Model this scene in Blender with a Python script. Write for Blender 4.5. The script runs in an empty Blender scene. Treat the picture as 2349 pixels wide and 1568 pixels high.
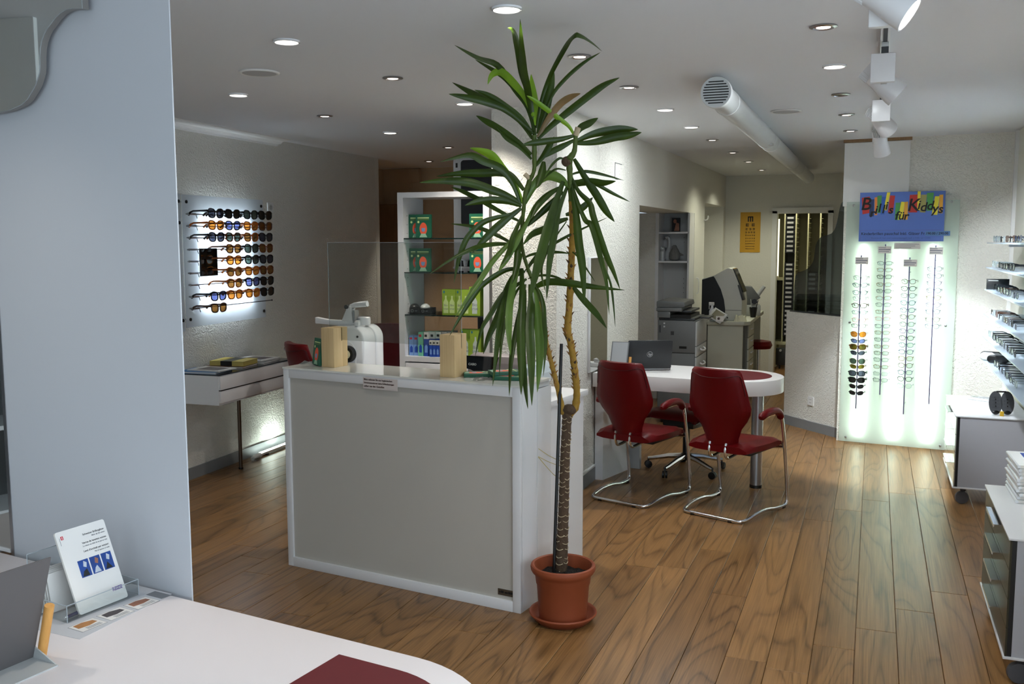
import bpy, bmesh, math, random
from mathutils import Vector, Matrix
random.seed(11)
SC = bpy.context.scene
COL = SC.collection
PI = math.pi
def rad(a): return a * PI / 180

# ------------------------------------------------------------------ camera
YAW, PITCH, ROLL, FOC = 0.364612, 0.106355, -0.002397, 2174.55
R_ = Vector((math.cos(YAW), math.sin(YAW), 0))
F_ = Vector((-math.sin(YAW) * math.cos(PITCH), math.cos(YAW) * math.cos(PITCH), -math.sin(PITCH)))
D_ = Vector((math.sin(YAW) * math.sin(PITCH), -math.cos(YAW) * math.sin(PITCH), -math.cos(PITCH)))
cr, sr = math.cos(ROLL), math.sin(ROLL)
right = R_ * cr - D_ * sr
down = R_ * sr + D_ * cr
cam = bpy.data.cameras.new('camera')
cam.sensor_fit = 'HORIZONTAL'
cam.sensor_width = 36
cam.lens = 36 * FOC / 2349
cam.clip_start = 0.05
cam_o = bpy.data.objects.new('camera', cam)
COL.objects.link(cam_o)
mw = Matrix.Identity(4)
for i in range(3):
    mw[i][0] = right[i]; mw[i][1] = -down[i]; mw[i][2] = -F_[i]
mw[2][3] = 1.72
cam_o.matrix_world = mw
SC.camera = cam_o

# ------------------------------------------------------------------ world, daylight, exposure
w = bpy.data.worlds.new('overcast_sky')
SC.world = w
w.use_nodes = True
w.node_tree.nodes['Background'].inputs[0].default_value = (0.72, 0.85, 1.0, 1)
w.node_tree.nodes['Background'].inputs[1].default_value = 1.0
DAY_W, LED_W, HALO_W = 32, 18, 5
TRACK_W = 100
STREET_W = 84
WIDE_W = 12
STOCK_FILL_W = 8
EXPOSURE = 0.0
da = bpy.data.lights.new('daylight', 'AREA')
da.shape = 'RECTANGLE'; da.size = 4.6; da.size_y = 1.9
da.energy = DAY_W; da.color = (0.78, 0.89, 1.0)
da_o = bpy.data.objects.new('daylight', da)
da_o.location = (-1.9, -2.36, 1.35)
da_o.rotation_euler = (rad(90), 0, 0)
COL.objects.link(da_o)
db = bpy.data.lights.new('street_daylight', 'AREA')
db.shape = 'RECTANGLE'; db.size = 4.4; db.size_y = 2.0
db.energy = STREET_W; db.color = (0.76, 0.88, 1.0)
db_o = bpy.data.objects.new('street_daylight', db)
db_o.location = (0.97, 0.35, 1.3)
db_o.rotation_euler = (rad(90), 0, rad(90))
COL.objects.link(db_o)
SC.view_settings.view_transform = 'Standard'
SC.view_settings.look = 'None'
SC.view_settings.gamma = 1
SC.view_settings.use_curve_mapping = False
SC.view_settings.exposure = EXPOSURE
SC.cycles.use_denoising = True
SC.cycles.max_bounces = 7
SC.cycles.diffuse_bounces = 3
SC.cycles.glossy_bounces = 3
SC.cycles.transmission_bounces = 4
SC.cycles.transparent_max_bounces = 12
SC.cycles.use_light_tree = False
SC.cycles.use_adaptive_sampling = True
SC.cycles.adaptive_threshold = 0.03
SC.cycles.sample_clamp_indirect = 40
SC.cycles.caustics_reflective = False
SC.cycles.caustics_refractive = False

# ------------------------------------------------------------------ materials
def lin(c):
    def f(x):
        x /= 255
        return x / 12.92 if x <= 0.04045 else ((x + 0.055) / 1.055) ** 2.4
    return (f(c[0]), f(c[1]), f(c[2]), 1)
MATS = {}
def mat(name, col=(200, 200, 200), rough=0.5, metal=0.0, spec=0.5, emit=None, es=0, coat=0, bump=None, var=0, vscale=6):
    if name in MATS: return MATS[name]
    m = bpy.data.materials.new(name); m.use_nodes = True
    nt = m.node_tree; b = nt.nodes['Principled BSDF']
    b.inputs['Base Color'].default_value = lin(col)
    b.inputs['Roughness'].default_value = rough
    b.inputs['Metallic'].default_value = metal
    b.inputs['Specular IOR Level'].default_value = spec
    if coat: b.inputs['Coat Weight'].default_value = coat; b.inputs['Coat Roughness'].default_value = 0.08
    if emit: b.inputs['Emission Color'].default_value = lin(emit); b.inputs['Emission Strength'].default_value = es
    if bump or var: tc = nt.nodes.new('ShaderNodeTexCoord')
    if bump:
        sc_, st_, di_ = bump
        n = nt.nodes.new('ShaderNodeTexNoise'); n.inputs['Scale'].default_value = sc_; n.inputs['Detail'].default_value = 3
        n.inputs['Distortion'].default_value = 1.2
        bp = nt.nodes.new('ShaderNodeBump'); bp.inputs['Strength'].default_value = st_; bp.inputs['Distance'].default_value = di_
        nt.links.new(tc.outputs['Object'], n.inputs['Vector'])
        nt.links.new(n.outputs['Fac'], bp.inputs['Height'])
        nt.links.new(bp.outputs['Normal'], b.inputs['Normal'])
    if var:
        n2 = nt.nodes.new('ShaderNodeTexNoise'); n2.inputs['Scale'].default_value = vscale; n2.inputs['Detail'].default_value = 4
        nt.links.new(tc.outputs['Object'], n2.inputs['Vector'])
        mx = nt.nodes.new('ShaderNodeMix'); mx.data_type = 'RGBA'
        c = lin(col)
        mx.inputs['A'].default_value = tuple(x * (1 - var) for x in c[:3]) + (1,)
        mx.inputs['B'].default_value = tuple(min(1, x * (1 + var)) for x in c[:3]) + (1,)
        nt.links.new(n2.outputs['Fac'], mx.inputs['Factor'])
        nt.links.new(mx.outputs['Result'], b.inputs['Base Color'])
    MATS[name] = m
    return m
def thin(name, tint=(240, 245, 245), gloss=0.08, rough=0.02, dens=0.0, dcol=(255, 255, 255)):
    """thin clear sheet: tinted see-through plus mirror gloss (and a little diffuse haze)"""
    if name in MATS: return MATS[name]
    m = bpy.data.materials.new(name); m.use_nodes = True
    nt = m.node_tree; nt.nodes.clear()
    o = nt.nodes.new('ShaderNodeOutputMaterial')
    t = nt.nodes.new('ShaderNodeBsdfTransparent'); t.inputs[0].default_value = lin(tint)
    g = nt.nodes.new('ShaderNodeBsdfGlossy'); g.inputs['Roughness'].default_value = rough
    lw = nt.nodes.new('ShaderNodeLayerWeight'); lw.inputs[0].default_value = 0.5
    ml = nt.nodes.new('ShaderNodeMath'); ml.operation = 'POWER'; ml.inputs[1].default_value = 3
    ad = nt.nodes.new('ShaderNodeMath'); ad.operation = 'ADD'; ad.inputs[1].default_value = gloss; ad.use_clamp = True
    mx = nt.nodes.new('ShaderNodeMixShader')
    nt.links.new(lw.outputs['Facing'], ml.inputs[0]); nt.links.new(ml.outputs[0], ad.inputs[0])
    nt.links.new(ad.outputs[0], mx.inputs[0]); nt.links.new(t.outputs[0], mx.inputs[1]); nt.links.new(g.outputs[0], mx.inputs[2])
    out = mx
    if dens:
        d = nt.nodes.new('ShaderNodeBsdfDiffuse'); d.inputs[0].default_value = lin(dcol)
        tl = nt.nodes.new('ShaderNodeBsdfTranslucent'); tl.inputs[0].default_value = lin(dcol)
        a2 = nt.nodes.new('ShaderNodeMixShader'); a2.inputs[0].default_value = 0.6
        nt.links.new(d.outputs[0], a2.inputs[1]); nt.links.new(tl.outputs[0], a2.inputs[2])
        m2 = nt.nodes.new('ShaderNodeMixShader'); m2.inputs[0].default_value = dens
        nt.links.new(mx.outputs[0], m2.inputs[1]); nt.links.new(a2.outputs[0], m2.inputs[2]); out = m2
    nt.links.new(out.outputs[0], o.inputs[0])
    MATS[name] = m
    return m
def emis(name, col, st, lamp=False):
    if name in MATS: return MATS[name]
    m = bpy.data.materials.new(name); m.use_nodes = True
    nt = m.node_tree; nt.nodes.clear()
    o = nt.nodes.new('ShaderNodeOutputMaterial'); e = nt.nodes.new('ShaderNodeEmission')
    e.inputs[0].default_value = lin(col); e.inputs[1].default_value = st
    nt.links.new(e.outputs[0], o.inputs[0]); MATS[name] = m
    if lamp: m.cycles.emission_sampling = 'NONE'   # its light comes from the lamp beside it
    return m
def plaster(name, col, strength=0.55, scale=34):
    m = bpy.data.materials.new(name); m.use_nodes = True
    nt = m.node_tree; b = nt.nodes['Principled BSDF']
    b.inputs['Base Color'].default_value = lin(col); b.inputs['Roughness'].default_value = 0.82
    b.inputs['Specular IOR Level'].default_value = 0.25
    tc = nt.nodes.new('ShaderNodeTexCoord')
    n = nt.nodes.new('ShaderNodeTexNoise'); n.inputs['Scale'].default_value = scale; n.inputs['Detail'].default_value = 2.5; n.inputs['Distortion'].default_value = 2.2
    bp = nt.nodes.new('ShaderNodeBump'); bp.inputs['Strength'].default_value = strength; bp.inputs['Distance'].default_value = 0.012
    nt.links.new(tc.outputs['Object'], n.inputs['Vector'])
    nt.links.new(n.outputs['Fac'], bp.inputs['Height']); nt.links.new(bp.outputs['Normal'], b.inputs['Normal'])
    MATS[name] = m
    return m
def wood(name, dark, light, ring=9.0, gscale=4.0, stretch=0.11, rough=0.38, tone=0.5, fiber=150, line=0.45, axis='Y'):
    """oak: cathedral grain from contour lines of a stretched noise, each plank its own piece of the log"""
    m = bpy.data.materials.new(name); m.use_nodes = True
    nt = m.node_tree; b = nt.nodes['Principled BSDF']; N = nt.nodes.new; Lk = nt.links.new
    tc = N('ShaderNodeTexCoord'); oi = N('ShaderNodeObjectInfo')
    rv = N('ShaderNodeVectorMath'); rv.operation = 'SCALE'; rv.inputs[0].default_value = (31.7, 17.3, 53.1)
    Lk(oi.outputs['Random'], rv.inputs['Scale'])
    sv = N('ShaderNodeVectorMath'); sv.operation = 'MULTIPLY'
    sv.inputs[1].default_value = (1, stretch, 1) if axis == 'Y' else (1, 1, stretch)
    Lk(tc.outputs['Object'], sv.inputs[0])
    av = N('ShaderNodeVectorMath'); av.operation = 'ADD'
    Lk(sv.outputs[0], av.inputs[0]); Lk(rv.outputs[0], av.inputs[1])
    n1 = N('ShaderNodeTexNoise'); n1.inputs['Scale'].default_value = gscale; n1.inputs['Detail'].default_value = 2.2; n1.inputs['Roughness'].default_value = 0.45; n1.inputs['Distortion'].default_value = 0.35
    Lk(av.outputs[0], n1.inputs['Vector'])
    mu = N('ShaderNodeMath'); mu.operation = 'MULTIPLY'; mu.inputs[1].default_value = ring
    Lk(n1.outputs['Fac'], mu.inputs[0])
    pp = N('ShaderNodeMath'); pp.operation = 'FRACT'; Lk(mu.outputs[0], pp.inputs[0])
    cr_ = N('ShaderNodeValToRGB'); e = cr_.color_ramp.elements
    e[0].position = 0.0; e[0].color = (0, 0, 0, 1); e[1].position = 0.16; e[1].color = (0.9, 0.9, 0.9, 1)
    e2 = cr_.color_ramp.elements.new(0.6); e2.color = (1, 1, 1, 1); e3 = cr_.color_ramp.elements.new(0.9); e3.color = (0.55, 0.55, 0.55, 1)
    e4 = cr_.color_ramp.elements.new(1.0); e4.color = (0, 0, 0, 1)
    Lk(pp.outputs[0], cr_.inputs[0])
    fv = N('ShaderNodeVectorMath'); fv.operation = 'MULTIPLY'; fv.inputs[1].default_value = (fiber, 3.0, fiber) if axis == 'Y' else (fiber, fiber, 3.0)
    Lk(tc.outputs['Object'], fv.inputs[0])
    fa = N('ShaderNodeVectorMath'); fa.operation = 'ADD'; Lk(fv.outputs[0], fa.inputs[0]); Lk(rv.outputs[0], fa.inputs[1])
    n2 = N('ShaderNodeTexNoise'); n2.inputs['Scale'].default_value = 1.0; n2.inputs['Detail'].default_value = 2
    Lk(fa.outputs[0], n2.inputs['Vector'])
    mx = N('ShaderNodeMix'); mx.data_type = 'RGBA'; mx.inputs['A'].default_value = lin(dark); mx.inputs['B'].default_value = lin(light)
    s1 = N('ShaderNodeMath'); s1.operation = 'MULTIPLY_ADD'; s1.inputs[1].default_value = line; Lk(cr_.outputs[0], s1.inputs[0])
    s2 = N('ShaderNodeMath'); s2.operation = 'MULTIPLY_ADD'; s2.inputs[1].default_value = 0.7; s2.inputs[2].default_value = 0.27 - line; Lk(n2.outputs['Fac'], s2.inputs[0])
    Lk(s2.outputs[0], s1.inputs[2])
    s3 = N('ShaderNodeMath'); s3.operation = 'MULTIPLY_ADD'; s3.inputs[1].default_value = tone; s3.use_clamp = True
    r2 = N('ShaderNodeMath'); r2.operation = 'SUBTRACT'; r2.inputs[1].default_value = 0.5; Lk(oi.outputs['Random'], r2.inputs[0])
    Lk(r2.outputs[0], s3.inputs[0]); Lk(s1.outputs[0], s3.inputs[2])
    Lk(s3.outputs[0], mx.inputs['Factor']); Lk(mx.outputs['Result'], b.inputs['Base Color'])
    b.inputs['Roughness'].default_value = rough; b.inputs['Specular IOR Level'].default_value = 0.36
    bp = N('ShaderNodeBump'); bp.inputs['Strength'].default_value = 0.12; bp.inputs['Distance'].default_value = 0.002
    Lk(s1.outputs[0], bp.inputs['Height']); Lk(bp.outputs['Normal'], b.inputs['Normal'])
    MATS[name] = m
    return m
plaster('plaster_white', (226, 224, 216), 0.95)
plaster('plaster_soft', (224, 222, 214), 0.3, 40)
plaster('plaster_warm_tint', (205, 180, 148), 0.3, 40)  # tan carries the warm light on the alcove walls in the colour
mat('ceiling_white', (224, 226, 230), 0.9, bump=(90, 0.05, 0.004))
mat('white_lacquer', (226, 226, 228), 0.32, bump=(220, 0.02, 0.002))
mat('white_gloss', (232, 234, 238), 0.12, coat=0.6)
mat('white_matt', (228, 228, 226), 0.6, var=0.03)
mat('panel_white', (192, 195, 202), 0.55, bump=(400, 0.05, 0.001))
mat('grey_front', (188, 184, 176), 0.35, var=0.03, vscale=3)
mat('skirting_grey', (128, 130, 132), 0.5, var=0.05)
mat('black', (10, 10, 11), 0.4)
mat('black_gloss', (6, 6, 8), 0.1)
mat('dark_grey', (52, 54, 56), 0.45)
mat('mid_grey', (120, 122, 124), 0.45, var=0.03)
mat('light_grey', (188, 190, 190), 0.4)
mat('chrome', (225, 225, 228), 0.12, 1.0)
mat('steel', (175, 175, 178), 0.3, 1.0)
mat('red_leather', (96, 1, 6), 0.42, spec=0.22, coat=0.03, bump=(160, 0.08, 0.002))
mat('red_linoleum', (96, 8, 20), 0.6, var=0.06, vscale=40)
mat('terracotta', (142, 68, 36), 0.62, var=0.1, vscale=14)
mat('soil', (26, 18, 14), 0.95, bump=(70, 1.0, 0.02), var=0.5, vscale=60)
mat('bark', (80, 62, 46), 0.9, bump=(60, 0.8, 0.008), var=0.35, vscale=40)
mat('bark_scar', (186, 170, 140), 0.85, var=0.25, vscale=60)
mat('stem_yellow', (158, 122, 42), 0.7, bump=(80, 0.5, 0.004), var=0.3, vscale=45)
mat('stem_husk', (150, 108, 52), 0.85, var=0.35, vscale=50)
mat('paper', (226, 222, 218), 0.7)
mat('paper_grey', (196, 196, 200), 0.7)
mat('green_box', (20, 92, 66), 0.5, var=0.06)
mat('green_dark', (10, 48, 38), 0.5)
mat('orange_print', (232, 92, 60), 0.55)
mat('print_dark', (16, 16, 20), 0.6)
mat('print_grey', (118, 120, 124), 0.6)
mat('lime_box', (142, 170, 52), 0.5, var=0.05)
mat('lime_pale', (206, 222, 150), 0.5)
mat('blue_box', (28, 72, 170), 0.45, var=0.08)
mat('pale_blue_box', (120, 158, 214), 0.5, var=0.05)
mat('mint_box', (112, 190, 160), 0.5, var=0.05)
mat('mirror', (210, 214, 212), 0.02, 1.0)
mat('mirror_dim', (150, 155, 152), 0.04, 1.0)
mat('sign_blue', (88, 120, 200), 0.45, var=0.03)
wood('oak_plank', (58, 36, 14), (170, 126, 78), ring=21, gscale=2.7, stretch=0.12, rough=0.3, tone=0.24, line=0.31)
wood('birch_block', (176, 144, 98), (222, 196, 150), ring=3.0, gscale=6, stretch=0.1, rough=0.6, tone=0.15, fiber=120, line=0.2, axis='Z')
wood('oak_dowel', (190, 128, 60), (226, 168, 96), ring=3.0, gscale=8, stretch=0.1, rough=0.5, tone=0.1, line=0.3, axis='Z')
wood('brown_door', (120, 92, 62), (160, 128, 92), ring=3.0, gscale=5, stretch=0.1, rough=0.6, tone=0.1, line=0.25, axis='Z')
thin('clear_acrylic', (248, 250, 250), 0.04)
thin('clear_glass', (226, 240, 236), 0.06)
thin('smoked_glass', (176, 186, 190), 0.13)
thin('frosted_acrylic', (235, 245, 240), 0.05, 0.15, dens=0.66, dcol=(240, 248, 242))
thin('opal_acrylic', (235, 240, 245), 0.04, 0.2, dens=0.8, dcol=(238, 242, 246))
thin('lens_clear', (246, 250, 248), 0.07)

# ------------------------------------------------------------------ mesh builder
class MB:
    def __init__(self): self.v = []; self.f = []
    def add(self, vs, fs, M=None):
        o = len(self.v)
        for p in vs:
            p = Vector(p)
            if M is not None: p = M @ p
            self.v.append((p.x, p.y, p.z))
        self.f += [tuple(i + o for i in q) for q in fs]
        return self
    def box(self, x0, x1, y0, y1, z0, z1, M=None):
        vs = [(x, y, z) for z in (z0, z1) for y in (y0, y1) for x in (x0, x1)]
        return self.add(vs, [(0, 2, 3, 1), (4, 5, 7, 6), (0, 1, 5, 4), (1, 3, 7, 5), (3, 2, 6, 7), (2, 0, 4, 6)], M)
    def prism(self, poly, z0, z1, M=None):
        n = len(poly)
        vs = [(x, y, z0) for x, y in poly] + [(x, y, z1) for x, y in poly]
        fs = [tuple(range(n - 1, -1, -1)), tuple(range(n, 2 * n))] + [(i, (i + 1) % n, n + (i + 1) % n, n + i) for i in range(n)]
        return self.add(vs, fs, M)
    def tube(self, pts, r, n=8, closed=False, cap=True, M=None):
        P = [Vector(p[:3]) for p in pts]; m = len(P)
        rs = r if isinstance(r, (list, tuple)) else [r] * m
        vs = []; up = None
        for i in range(m):
            if closed: t = P[(i + 1) % m] - P[i - 1]
            else: t = P[min(i + 1, m - 1)] - P[max(i - 1, 0)]
            t = t.normalized() if t.length > 1e-9 else Vector((0, 0, 1))
            if up is None:
                up = Vector((0, 0, 1)) if abs(t.z) < 0.9 else Vector((1, 0, 0))
            a = t.cross(up)
            if a.length < 1e-6: a = t.cross(Vector((0, 1, 0.3)))
            a.normalize(); b2 = a.cross(t).normalized(); up = b2
            for k in range(n):
                an = 2 * PI * k / n
                vs.append(P[i] + (a * math.cos(an) + b2 * math.sin(an)) * rs[i])
        fs = []
        for i in range(m if closed else m - 1):
            j = (i + 1) % m
            for k in range(n):
                k2 = (k + 1) % n
                fs.append((i * n + k, i * n + k2, j * n + k2, j * n + k))
        if not closed and cap:
            fs.append(tuple(range(n - 1, -1, -1))); fs.append(tuple((m - 1) * n + k for k in range(n)))
        return self.add(vs, fs, M)
    def cyl(self, p0, p1, r, n=20, r2=None, M=None):
        return self.tube([p0, p1], [r, r if r2 is None else r2], n, M=M)
    def lathe(self, prof, c=(0, 0, 0), n=28, M=None, caps=True):
        vs = []; m = len(prof)
        for r, z in prof:
            for k in range(n):
                a = 2 * PI * k / n
                vs.append((c[0] + r * math.cos(a), c[1] + r * math.sin(a), c[2] + z))
        fs = []
        for i in range(m - 1):
            for k in range(n):
                k2 = (k + 1) % n
                fs.append((i * n + k, i * n + k2, (i + 1) * n + k2, (i + 1) * n + k))
        if caps:
            fs.append(tuple(range(n - 1, -1, -1))); fs.append(tuple((m - 1) * n + k for k in range(n)))
        return self.add(vs, fs, M)
    def ball(self, c, rx, ry=None, rz=None, n=14, m=9, M=None):
        ry = rx if ry is None else ry; rz = rx if rz is None else rz
        prof = []
        vs = [(c[0], c[1], c[2] - rz)]
        for i in range(1, m):
            a = PI * i / m
            for k in range(n):
                b2 = 2 * PI * k / n
                vs.append((c[0] + rx * math.sin(a) * math.cos(b2), c[1] + ry * math.sin(a) * math.sin(b2), c[2] - rz * math.cos(a)))
        vs.append((c[0], c[1], c[2] + rz)); L = len(vs) - 1
        fs = [(0, 1 + (k + 1) % n, 1 + k) for k in range(n)]
        for i in range(m - 2):
            for k in range(n):
                k2 = (k + 1) % n
                fs.append((1 + i * n + k, 1 + i * n + k2, 1 + (i + 1) * n + k2, 1 + (i + 1) * n + k))
        fs += [(L, 1 + (m - 2) * n + k, 1 + (m - 2) * n + (k + 1) % n) for k in range(n)]
        return self.add(vs, fs, M)
    def mesh(self, name, bevel=0, seg=2, smooth=True, angle=0.7):
        me = bpy.data.meshes.new(name)
        me.from_pydata(self.v, [], self.f); me.update()
        if bevel:
            bm = bmesh.new(); bm.from_mesh(me)
            bmesh.ops.recalc_face_normals(bm, faces=bm.faces)
            ed = [e for e in bm.edges if len(e.link_faces) == 2 and e.calc_face_angle(0) > 0.5]
            bmesh.ops.bevel(bm, geom=ed, offset=bevel, segments=seg, affect='EDGES', profile=0.5, clamp_overlap=True)
            bm.to_mesh(me); bm.free()
        else:
            bm = bmesh.new(); bm.from_mesh(me); bmesh.ops.recalc_face_normals(bm, faces=bm.faces); bm.to_mesh(me); bm.free()
        if smooth:
            me.polygons.foreach_set('use_smooth', [True] * len(me.polygons))
            me.set_sharp_from_angle(angle=angle)
        return me
    def build(self, name, m, parent=None, bevel=0, seg=2, smooth=True, angle=0.7):
        return obj(name, self.mesh(name, bevel, seg, smooth, angle), m, parent)
def obj(name, me, m=None, parent=None):
    if m is not None:
        me.materials.clear(); me.materials.append(MATS[m] if isinstance(m, str) else m)
    o = bpy.data.objects.new(name, me); COL.objects.link(o)
    if parent is not None: o.parent = parent
    return o
def tag(o, label=None, cat=None, group=None, kind=None):
    if label: o['label'] = label
    if cat: o['category'] = cat
    if group: o['group'] = group
    if kind: o['kind'] = kind
    return o
def thing(name, label, cat, loc=(0, 0, 0), rz=0, group=None):
    o = bpy.data.objects.new(name, None); COL.objects.link(o)
    o.empty_display_size = 0.05
    o.location = loc; o.rotation_euler = (0, 0, rz)
    return tag(o, label, cat, group)
def struct(name, mb, m, parent=None, bevel=0, **k):
    o = mb.build(name, m, parent, bevel, smooth=False, **k)
    if parent is None: o['kind'] = 'structure'
    return o
def share(name, me, m, parent, loc=(0, 0, 0), rot=(0, 0, 0)):
    """another object on the same mesh, its material on the object"""
    if not me.materials: me.materials.append(None)
    o = bpy.data.objects.new(name, me); COL.objects.link(o)
    o.material_slots[0].link = 'OBJECT'; o.material_slots[0].material = MATS[m] if isinstance(m, str) else m
    o.parent = parent; o.location = loc; o.rotation_euler = rot
    return o
def copy_tree(o, parent=None):
    c = o.copy(); COL.objects.link(c); c.parent = parent
    for ch in [x for x in bpy.data.objects if x.parent == o]: copy_tree(ch, c)
    return c
def rrect(x0, x1, y0, y1, r, n=5):
    P = []
    for cx, cy, a0 in ((x1 - r, y1 - r, 0), (x0 + r, y1 - r, PI / 2), (x0 + r, y0 + r, PI), (x1 - r, y0 + r, 1.5 * PI)):
        for i in range(n + 1):
            a = a0 + PI / 2 * i / n
            P.append((cx + r * math.cos(a), cy + r * math.sin(a)))
    return P
_txt = {}
def lettering(name, s, size, m, parent, M, align='CENTER', shear=0.0, bold=0.0, ext=0.0004):
    """flat print: letters as a thin mesh in the local XY plane of M"""
    key = (s, round(size, 5), align, shear, bold, ext)
    if key not in _txt:
        cu = bpy.data.curves.new('letters', 'FONT'); cu.body = s; cu.size = size; cu.align_x = align; cu.align_y = 'CENTER'
        cu.shear = shear; cu.offset = bold; cu.extrude = ext; cu.resolution_u = 3
        t = bpy.data.objects.new('letters', cu); COL.objects.link(t)
        dg = bpy.context.evaluated_depsgraph_get(); dg.update()
        me = bpy.data.meshes.new_from_object(t.evaluated_get(dg)); me.name = 'letters'
        me.materials.clear(); me.materials.append(None)
        bpy.data.objects.remove(t); bpy.data.curves.remove(cu)
        _txt[key] = me
    o = share(name, _txt[key], m, parent); o.matrix_local = M
    return o
def T(x=0, y=0, z=0): return Matrix.Translation((x, y, z))
def RX(a): return Matrix.Rotation(a, 4, 'X')
def RY(a): return Matrix.Rotation(a, 4, 'Y')
def RZ(a): return Matrix.Rotation(a, 4, 'Z')
FRONT = RX(PI / 2)          # text plane facing -Y
ORD = ['first', 'second', 'third', 'fourth', 'fifth', 'sixth', 'seventh', 'eighth', 'ninth', 'tenth', 'eleventh', 'twelfth',
       'thirteenth', 'fourteenth', 'fifteenth', 'sixteenth', 'seventeenth', 'eighteenth', 'nineteenth', 'twentieth']
ANG = -0.1377               # the fittings' cross direction, turned 7.9 degrees from the planks
CEIL = 2.55

# ================================================================== THE SETTING
# ---- floor: one plank = one object under the floor
fl = struct('floor', MB().box(-5.6, 1.3, -2.6, 14.6, -0.08, -0.012), 'oak_plank')
PW = 0.1675
JOINTS = {-1: (4.08, 6.29), 0: (4.35, 6.58), 1: (4.66,), 2: (4.96,), 3: (5.27,), -3: (5.71,), -2: (3.81, 6.0), -5: (5.22,), -7: (4.82,), -6: (4.86,), -18: (3.98,), -10: (3.72,)}
rp = random.Random(4)
_pl = {}
def plank(x, y0, y1):
    L = round((y1 - y0) * 20) / 20
    if L not in _pl:
        g = 0.0009; c = 0.0016
        me = MB().box(-PW / 2 + g, PW / 2 - g, -L / 2 + g, L / 2 - g, -0.012, 0).mesh('plank', 0, smooth=False)
        bm = bmesh.new(); bm.from_mesh(me)
        ed = [e for e in bm.edges if all(v.co.z > -0.001 for v in e.verts)]
        bmesh.ops.bevel(bm, geom=ed, offset=c, segments=1, affect='EDGES'); bm.to_mesh(me); bm.free()
        me.materials.append(MATS['oak_plank']); _pl[L] = me
    o = bpy.data.objects.new('plank', _pl[L]); COL.objects.link(o); o.parent = fl
    o.location = (x, (y0 + y1) / 2, 0)
for k in range(-28, 6):
    x = -0.021 + (k + 0.5) * PW
    ys = sorted(JOINTS.get(k, (3.0 + rp.uniform(0, 1.9),)))
    j = list(ys)
    while j[0] > 1.6: j.insert(0, j[0] - rp.choice((1.6, 1.85, 2.1, 2.2)))
    top = 9.9 if -28 <= k < -11 else 12.9
    while j[-1] < top: j.append(j[-1] + rp.choice((1.6, 1.85, 2.1, 2.2)))
    j = [round(a * 20) / 20 for a in j]
    plank(x, -2.5, j[0])
    for a, b in zip(j, j[1:]): plank(x, a, b)
# ---- ceiling
struct('ceiling', MB().box(-5.6, 1.3, -2.6, 14.6, CEIL, CEIL + 0.12), 'ceiling_white')
# ---- left wall, turned 2.65 degrees, with crown moulding and skirting
LWA = math.atan2(0.9989, -0.0463)
LWO = (-4.593, 5.445, 0)
def lw(name, mb, m):
    o = struct(name, mb, m); o.location = LWO; o.rotation_euler = (0, 0, LWA); return o
lw('wall_left', MB().box(-8.2, 3.15, 0, 0.2, 0, CEIL), 'plaster_white')
lw('baseboard_left', MB().prism([(-8.0, 0.001), (-8.0, -0.012), (3.15, -0.012), (3.15, 0.001)], 0, 0.085), 'skirting_grey')
crown = [(0.0, 2.50), (-0.012, 2.50), (-0.018, 2.512), (-0.045, 2.517), (-0.06, 2.53), (-0.075, 2.535), (-0.135, 2.543), (-0.14, 2.5499), (0.0, 2.5499)]
cm = MB(); vs = []
for x in (-8.1, 1.30): vs += [(x, y, z) for y, z in crown]
n = len(crown)
cm.add(vs, [tuple(range(n)), tuple(range(2 * n - 1, n - 1, -1))] + [(i, n + i, n + (i + 1) % n, (i + 1) % n) for i in range(n)])
lw('trim_1', cm, 'white_matt')
# ---- alcove behind the counter
struct('wall_alcove_return', MB().box(-5.4, -4.735, 8.55, 8.62, 0, CEIL), 'plaster_soft')
struct('wall_alcove_left', MB().box(-5.6, -5.4, 8.4, 10.2, 0, CEIL), 'plaster_warm_tint')
struct('wall_alcove_back', MB().box(-5.6, -2.5, 9.95, 10.1, 0, CEIL), 'plaster_warm_tint')
struct('trim_2', MB().box(-4.86, -4.79, 8.62, 8.68, 0, 2.5), 'white_matt')
# ---- the pier and the long wall beside the desk, with its two openings
struct('wall_pier', MB().prism([(-1.85, 5.63), (-1.85, 7.84), (-2.31, 7.84), (-2.31, 5.695)], 0, CEIL), 'plaster_white')
struct('wall_mid_header', MB().box(-2.31, -1.85, 7.84, 10.15, 2.012, CEIL), 'plaster_soft')
struct('wall_niche_back', MB().box(-2.72, -2.6, 7.8, 10.3, 0, CEIL), 'plaster_soft')
struct('wall_niche_near', MB().box(-2.62, -2.31, 7.78, 7.84, 0, CEIL), 'plaster_soft')
struct('wall_niche_end', MB().box(-2.62, -2.215, 10.15, 10.45, 0, 2.012), 'plaster_white')
struct('wall_mid_far', MB().box(-2.31, -1.85, 10.44, 11.08, 0, CEIL).box(-2.31, -1.85, 10.15, 10.44, 2.012, CEIL), 'plaster_soft')
struct('wall_mid_lintel', MB().box(-2.31, -1.85, 11.08, 12.52, 2.15, CEIL), 'plaster_soft')
struct('wall_recess_back', MB().box(-2.4, -2.3, 11.0, 12.8, 0, CEIL), 'plaster_soft')
struct('wall_mid_end', MB().box(-2.31, -1.85, 12.52, 12.72, 0, CEIL), 'plaster_soft')
struct('baseboard_mid', MB().box(-1.8502, -1.836, 5.63, 7.84, 0, 0.1), 'skirting_grey')
struct('trim_3', MB().box(-1.8502, -1.834, 5.63, 6.5, 0.1, 0.112), 'white_matt')
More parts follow.
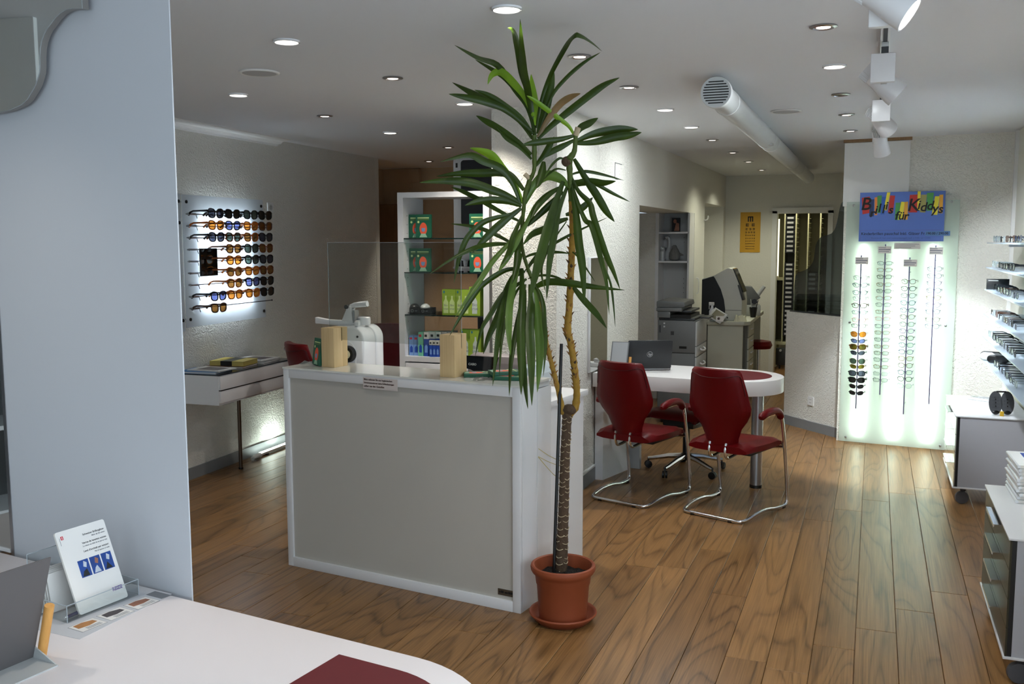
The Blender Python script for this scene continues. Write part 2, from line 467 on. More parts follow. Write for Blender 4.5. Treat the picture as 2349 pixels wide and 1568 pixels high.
# ---- back wall with the doorway to the stock room
bw = MB().box(-2.3, -1.2, 12.7, 12.82, 0, CEIL).box(-1.2, -0.55, 12.7, 12.82, 2.075, CEIL).box(-0.55, 0.2, 12.7, 12.82, 0, CEIL)
struct('wall_back', bw, 'plaster_soft')
fr = MB().box(-1.25, -1.19, 12.66, 12.84, 0, 2.09).box(-0.57, -0.51, 12.66, 12.84, 0, 2.09).box(-1.25, -0.51, 12.66, 12.84, 2.06, 2.13)
d1 = struct('door_1', fr, 'white_matt')
struct('wall_stock_room_back', MB().box(-2.4, 0.4, 14.2, 14.3, 0, CEIL), 'plaster_soft')
struct('wall_stock_room_left', MB().box(-2.0, -1.9, 12.8, 14.3, 0, CEIL), 'plaster_soft')
struct('wall_stock_room_right', MB().box(0.1, 0.2, 8.9, 14.3, 0, CEIL), 'plaster_soft')
# ---- display wall and the right wall
DSA = math.atan2(-0.099, 0.805)
DSO = (-0.213, 8.468, 0)
def ds(name, mb, m, kind=True):
    o = struct(name, mb, m); o.location = DSO; o.rotation_euler = (0, 0, DSA); return o
ds('wall_display', MB().box(-0.05, 1.4, 0.05, 0.3, 0, CEIL), 'plaster_white')
ds('trim_4', MB().box(-0.06, 0.45, 0.035, 0.05, 2.0, 2.52), 'white_matt')
ds('trim_5', MB().box(-0.07, 0.46, 0.03, 0.05, 2.525, 2.5495), 'brown_door')
ds('baseboard_display', MB().box(0.8, 1.25, 0.038, 0.05, 0, 0.085), 'skirting_grey')
struct('wall_right', MB().box(1.0, 1.2, 2.7, 8.6, 0, CEIL).box(1.0, 1.2, -2.6, -2.0, 0, CEIL).box(1.0, 1.2, -2.0, 2.7, 0, 0.25).box(1.0, 1.2, -2.0, 2.7, 2.35, CEIL), 'plaster_soft')
wf = MB()
for y in (-2.0, 0.32, 2.64): wf.box(1.04, 1.12, y, y + 0.06, 0.25, 2.35)
wf.box(1.04, 1.12, -2.0, 2.7, 0.25, 0.31); wf.box(1.04, 1.12, -2.0, 2.7, 2.29, 2.35)
wi2 = struct('window_2', wf, 'dark_grey')
for a, b in ((-1.94, 0.32), (0.38, 2.64)): MB().box(1.075, 1.085, a, b, 0.31, 2.29).build('pane', 'clear_glass', wi2, smooth=False)
struct('trim_6', MB().box(0.975, 1.0, 8.27, 8.31, 0, CEIL), 'white_matt')
# ---- low plastered wall that carries the smoked glass
LOA = math.atan2(8.615 - 9.165, -0.232 + 0.753)
o = struct('wall_low_partition', MB().box(0, 0.80, 0, 0.1, 0, 1.057), 'plaster_white'); o.location = (-0.753, 9.165, 0); o.rotation_euler = (0, 0, LOA)
o = struct('baseboard_low_partition', MB().box(-0.005, 0.80, -0.012, 0, 0, 0.085), 'skirting_grey'); o.location = (-0.753, 9.165, 0); o.rotation_euler = (0, 0, LOA)
# ---- front wall with the shop window behind the camera
fw = MB().box(-5.6, -4.3, -2.6, -2.45, 0, CEIL).box(0.5, 1.3, -2.6, -2.45, 0, CEIL).box(-4.3, 0.5, -2.6, -2.45, 0, 0.35).box(-4.3, 0.5, -2.6, -2.45, 2.35, CEIL)
struct('wall_front', fw, 'plaster_soft')
wf = MB()
for x in (-4.3, -1.93, 0.44): wf.box(x, x + 0.06, -2.56, -2.48, 0.35, 2.35)
wf.box(-4.3, 0.5, -2.56, -2.48, 0.35, 0.41); wf.box(-4.3, 0.5, -2.56, -2.48, 2.29, 2.35)
wi = struct('window_1', wf, 'dark_grey')
for a, b in ((-4.24, -1.93), (-1.87, 0.44)): MB().box(a, b, -2.525, -2.515, 0.41, 2.29).build('pane', 'clear_glass', wi, smooth=False)
# ---- hatch outlines in plaster
struct('trim_7', MB().box(-1.849, -1.8465, 7.02, 7.23, 2.3, 2.303).box(-1.849, -1.8465, 7.02, 7.023, 2.18, 2.3).box(-1.849, -1.8465, 7.02, 7.12, 2.18, 2.183), 'print_grey')

# ================================================================== CEILING FITTINGS
def spot(parent, name, energy, col, angle, loc, aim=None, size=0.035, blend=0.5):
    l = bpy.data.lights.new(name, 'SPOT'); l.energy = energy; l.color = col; l.spot_size = rad(angle); l.spot_blend = blend; l.shadow_soft_size = size
    o = bpy.data.objects.new(name, l); COL.objects.link(o); o.parent = parent; o.location = loc
    if aim is not None: o.rotation_euler = Vector(aim).to_track_quat('-Z', 'Y').to_euler()
    return o
emis('led_disc', (255, 247, 232), 7.0, True)
emis('halogen_disc', (255, 232, 222), 6.0, True)
led_ring = MB().lathe([(0.050, -0.001), (0.056, -0.001), (0.056, -0.007), (0.049, -0.010), (0.046, -0.006), (0.046, -0.001)], n=28, caps=False).mesh('ring')
led_disc = MB().lathe([(0.0465, -0.0065), (0.0465, -0.0045)], n=28).mesh('diffuser')
hal_ring = MB().lathe([(0.034, 0.0), (0.052, -0.001), (0.053, -0.005), (0.040, -0.009), (0.034, -0.004)], n=28, caps=False).mesh('ring')
hal_cup = MB().lathe([(0.036, -0.0045), (0.035, -0.0028)], n=24).mesh('reflector')
hal_disc = MB().lathe([(0.027, -0.0062), (0.027, -0.0047)], n=24).mesh('lamp')
def downlight(x, y, kind, label, power=1.0):
    t = thing('ceiling_downlight', label, 'downlight', (x, y, CEIL), 0, 'recessed downlights in the ceiling')
    if kind in ('led', 'wide'):
        share('ring', led_ring, 'white_gloss', t); share('diffuser', led_disc, 'led_disc', t)
        if kind == 'led': spot(t, 'led_beam', LED_W * power, (1.0, 0.93, 0.82), 112, (0, 0, -0.03), blend=0.9)
        else:
            l = bpy.data.lights.new('led_glow', 'AREA'); l.shape = 'DISK'; l.size = 0.08; l.energy = WIDE_W * power; l.color = (0.92, 0.98, 1.0)
            o = bpy.data.objects.new('led_glow', l); COL.objects.link(o); o.parent = t; o.location = (0, 0, -0.014)
    else:
        share('ring', hal_ring, 'steel', t); share('reflector', hal_cup, 'dark_grey' if kind == 'off' else 'copper', t)
        share('lamp', hal_disc, 'black_gloss' if kind == 'off' else 'halogen_disc', t)
        if kind == 'halo': spot(t, 'halogen_beam', HALO_W * power, (1.0, 0.86, 0.72), 80, (0, 0, -0.03), blend=0.8)
        if kind == 'dim': spot(t, 'dim_beam', HALO_W * power, (1.0, 1.0, 0.78), 140, (0, 0, -0.03), blend=0.8)
mat('copper', (190, 140, 120), 0.25, 1.0)
DL = [(-1.266, 3.271, 'led', 'round white downlight just above the tip of the tall plant', 0.7),
      (-2.32, 3.456, 'led', 'lit white downlight beside the tall white panel, nearest to it', 0.6),
      (-3.41, 4.586, 'led', 'lit white downlight just beyond the round grey ceiling speaker over the counter', 0.4),
      (-2.355, 5.377, 'led', 'lit white downlight in front of the plaster pier', 4.5),
      (-3.51, 6.586, 'led', 'lit white downlight behind the counter, between two dark-ringed ones', 0.35),
      (-1.28, 6.097, 'wide', 'lit white downlight beside the round air duct, nearer of two'),
      (-1.293, 7.091, 'wide', 'lit white downlight beside the round air duct, farther of two'),
      (-0.214, 4.897, 'wide', 'lit white downlight between the dark-ringed row beside the track lights'),
      (-1.28, 4.22, 'halo', 'metal-ringed downlight behind the plant leaves'),
      (-1.282, 5.153, 'halo', 'metal-ringed downlight to the side of the plant, before the air duct'),
      (-2.336, 4.42, 'halo', 'metal-ringed downlight above the counter'),
      (-3.453, 5.564, 'halo', 'metal-ringed downlight over the passage behind the counter'),
      (-0.22, 3.997, 'halo', 'metal-ringed downlight beside the nearest track spotlight'),
      (-0.216, 5.862, 'off', 'unlit black downlight beside the second track spotlight'),
      (-0.21, 6.799, 'halo', 'metal-ringed downlight beside the third track spotlight'),
      (-0.209, 7.8, 'halo', 'metal-ringed downlight nearest to the lit glasses wall'),
      (-1.296, 8.068, 'halo', 'third downlight along the air duct, with metal ring'),
      (-1.297, 9.29, 'halo', 'fourth downlight along the air duct, with metal ring'),
      (-1.289, 10.425, 'dim', 'fifth downlight along the air duct, small and dim', 6),
      (-1.293, 11.7, 'dim', 'sixth downlight along the air duct, closest to the back wall', 8),
      (-3.583, 7.807, 'halo', 'small downlight over the alcove, nearer of two', 9),
      (-4.389, 9.079, 'halo', 'small downlight over the alcove beside the siren box', 18),
      (-0.22, 2.6, 'led', 'added downlight out of the picture above the front desk'), (-2.3, 1.4, 'led', 'added downlight out of the picture beside the shop window'), (-1.27, 2.3, 'led', 'downlight out of the picture right above the front desk', 1.6),  # unseen: the first two are added to light the foreground
      (-1.27, 11.0, 'none', '')]
for x, y, k, *r in DL:
    if k != 'none': downlight(x, y, k, *r)
for x, y, lb in ((-2.869, 4.032, 'round grey ceiling speaker above the counter'), (-0.571, 6.47, 'round grey ceiling speaker between air duct and track lights')):
    t = thing('ceiling_speaker', lb, 'speaker', (x, y, CEIL), 0, 'ceiling speakers')
    MB().lathe([(0.082, -0.001), (0.098, -0.001), (0.098, -0.006), (0.092, -0.010), (0.083, -0.008)], n=36, caps=False).build('rim', 'white_matt', t)
    MB().lathe([(0.0835, -0.008), (0.0835, -0.003)], n=36).build('grille', mat('speaker_grille', (178, 178, 180), 0.7, bump=(900, 0.4, 0.002)), t)
# ---- round air duct
t = thing('air_duct', 'round white air duct with louvred end under the ceiling', 'air duct', (-0.772, 4.9, 2.455))
MB().lathe([(0.067, 0), (0.067, 7.0)], n=32, M=RX(-PI / 2)).build('pipe', mat('duct_white', (214, 218, 220), 0.35, var=0.03), t)
for y in (0.36, 2.35, 2.62, 4.6, 5.3): MB().lathe([(0.0672, 0), (0.0705, 0.002), (0.0705, 0.012), (0.0672, 0.014)], n=32, caps=False, M=T(0, y, 0) @ RX(-PI / 2)).build('joint_band', 'duct_white', t)
MB().lathe([(0.075, -0.012), (0.078, -0.006), (0.078, 0.03), (0.07, 0.032)], n=32, caps=False, M=RX(-PI / 2)).build('end_collar', 'duct_white', t)
MB().lathe([(0.0755, -0.012), (0.0755, -0.006)], n=32, M=RX(-PI / 2)).build('end_plate', 'duct_white', t)
for i in range(9):
    z = -0.052 + i * 0.013; wv = math.sqrt(0.064 ** 2 - z * z)
    MB().box(-wv, wv, -0.0135, -0.0115, z - 0.0028, z + 0.0028).build('louvre_slot', 'black', t)
MB().box(0.03, 0.06, 2.2, 2.26, -0.06, -0.045).build('damper_tab', 'light_grey', t)
for y in (0.15, 2.5, 4.9): MB().box(-0.01, 0.01, y, y + 0.02, 0.06, 0.0945).build('hanger', 'light_grey', t)
# ---- track with four spotlights
t = thing('light_track', 'white ceiling track carrying the spotlights', 'light track', (0.008, 0, CEIL))
MB().box(-0.018, 0.018, 2.6, 7.9, -0.032, -0.0005).build('rail', 'white_lacquer', t)
MB().box(-0.008, 0.008, 2.62, 7.88, -0.0335, -0.032).build('groove', 'dark_grey', t)
emis('spot_face', (255, 250, 240), 12, True)
def track_spot(y, aim, label, flip=0, hot=True, power=1.0):
    t = thing('track_spotlight', label, 'spotlight', (0.008, y, CEIL - 0.034), 0, 'track spotlights')
    MB().box(-0.014, 0.014, -0.06, 0.06, -0.018, 0).build('adapter', 'light_grey', t, 0.002)
    MB().box(-0.014, 0.014, -0.055, -0.025, -0.05, -0.018).build('neck', 'dark_grey', t)
    MB().box(-0.052, 0.042, -0.07, -0.035, -0.16, -0.046).build('driver_box', 'white_lacquer', t, 0.003)
    A = Vector(aim).normalized(); q = A.to_track_quat('Z', 'Y').to_matrix().to_4x4()
    hy, hz = {0: (0.05, -0.15), 1: (-0.11, -0.1), 2: (-0.1, -0.17)}[flip]
    M = T(0.0, hy, hz) @ q @ Matrix.Scale(0.84, 4)
    h = MB().lathe([(0.030, -0.075), (0.048, -0.07), (0.05, -0.03), (0.058, 0.03), (0.062, 0.075), (0.062, 0.09), (0.057, 0.09), (0.054, 0.078)], n=32, caps=False, M=M).lathe([(0.0545, 0.074), (0.0545, 0.0785)], n=32, M=M).build('head', 'white_lacquer', t)
    MB().lathe([(0.0535, 0.0788), (0.0535, 0.0815)], n=32, M=M).build('lens', 'spot_face' if hot else 'light_grey', t)
    for i in range(9):
        x = -0.044 + i * 0.011; hw = math.sqrt(0.05 ** 2 - x * x)
        MB().box(x - 0.0022, x + 0.0022, -hw, hw, -0.118, -0.069, M).build('heat_fin', 'white_lacquer', t)
    MB().box(-0.012, 0.012, min(hy, -0.04), max(hy, -0.04), hz - 0.008, hz + 0.012).build('knuckle', 'light_grey', t)
    spot(t, 'track_beam', TRACK_W * power, (0.86, 0.94, 1.0), 66, M @ Vector((0, 0, 0.10)), A, 0.05, 0.4)
track_spot(3.2, (0.85, -0.12, -0.6), 'nearest track spotlight, glowing lens turned to the glass shelves', 1)
track_spot(4.28, (0.78, 0.1, -0.68), 'second track spotlight from the front, behind its driver box')
track_spot(5.65, (0.5, 0.7, -0.55), 'third track spotlight from the front, facing the shelves', 0, True, 1.7)
track_spot(6.86, (0.2, 0.55, -1.0), 'finned track spotlight aimed down at the lit glasses wall', 2, True, 2.3)

# ================================================================== FRONT: TALL PANEL, MIRROR, DESK
NDO = (-2.389, 2.055, 0)
t = thing('tall_panel', 'tall plain white partition panel standing behind the front desk', 'panel', NDO, ANG)
MB().box(0, 0.747, 0.0, 0.004, 0.0, CEIL - 0.001).build('board', 'panel_white', t, smooth=False)
MB().box(-0.014, 0.0, -0.002, 0.014, 0.0, CEIL - 0.001).build('edge_profile', 'steel', t, smooth=False)
# wavy mirror in front of the panel; lower down it carries on beside the panel
t = thing('wavy_mirror', 'mirror with wavy edge high in front of the tall white panel', 'mirror', NDO, ANG)
wave = [(0.467, 2.52), (0.467, 2.317), (0.43, 2.322), (0.405, 2.322), (0.38, 2.316), (0.357, 2.305), (0.339, 2.292), (0.322, 2.281), (0.309, 2.268), (0.298, 2.252), (0.291, 2.235), (0.287, 2.212), (0.286, 2.19), (0.282, 2.172), (0.274, 2.157), (0.263, 2.14), (0.247, 2.125), (0.225, 2.106), (0.197, 2.093), (0.148, 2.083), (0.099, 2.079), (-0.5, 2.06), (-0.5, 2.52)]
MX = T(0, -0.012, 0) @ RX(PI / 2)
MB().prism(wave, 0, 0.018, MX).build('backing', mat('edge_aluminium', (150, 146, 142), 0.35, 0.6), t, angle=0.4)
MB().prism(wave, 0.018, 0.021, MX).build('silvering', 'mirror', t, smooth=False)
t = thing('long_mirror', 'narrow strip of mirror left of the tall white panel at desk height', 'mirror', NDO, ANG)
MB().box(-0.62, -0.016, 0.0, 0.012, 0.80, 1.62).build('silvering', 'mirror', t, smooth=False)
MB().box(-0.62, -0.016, -0.004, 0.016, 0.788, 0.80).build('bottom_rail', 'white_lacquer', t, smooth=False)
# a shelf unit along the left wall that only the mirrors show
t = thing('window_shelf_unit', 'white shelves against a dark back, seen only in the front mirror', 'shelf unit', (-4.3, 0.75, 0), rad(2.65))
MB().box(-0.02, 0.0, -1.3, 0.9, 0, 2.1).build('back_panel', 'black', t)
for z in (0.45, 0.85, 1.25, 1.65): MB().box(0.0, 0.3, -1.3, 0.9, z, z + 0.02).build('shelf', 'white_gloss', t)
t = thing('bored_side_panel', 'pale cabinet side with bored peg holes, seen in the wavy mirror', 'cabinet panel', (-3.28, 1.52, 0), rad(-25))
MB().box(-0.2, 0.16, 0, 0.02, 1.8, CEIL - 0.0005).build('board', 'white_matt', t)
for z in (1.95, 2.05, 2.15, 2.25, 2.35): MB().cyl((-0.12, 0.019, z), (-0.12, 0.0215, z), 0.006, 12).build('peg_hole', 'black', t)

def desk_outline(r, left, n=28):
    P = [(left, -r), (0, -r)]
    P += [(r * math.sin(a), -r * math.cos(a)) for a in [PI * i / n for i in range(1, n)]]
    return P + [(0, r), (left, r)]
# front desk
t = thing('front_desk', 'white desk with rounded end and dark red inlay at the front', 'desk', (-0.976, 1.513, 0), ANG)
MB().prism(desk_outline(0.325, -1.9), 0.70, 0.79).build('desk_top', mat('desk_white', (236, 228, 228), 0.42), t, 0.003)
MB().prism(desk_outline(0.25, -0.161), 0.79, 0.7912).build('inlay', 'red_linoleum', t, smooth=False)
MB().lathe([(0.04, 0.0), (0.04, 0.70)], (0.08, 0, 0)).build('leg', 'chrome', t)
MB().box(-1.88, -1.8, -0.3, 0.3, 0, 0.70).build('side_panel', 'white_lacquer', t)
# things on the front desk, in the panel's frame
DZ = 0.7901
t = thing('printed_sheet', 'printed price sheet with eyewear pictures lying under the brochure holder', 'paper sheet', (NDO[0], NDO[1], DZ), ANG)
Q = [(0.723, -0.319), (0.685, -0.012), (0.525, -0.012), (0.611 - 0.08, -0.335)]
MB().prism(Q, 0, 0.0008).build('sheet', 'paper_grey', t, smooth=False)
mat('photo_skin', (150, 100, 78), 0.6, var=0.5, vscale=60); mat('photo_dark', (70, 62, 64), 0.6, var=0.5, vscale=70); mat('photo_amber', (176, 120, 66), 0.6, var=0.5, vscale=60)
for i, (y0, m) in enumerate(((-0.29, 'photo_amber'), (-0.21, 'photo_dark'), (-0.13, 'photo_skin'))):
    x0 = 0.64
    MB().box(x0, x0 + 0.056, y0, y0 + 0.07, 0.0008, 0.0011).build('picture_frame', 'print_grey', t, smooth=False)
    MB().box(x0 + 0.001, x0 + 0.055, y0 + 0.001, y0 + 0.069, 0.0011, 0.0013).build('picture_card', 'paper', t, smooth=False)
    MB().prism([(x0 + 0.006, y0 + 0.01), (x0 + 0.03, y0 + 0.008), (x0 + 0.034, y0 + 0.035), (x0 + 0.028, y0 + 0.062), (x0 + 0.012, y0 + 0.06), (x0 + 0.004, y0 + 0.035)], 0.0013, 0.0015).build('picture', m, t, smooth=False)
    for k in range(3): MB().box(x0 + 0.038 + k * 0.005, x0 + 0.040 + k * 0.005, y0 + 0.02, y0 + 0.06, 0.0013, 0.0015).build('text_line', 'print_grey', t, smooth=False)
MB().box(0.63, 0.69, -0.05, -0.02, 0.0008, 0.0011).build('text_block', 'print_grey', t, smooth=False)
# acrylic brochure holder
HZ = DZ + 0.001
t = thing('brochure_holder', 'clear acrylic brochure holder on the front desk', 'brochure holder', (NDO[0], NDO[1], HZ), ANG)
x0, x1, y0, y1 = 0.47, 0.615, -0.272, -0.06
MB().box(x0, x1, y0, y1, 0.0, 0.003).build('base', 'clear_acrylic', t, smooth=False)
MB().box(x1 - 0.003, x1, y0, y1, 0.003, 0.043).build('front_wall', 'clear_acrylic', t, smooth=False)
for y in (y0, y1 - 0.003): MB().box(x0, x1 - 0.003, y, y + 0.003, 0.003, 0.043).build('side_wall', 'clear_acrylic', t, smooth=False)
MB().box(x0, x0 + 0.003, y0, y1, 0.003, 0.15).build('back_wall', 'clear_acrylic', t, smooth=False)
ed = thin('acrylic_edge', (150, 160, 165), 0.2)
mat('acrylic_rim', (168, 176, 182), 0.2)
for a, b in (((x1, y0, 0.043), (x1, y1, 0.043)), ((x0, y0, 0.043), (x1, y0, 0.043)), ((x0, y1, 0.043), (x1, y1, 0.043)), ((x0, y0, 0.15), (x0, y1, 0.15)), ((x1, y0, 0), (x1, y0, 0.043)), ((x1, y1, 0), (x1, y1, 0.043)), ((x0, y0, 0), (x0, y0, 0.15))):
    MB().cyl(a, b, 0.0011, 6).build('bright_edge', 'acrylic_rim', t)
# A5 brochure leaning in the holder
t = thing('brochure', 'white brochure with three blue pictures leaning in the acrylic holder', 'brochure', (NDO[0], NDO[1], 0), ANG)
bl, br_, tl = Vector((0.609, -0.232, 0.7955)), Vector((0.609, -0.088, 0.7955)), Vector((0.525, -0.232, 0.993))
ex = (br_ - bl).normalized(); ey = (tl - bl).normalized(); ez = ex.cross(ey)
BM_ = Matrix(((ex.x, ey.x, ez.x, bl.x), (ex.y, ey.y, ez.y, bl.y), (ex.z, ey.z, ez.z, bl.z), (0, 0, 0, 1)))
MB().prism(rrect(0, 0.144, 0, 0.214, 0.006), -0.006, 0.0, BM_).build('cover', 'paper', t, smooth=False)
mat('photo_blue', (16, 62, 138), 0.5, var=0.5, vscale=40); mat('photo_pale', (190, 196, 206), 0.5, var=0.3, vscale=50)
for i in range(3):
    px = 0.036 + i * 0.034
    MB().box(px, px + 0.03, 0.085, 0.129, 0, 0.0004, BM_).build('photo', 'photo_blue', t, smooth=False)
    MB().prism([(px + 0.004, 0.087), (px + 0.024, 0.087), (px + 0.02 - 0.004 * i, 0.105), (px + 0.01, 0.1)], 0.0004, 0.0006, BM_).build('photo_figure', ['print_dark', 'photo_pale', 'print_dark'][i], t, smooth=False)
    MB().prism([(px + 0.012, 0.112), (px + 0.02, 0.108), (px + 0.024, 0.12), (px + 0.016, 0.126)], 0.0004, 0.0006, BM_).build('photo_figure', ['photo_pale', 'photo_skin', 'photo_pale'][i], t, smooth=False)
for k, (s, bz) in enumerate((('Schweizer Brillengläser', 0.0065), ('Mehr als Sie sehen', 0.005), ('Verres de lunettes suisses', 0.0065), ('Le mieux au-delà de ce qui se voit', 0.005), ('Lenti d\'occhiali per svizzeri', 0.0065), ('Più di quanto si vede', 0.005))):
    lettering('lettering', s, bz * 1.05, 'print_dark' if k % 2 == 0 else 'print_grey', t, BM_ @ T(0.136, 0.19 - (k // 2) * 0.021 - (k % 2) * 0.008, 0.0003), 'RIGHT', 0, 0.00008, 0.0001)
mat('reize_purple', (92, 52, 140), 0.6); mat('swiss_red', (200, 30, 50), 0.6)
lettering('lettering', 'REIZE', 0.012, 'reize_purple', t, BM_ @ T(0.136, 0.031, 0.0003), 'RIGHT', 0, 0.0004, 0.0001)
MB().box(0.012, 0.019, 0.192, 0.201, 0, 0.0004, BM_).build('emblem', 'swiss_red', t, smooth=False)
MB().box(0.0146, 0.0164, 0.1935, 0.1995, 0.0004, 0.0006, BM_).build('emblem_cross', 'paper', t, smooth=False)
MB().box(0.008, 0.0088, 0.178, 0.198, 0, 0.0004, BM_).build('rule_line', 'print_grey', t, smooth=False)
for k in range(5):
    o = MB().box(0, 0.0022, -0.262 + k * 0.002, -0.165, 0.0, 0.105 - 0.002 * k, T(0.505 + k * 0.007, 0, 0) @ RY(-0.18)).build('leaflet', 'paper', None, smooth=False)
    o.location = (NDO[0], NDO[1], HZ + 0.004); o.rotation_euler = (0, 0, ANG)
    tag(o, 'white folded leaflet, %s of five behind the brochure in the acrylic holder' % ORD[k], 'leaflet', 'leaflets in the acrylic holder')
t = thing('pen', 'dark pen lying inside the acrylic holder', 'pen', (NDO[0], NDO[1], HZ + 0.009), ANG)
MB().cyl((0.60, -0.262, 0), (0.59, -0.15, 0), 0.0045, 10).build('barrel', mat('pen_navy', (30, 34, 70), 0.3), t)
MB().cyl((0.6028, -0.27, 0), (0.6, -0.262, 0), 0.002, 8, 0.0045).build('tip', 'chrome', t)

# table mirrors: a bent grey sheet with a round wooden bar
def table_mirror(label, loc, rz, front, wd=0.30, bar=-0.012, sheet=None):
    t = thing('table_mirror', label, 'table mirror', loc, rz, 'bent sheet table mirrors')
    # local: the sheet spans x, leans back to +y at the top
    h, lean = 0.245, 0.082
    M = RX(-math.atan2(lean, h))
    MB().box(0, wd, -0.0035, 0, 0.0, h + 0.015, M).build('sheet', sheet or mat('sheet_grey', (92, 88, 88), 0.45), t, smooth=False)
    MB().box(0.008, wd - 0.008, -0.0045, -0.0035, 0.034, h + 0.009, M).build('glass', front, t, smooth=False)
    MB().box(0, wd, -0.002, 0.085, 0.0, 0.003).build('foot', 'light_grey', t, smooth=False)
    MB().prism([(0.0, 0.0), (0.085, 0.0), (0.004, 0.03)], -0.002, 0.001, RY(PI / 2) @ RZ(PI / 2)).build('gusset', 'light_grey', t, smooth=False)
    MB().cyl((bar, 0.012, 0.004), (bar, 0.05, 0.128), 0.0105, 16).build('wooden_bar', 'oak_dowel', t)
    return t
nx = Vector((math.cos(ANG), math.sin(ANG), 0)); ny = Vector((-math.sin(ANG), math.cos(ANG), 0))
p = Vector(NDO) + nx * 0.72 + ny * -0.435
table_mirror('dark grey bent-sheet table mirror with wooden bar on the front desk', (p.x, p.y, DZ), ANG - PI / 2, 'sheet_dark_dummy' if False else mat('sheet_dark', (66, 61, 61), 0.45))

# ================================================================== EYEGLASSES
def rim_pts(cx, a, b, p, n=20, tilt=0.0, drop=0.0):
    P = []
    for i in range(n):
        th = 2 * PI * i / n; c, s = math.cos(th), math.sin(th)
        x = a * math.copysign(abs(c) ** (2 / p), c); z = b * math.copysign(abs(s) ** (2 / p), s)
        z += tilt * x * (1 if cx > 0 else -1)
        if s < 0: z *= 1 + drop
        P.append((cx + x, 0.10 * (cx + x) ** 2 * 3, z))
    return P
STY = {  # half width of lens, half height, squareness, wire radius, tilt, drop
    'round': (0.0225, 0.0195, 2.1, 0.0017, 0.03, 0), 'rect': (0.0245, 0.0155, 3.2, 0.0017, 0.05, 0), 'panto': (0.0235, 0.0185, 2.5, 0.0021, 0.06, 0.08),
    'full': (0.0255, 0.0195, 2.8, 0.0026, 0.08, 0), 'cat': (0.025, 0.0175, 2.5, 0.0022, 0.2, 0), 'sun': (0.0295, 0.0235, 2.7, 0.0036, 0.07, 0.05), 'aviator': (0.0285, 0.0225, 2.3, 0.0016, 0.1, 0.2)}
GM = {}
def glasses_meshes(st):
    if st in GM: return GM[st]
    a, b, p, r, ti, dr = STY[st]; cx = a + 0.0085
    f = MB()
    for s in (-1, 1): f.tube(rim_pts(s * cx, a, b, p, 20, ti, dr), r, 5, True)
    f.tube([(-0.0095, 0.0, 0.004), (-0.004, -0.001, 0.0075), (0.004, -0.001, 0.0075), (0.0095, 0.0, 0.004)], r * 1.1, 5)
    e = cx + a
    for s in (-1, 1): f.tube([(s * (e - 0.001), 0.3 * e * e, b * 0.45), (s * (e + 0.004), 0.3 * e * e + 0.002, b * 0.5)], r * 1.3, 5)
    fr_ = f.mesh('frame')
    L = []
    for s in (-1, 1):
        P = rim_pts(s * cx, a, b, p, 18, ti, dr)
        vs = [(q[0], q[1], q[2]) for q in P] + [(q[0], q[1] + 0.0012, q[2]) for q in P]; n = len(P)
        L.append(MB().add(vs, [tuple(range(n)), tuple(range(2 * n - 1, n - 1, -1))] + [(i, n + i, n + (i + 1) % n, (i + 1) % n) for i in range(n)]).mesh('lens'))
    te = []
    for s in (-1, 1):
        y0 = 0.3 * e * e + 0.002; rr = r * (1.5 if st in ('sun', 'full', 'cat') else 1.0)
        te.append(MB().tube([(s * (e + 0.004), y0, b * 0.5), (s * (e + 0.005), y0 + 0.05, b * 0.5), (s * (e + 0.003), y0 + 0.092, b * 0.48), (s * (e + 0.0), y0 + 0.112, b * 0.2), (s * (e - 0.003), y0 + 0.128, -b * 0.45)], [rr * 1.4, rr, rr, rr, rr * 1.2], 5).mesh('temple'))
    GM[st] = (fr_, L, te)
    return GM[st]
def glasses(st, fm, lm, label, group, parent_loc, rz=0.0, rx=0.0, cat='glasses', name='eyeglasses', sc=1.0):
    fr_, L, te = glasses_meshes(st)
    t = thing(name, label, cat, parent_loc, rz, group)
    t.rotation_euler = (rx, 0, rz); t.scale = (sc, sc, sc)
    share('frame', fr_, fm, t)
    for q in L: share('lens', q, lm, t)
    for q in te: share('temple', q, fm, t)
    return t
FR = {}
for nme, c, ro, me_ in (('f_black', (14, 14, 16), 0.25, 0), ('f_navy', (40, 44, 96), 0.3, 0), ('f_gold', (130, 104, 66), 0.3, 0.6), ('f_silver', (92, 94, 100), 0.3, 0.6), ('f_tortoise', (96, 48, 20), 0.25, 0),
                        ('f_brown', (70, 44, 30), 0.3, 0), ('f_clear', (160, 170, 172), 0.2, 0), ('f_teal', (40, 78, 98), 0.3, 0), ('f_purple', (96, 60, 120), 0.3, 0), ('f_rose', (180, 120, 120), 0.3, 0), ('f_honey', (168, 88, 30), 0.22, 0)):
    mat(nme, c, ro, me_, var=0.25 if nme in ('f_tortoise', 'f_honey') else 0, vscale=60)
WORD = {'f_black': 'black', 'f_navy': 'navy', 'f_gold': 'gold', 'f_silver': 'silver', 'f_tortoise': 'tortoiseshell', 'f_brown': 'brown', 'f_clear': 'clear', 'f_teal': 'teal', 'f_purple': 'purple', 'f_rose': 'rose', 'f_honey': 'honey'}
for nme, c in (('s_grey', (92, 96, 112)), ('s_brown', (168, 104, 44)), ('s_green', (92, 108, 100)), ('s_amber', (206, 140, 66)), ('s_dark', (34, 36, 40)), ('s_blue', (120, 128, 176)), ('s_tan', (150, 110, 62)), ('s_olive', (120, 110, 52))):
    thin(nme, tuple(int(255 * (x / 255) ** 0.62) for x in c), 0.07, dens=0.1, dcol=tuple(int(x * 0.7) for x in c))

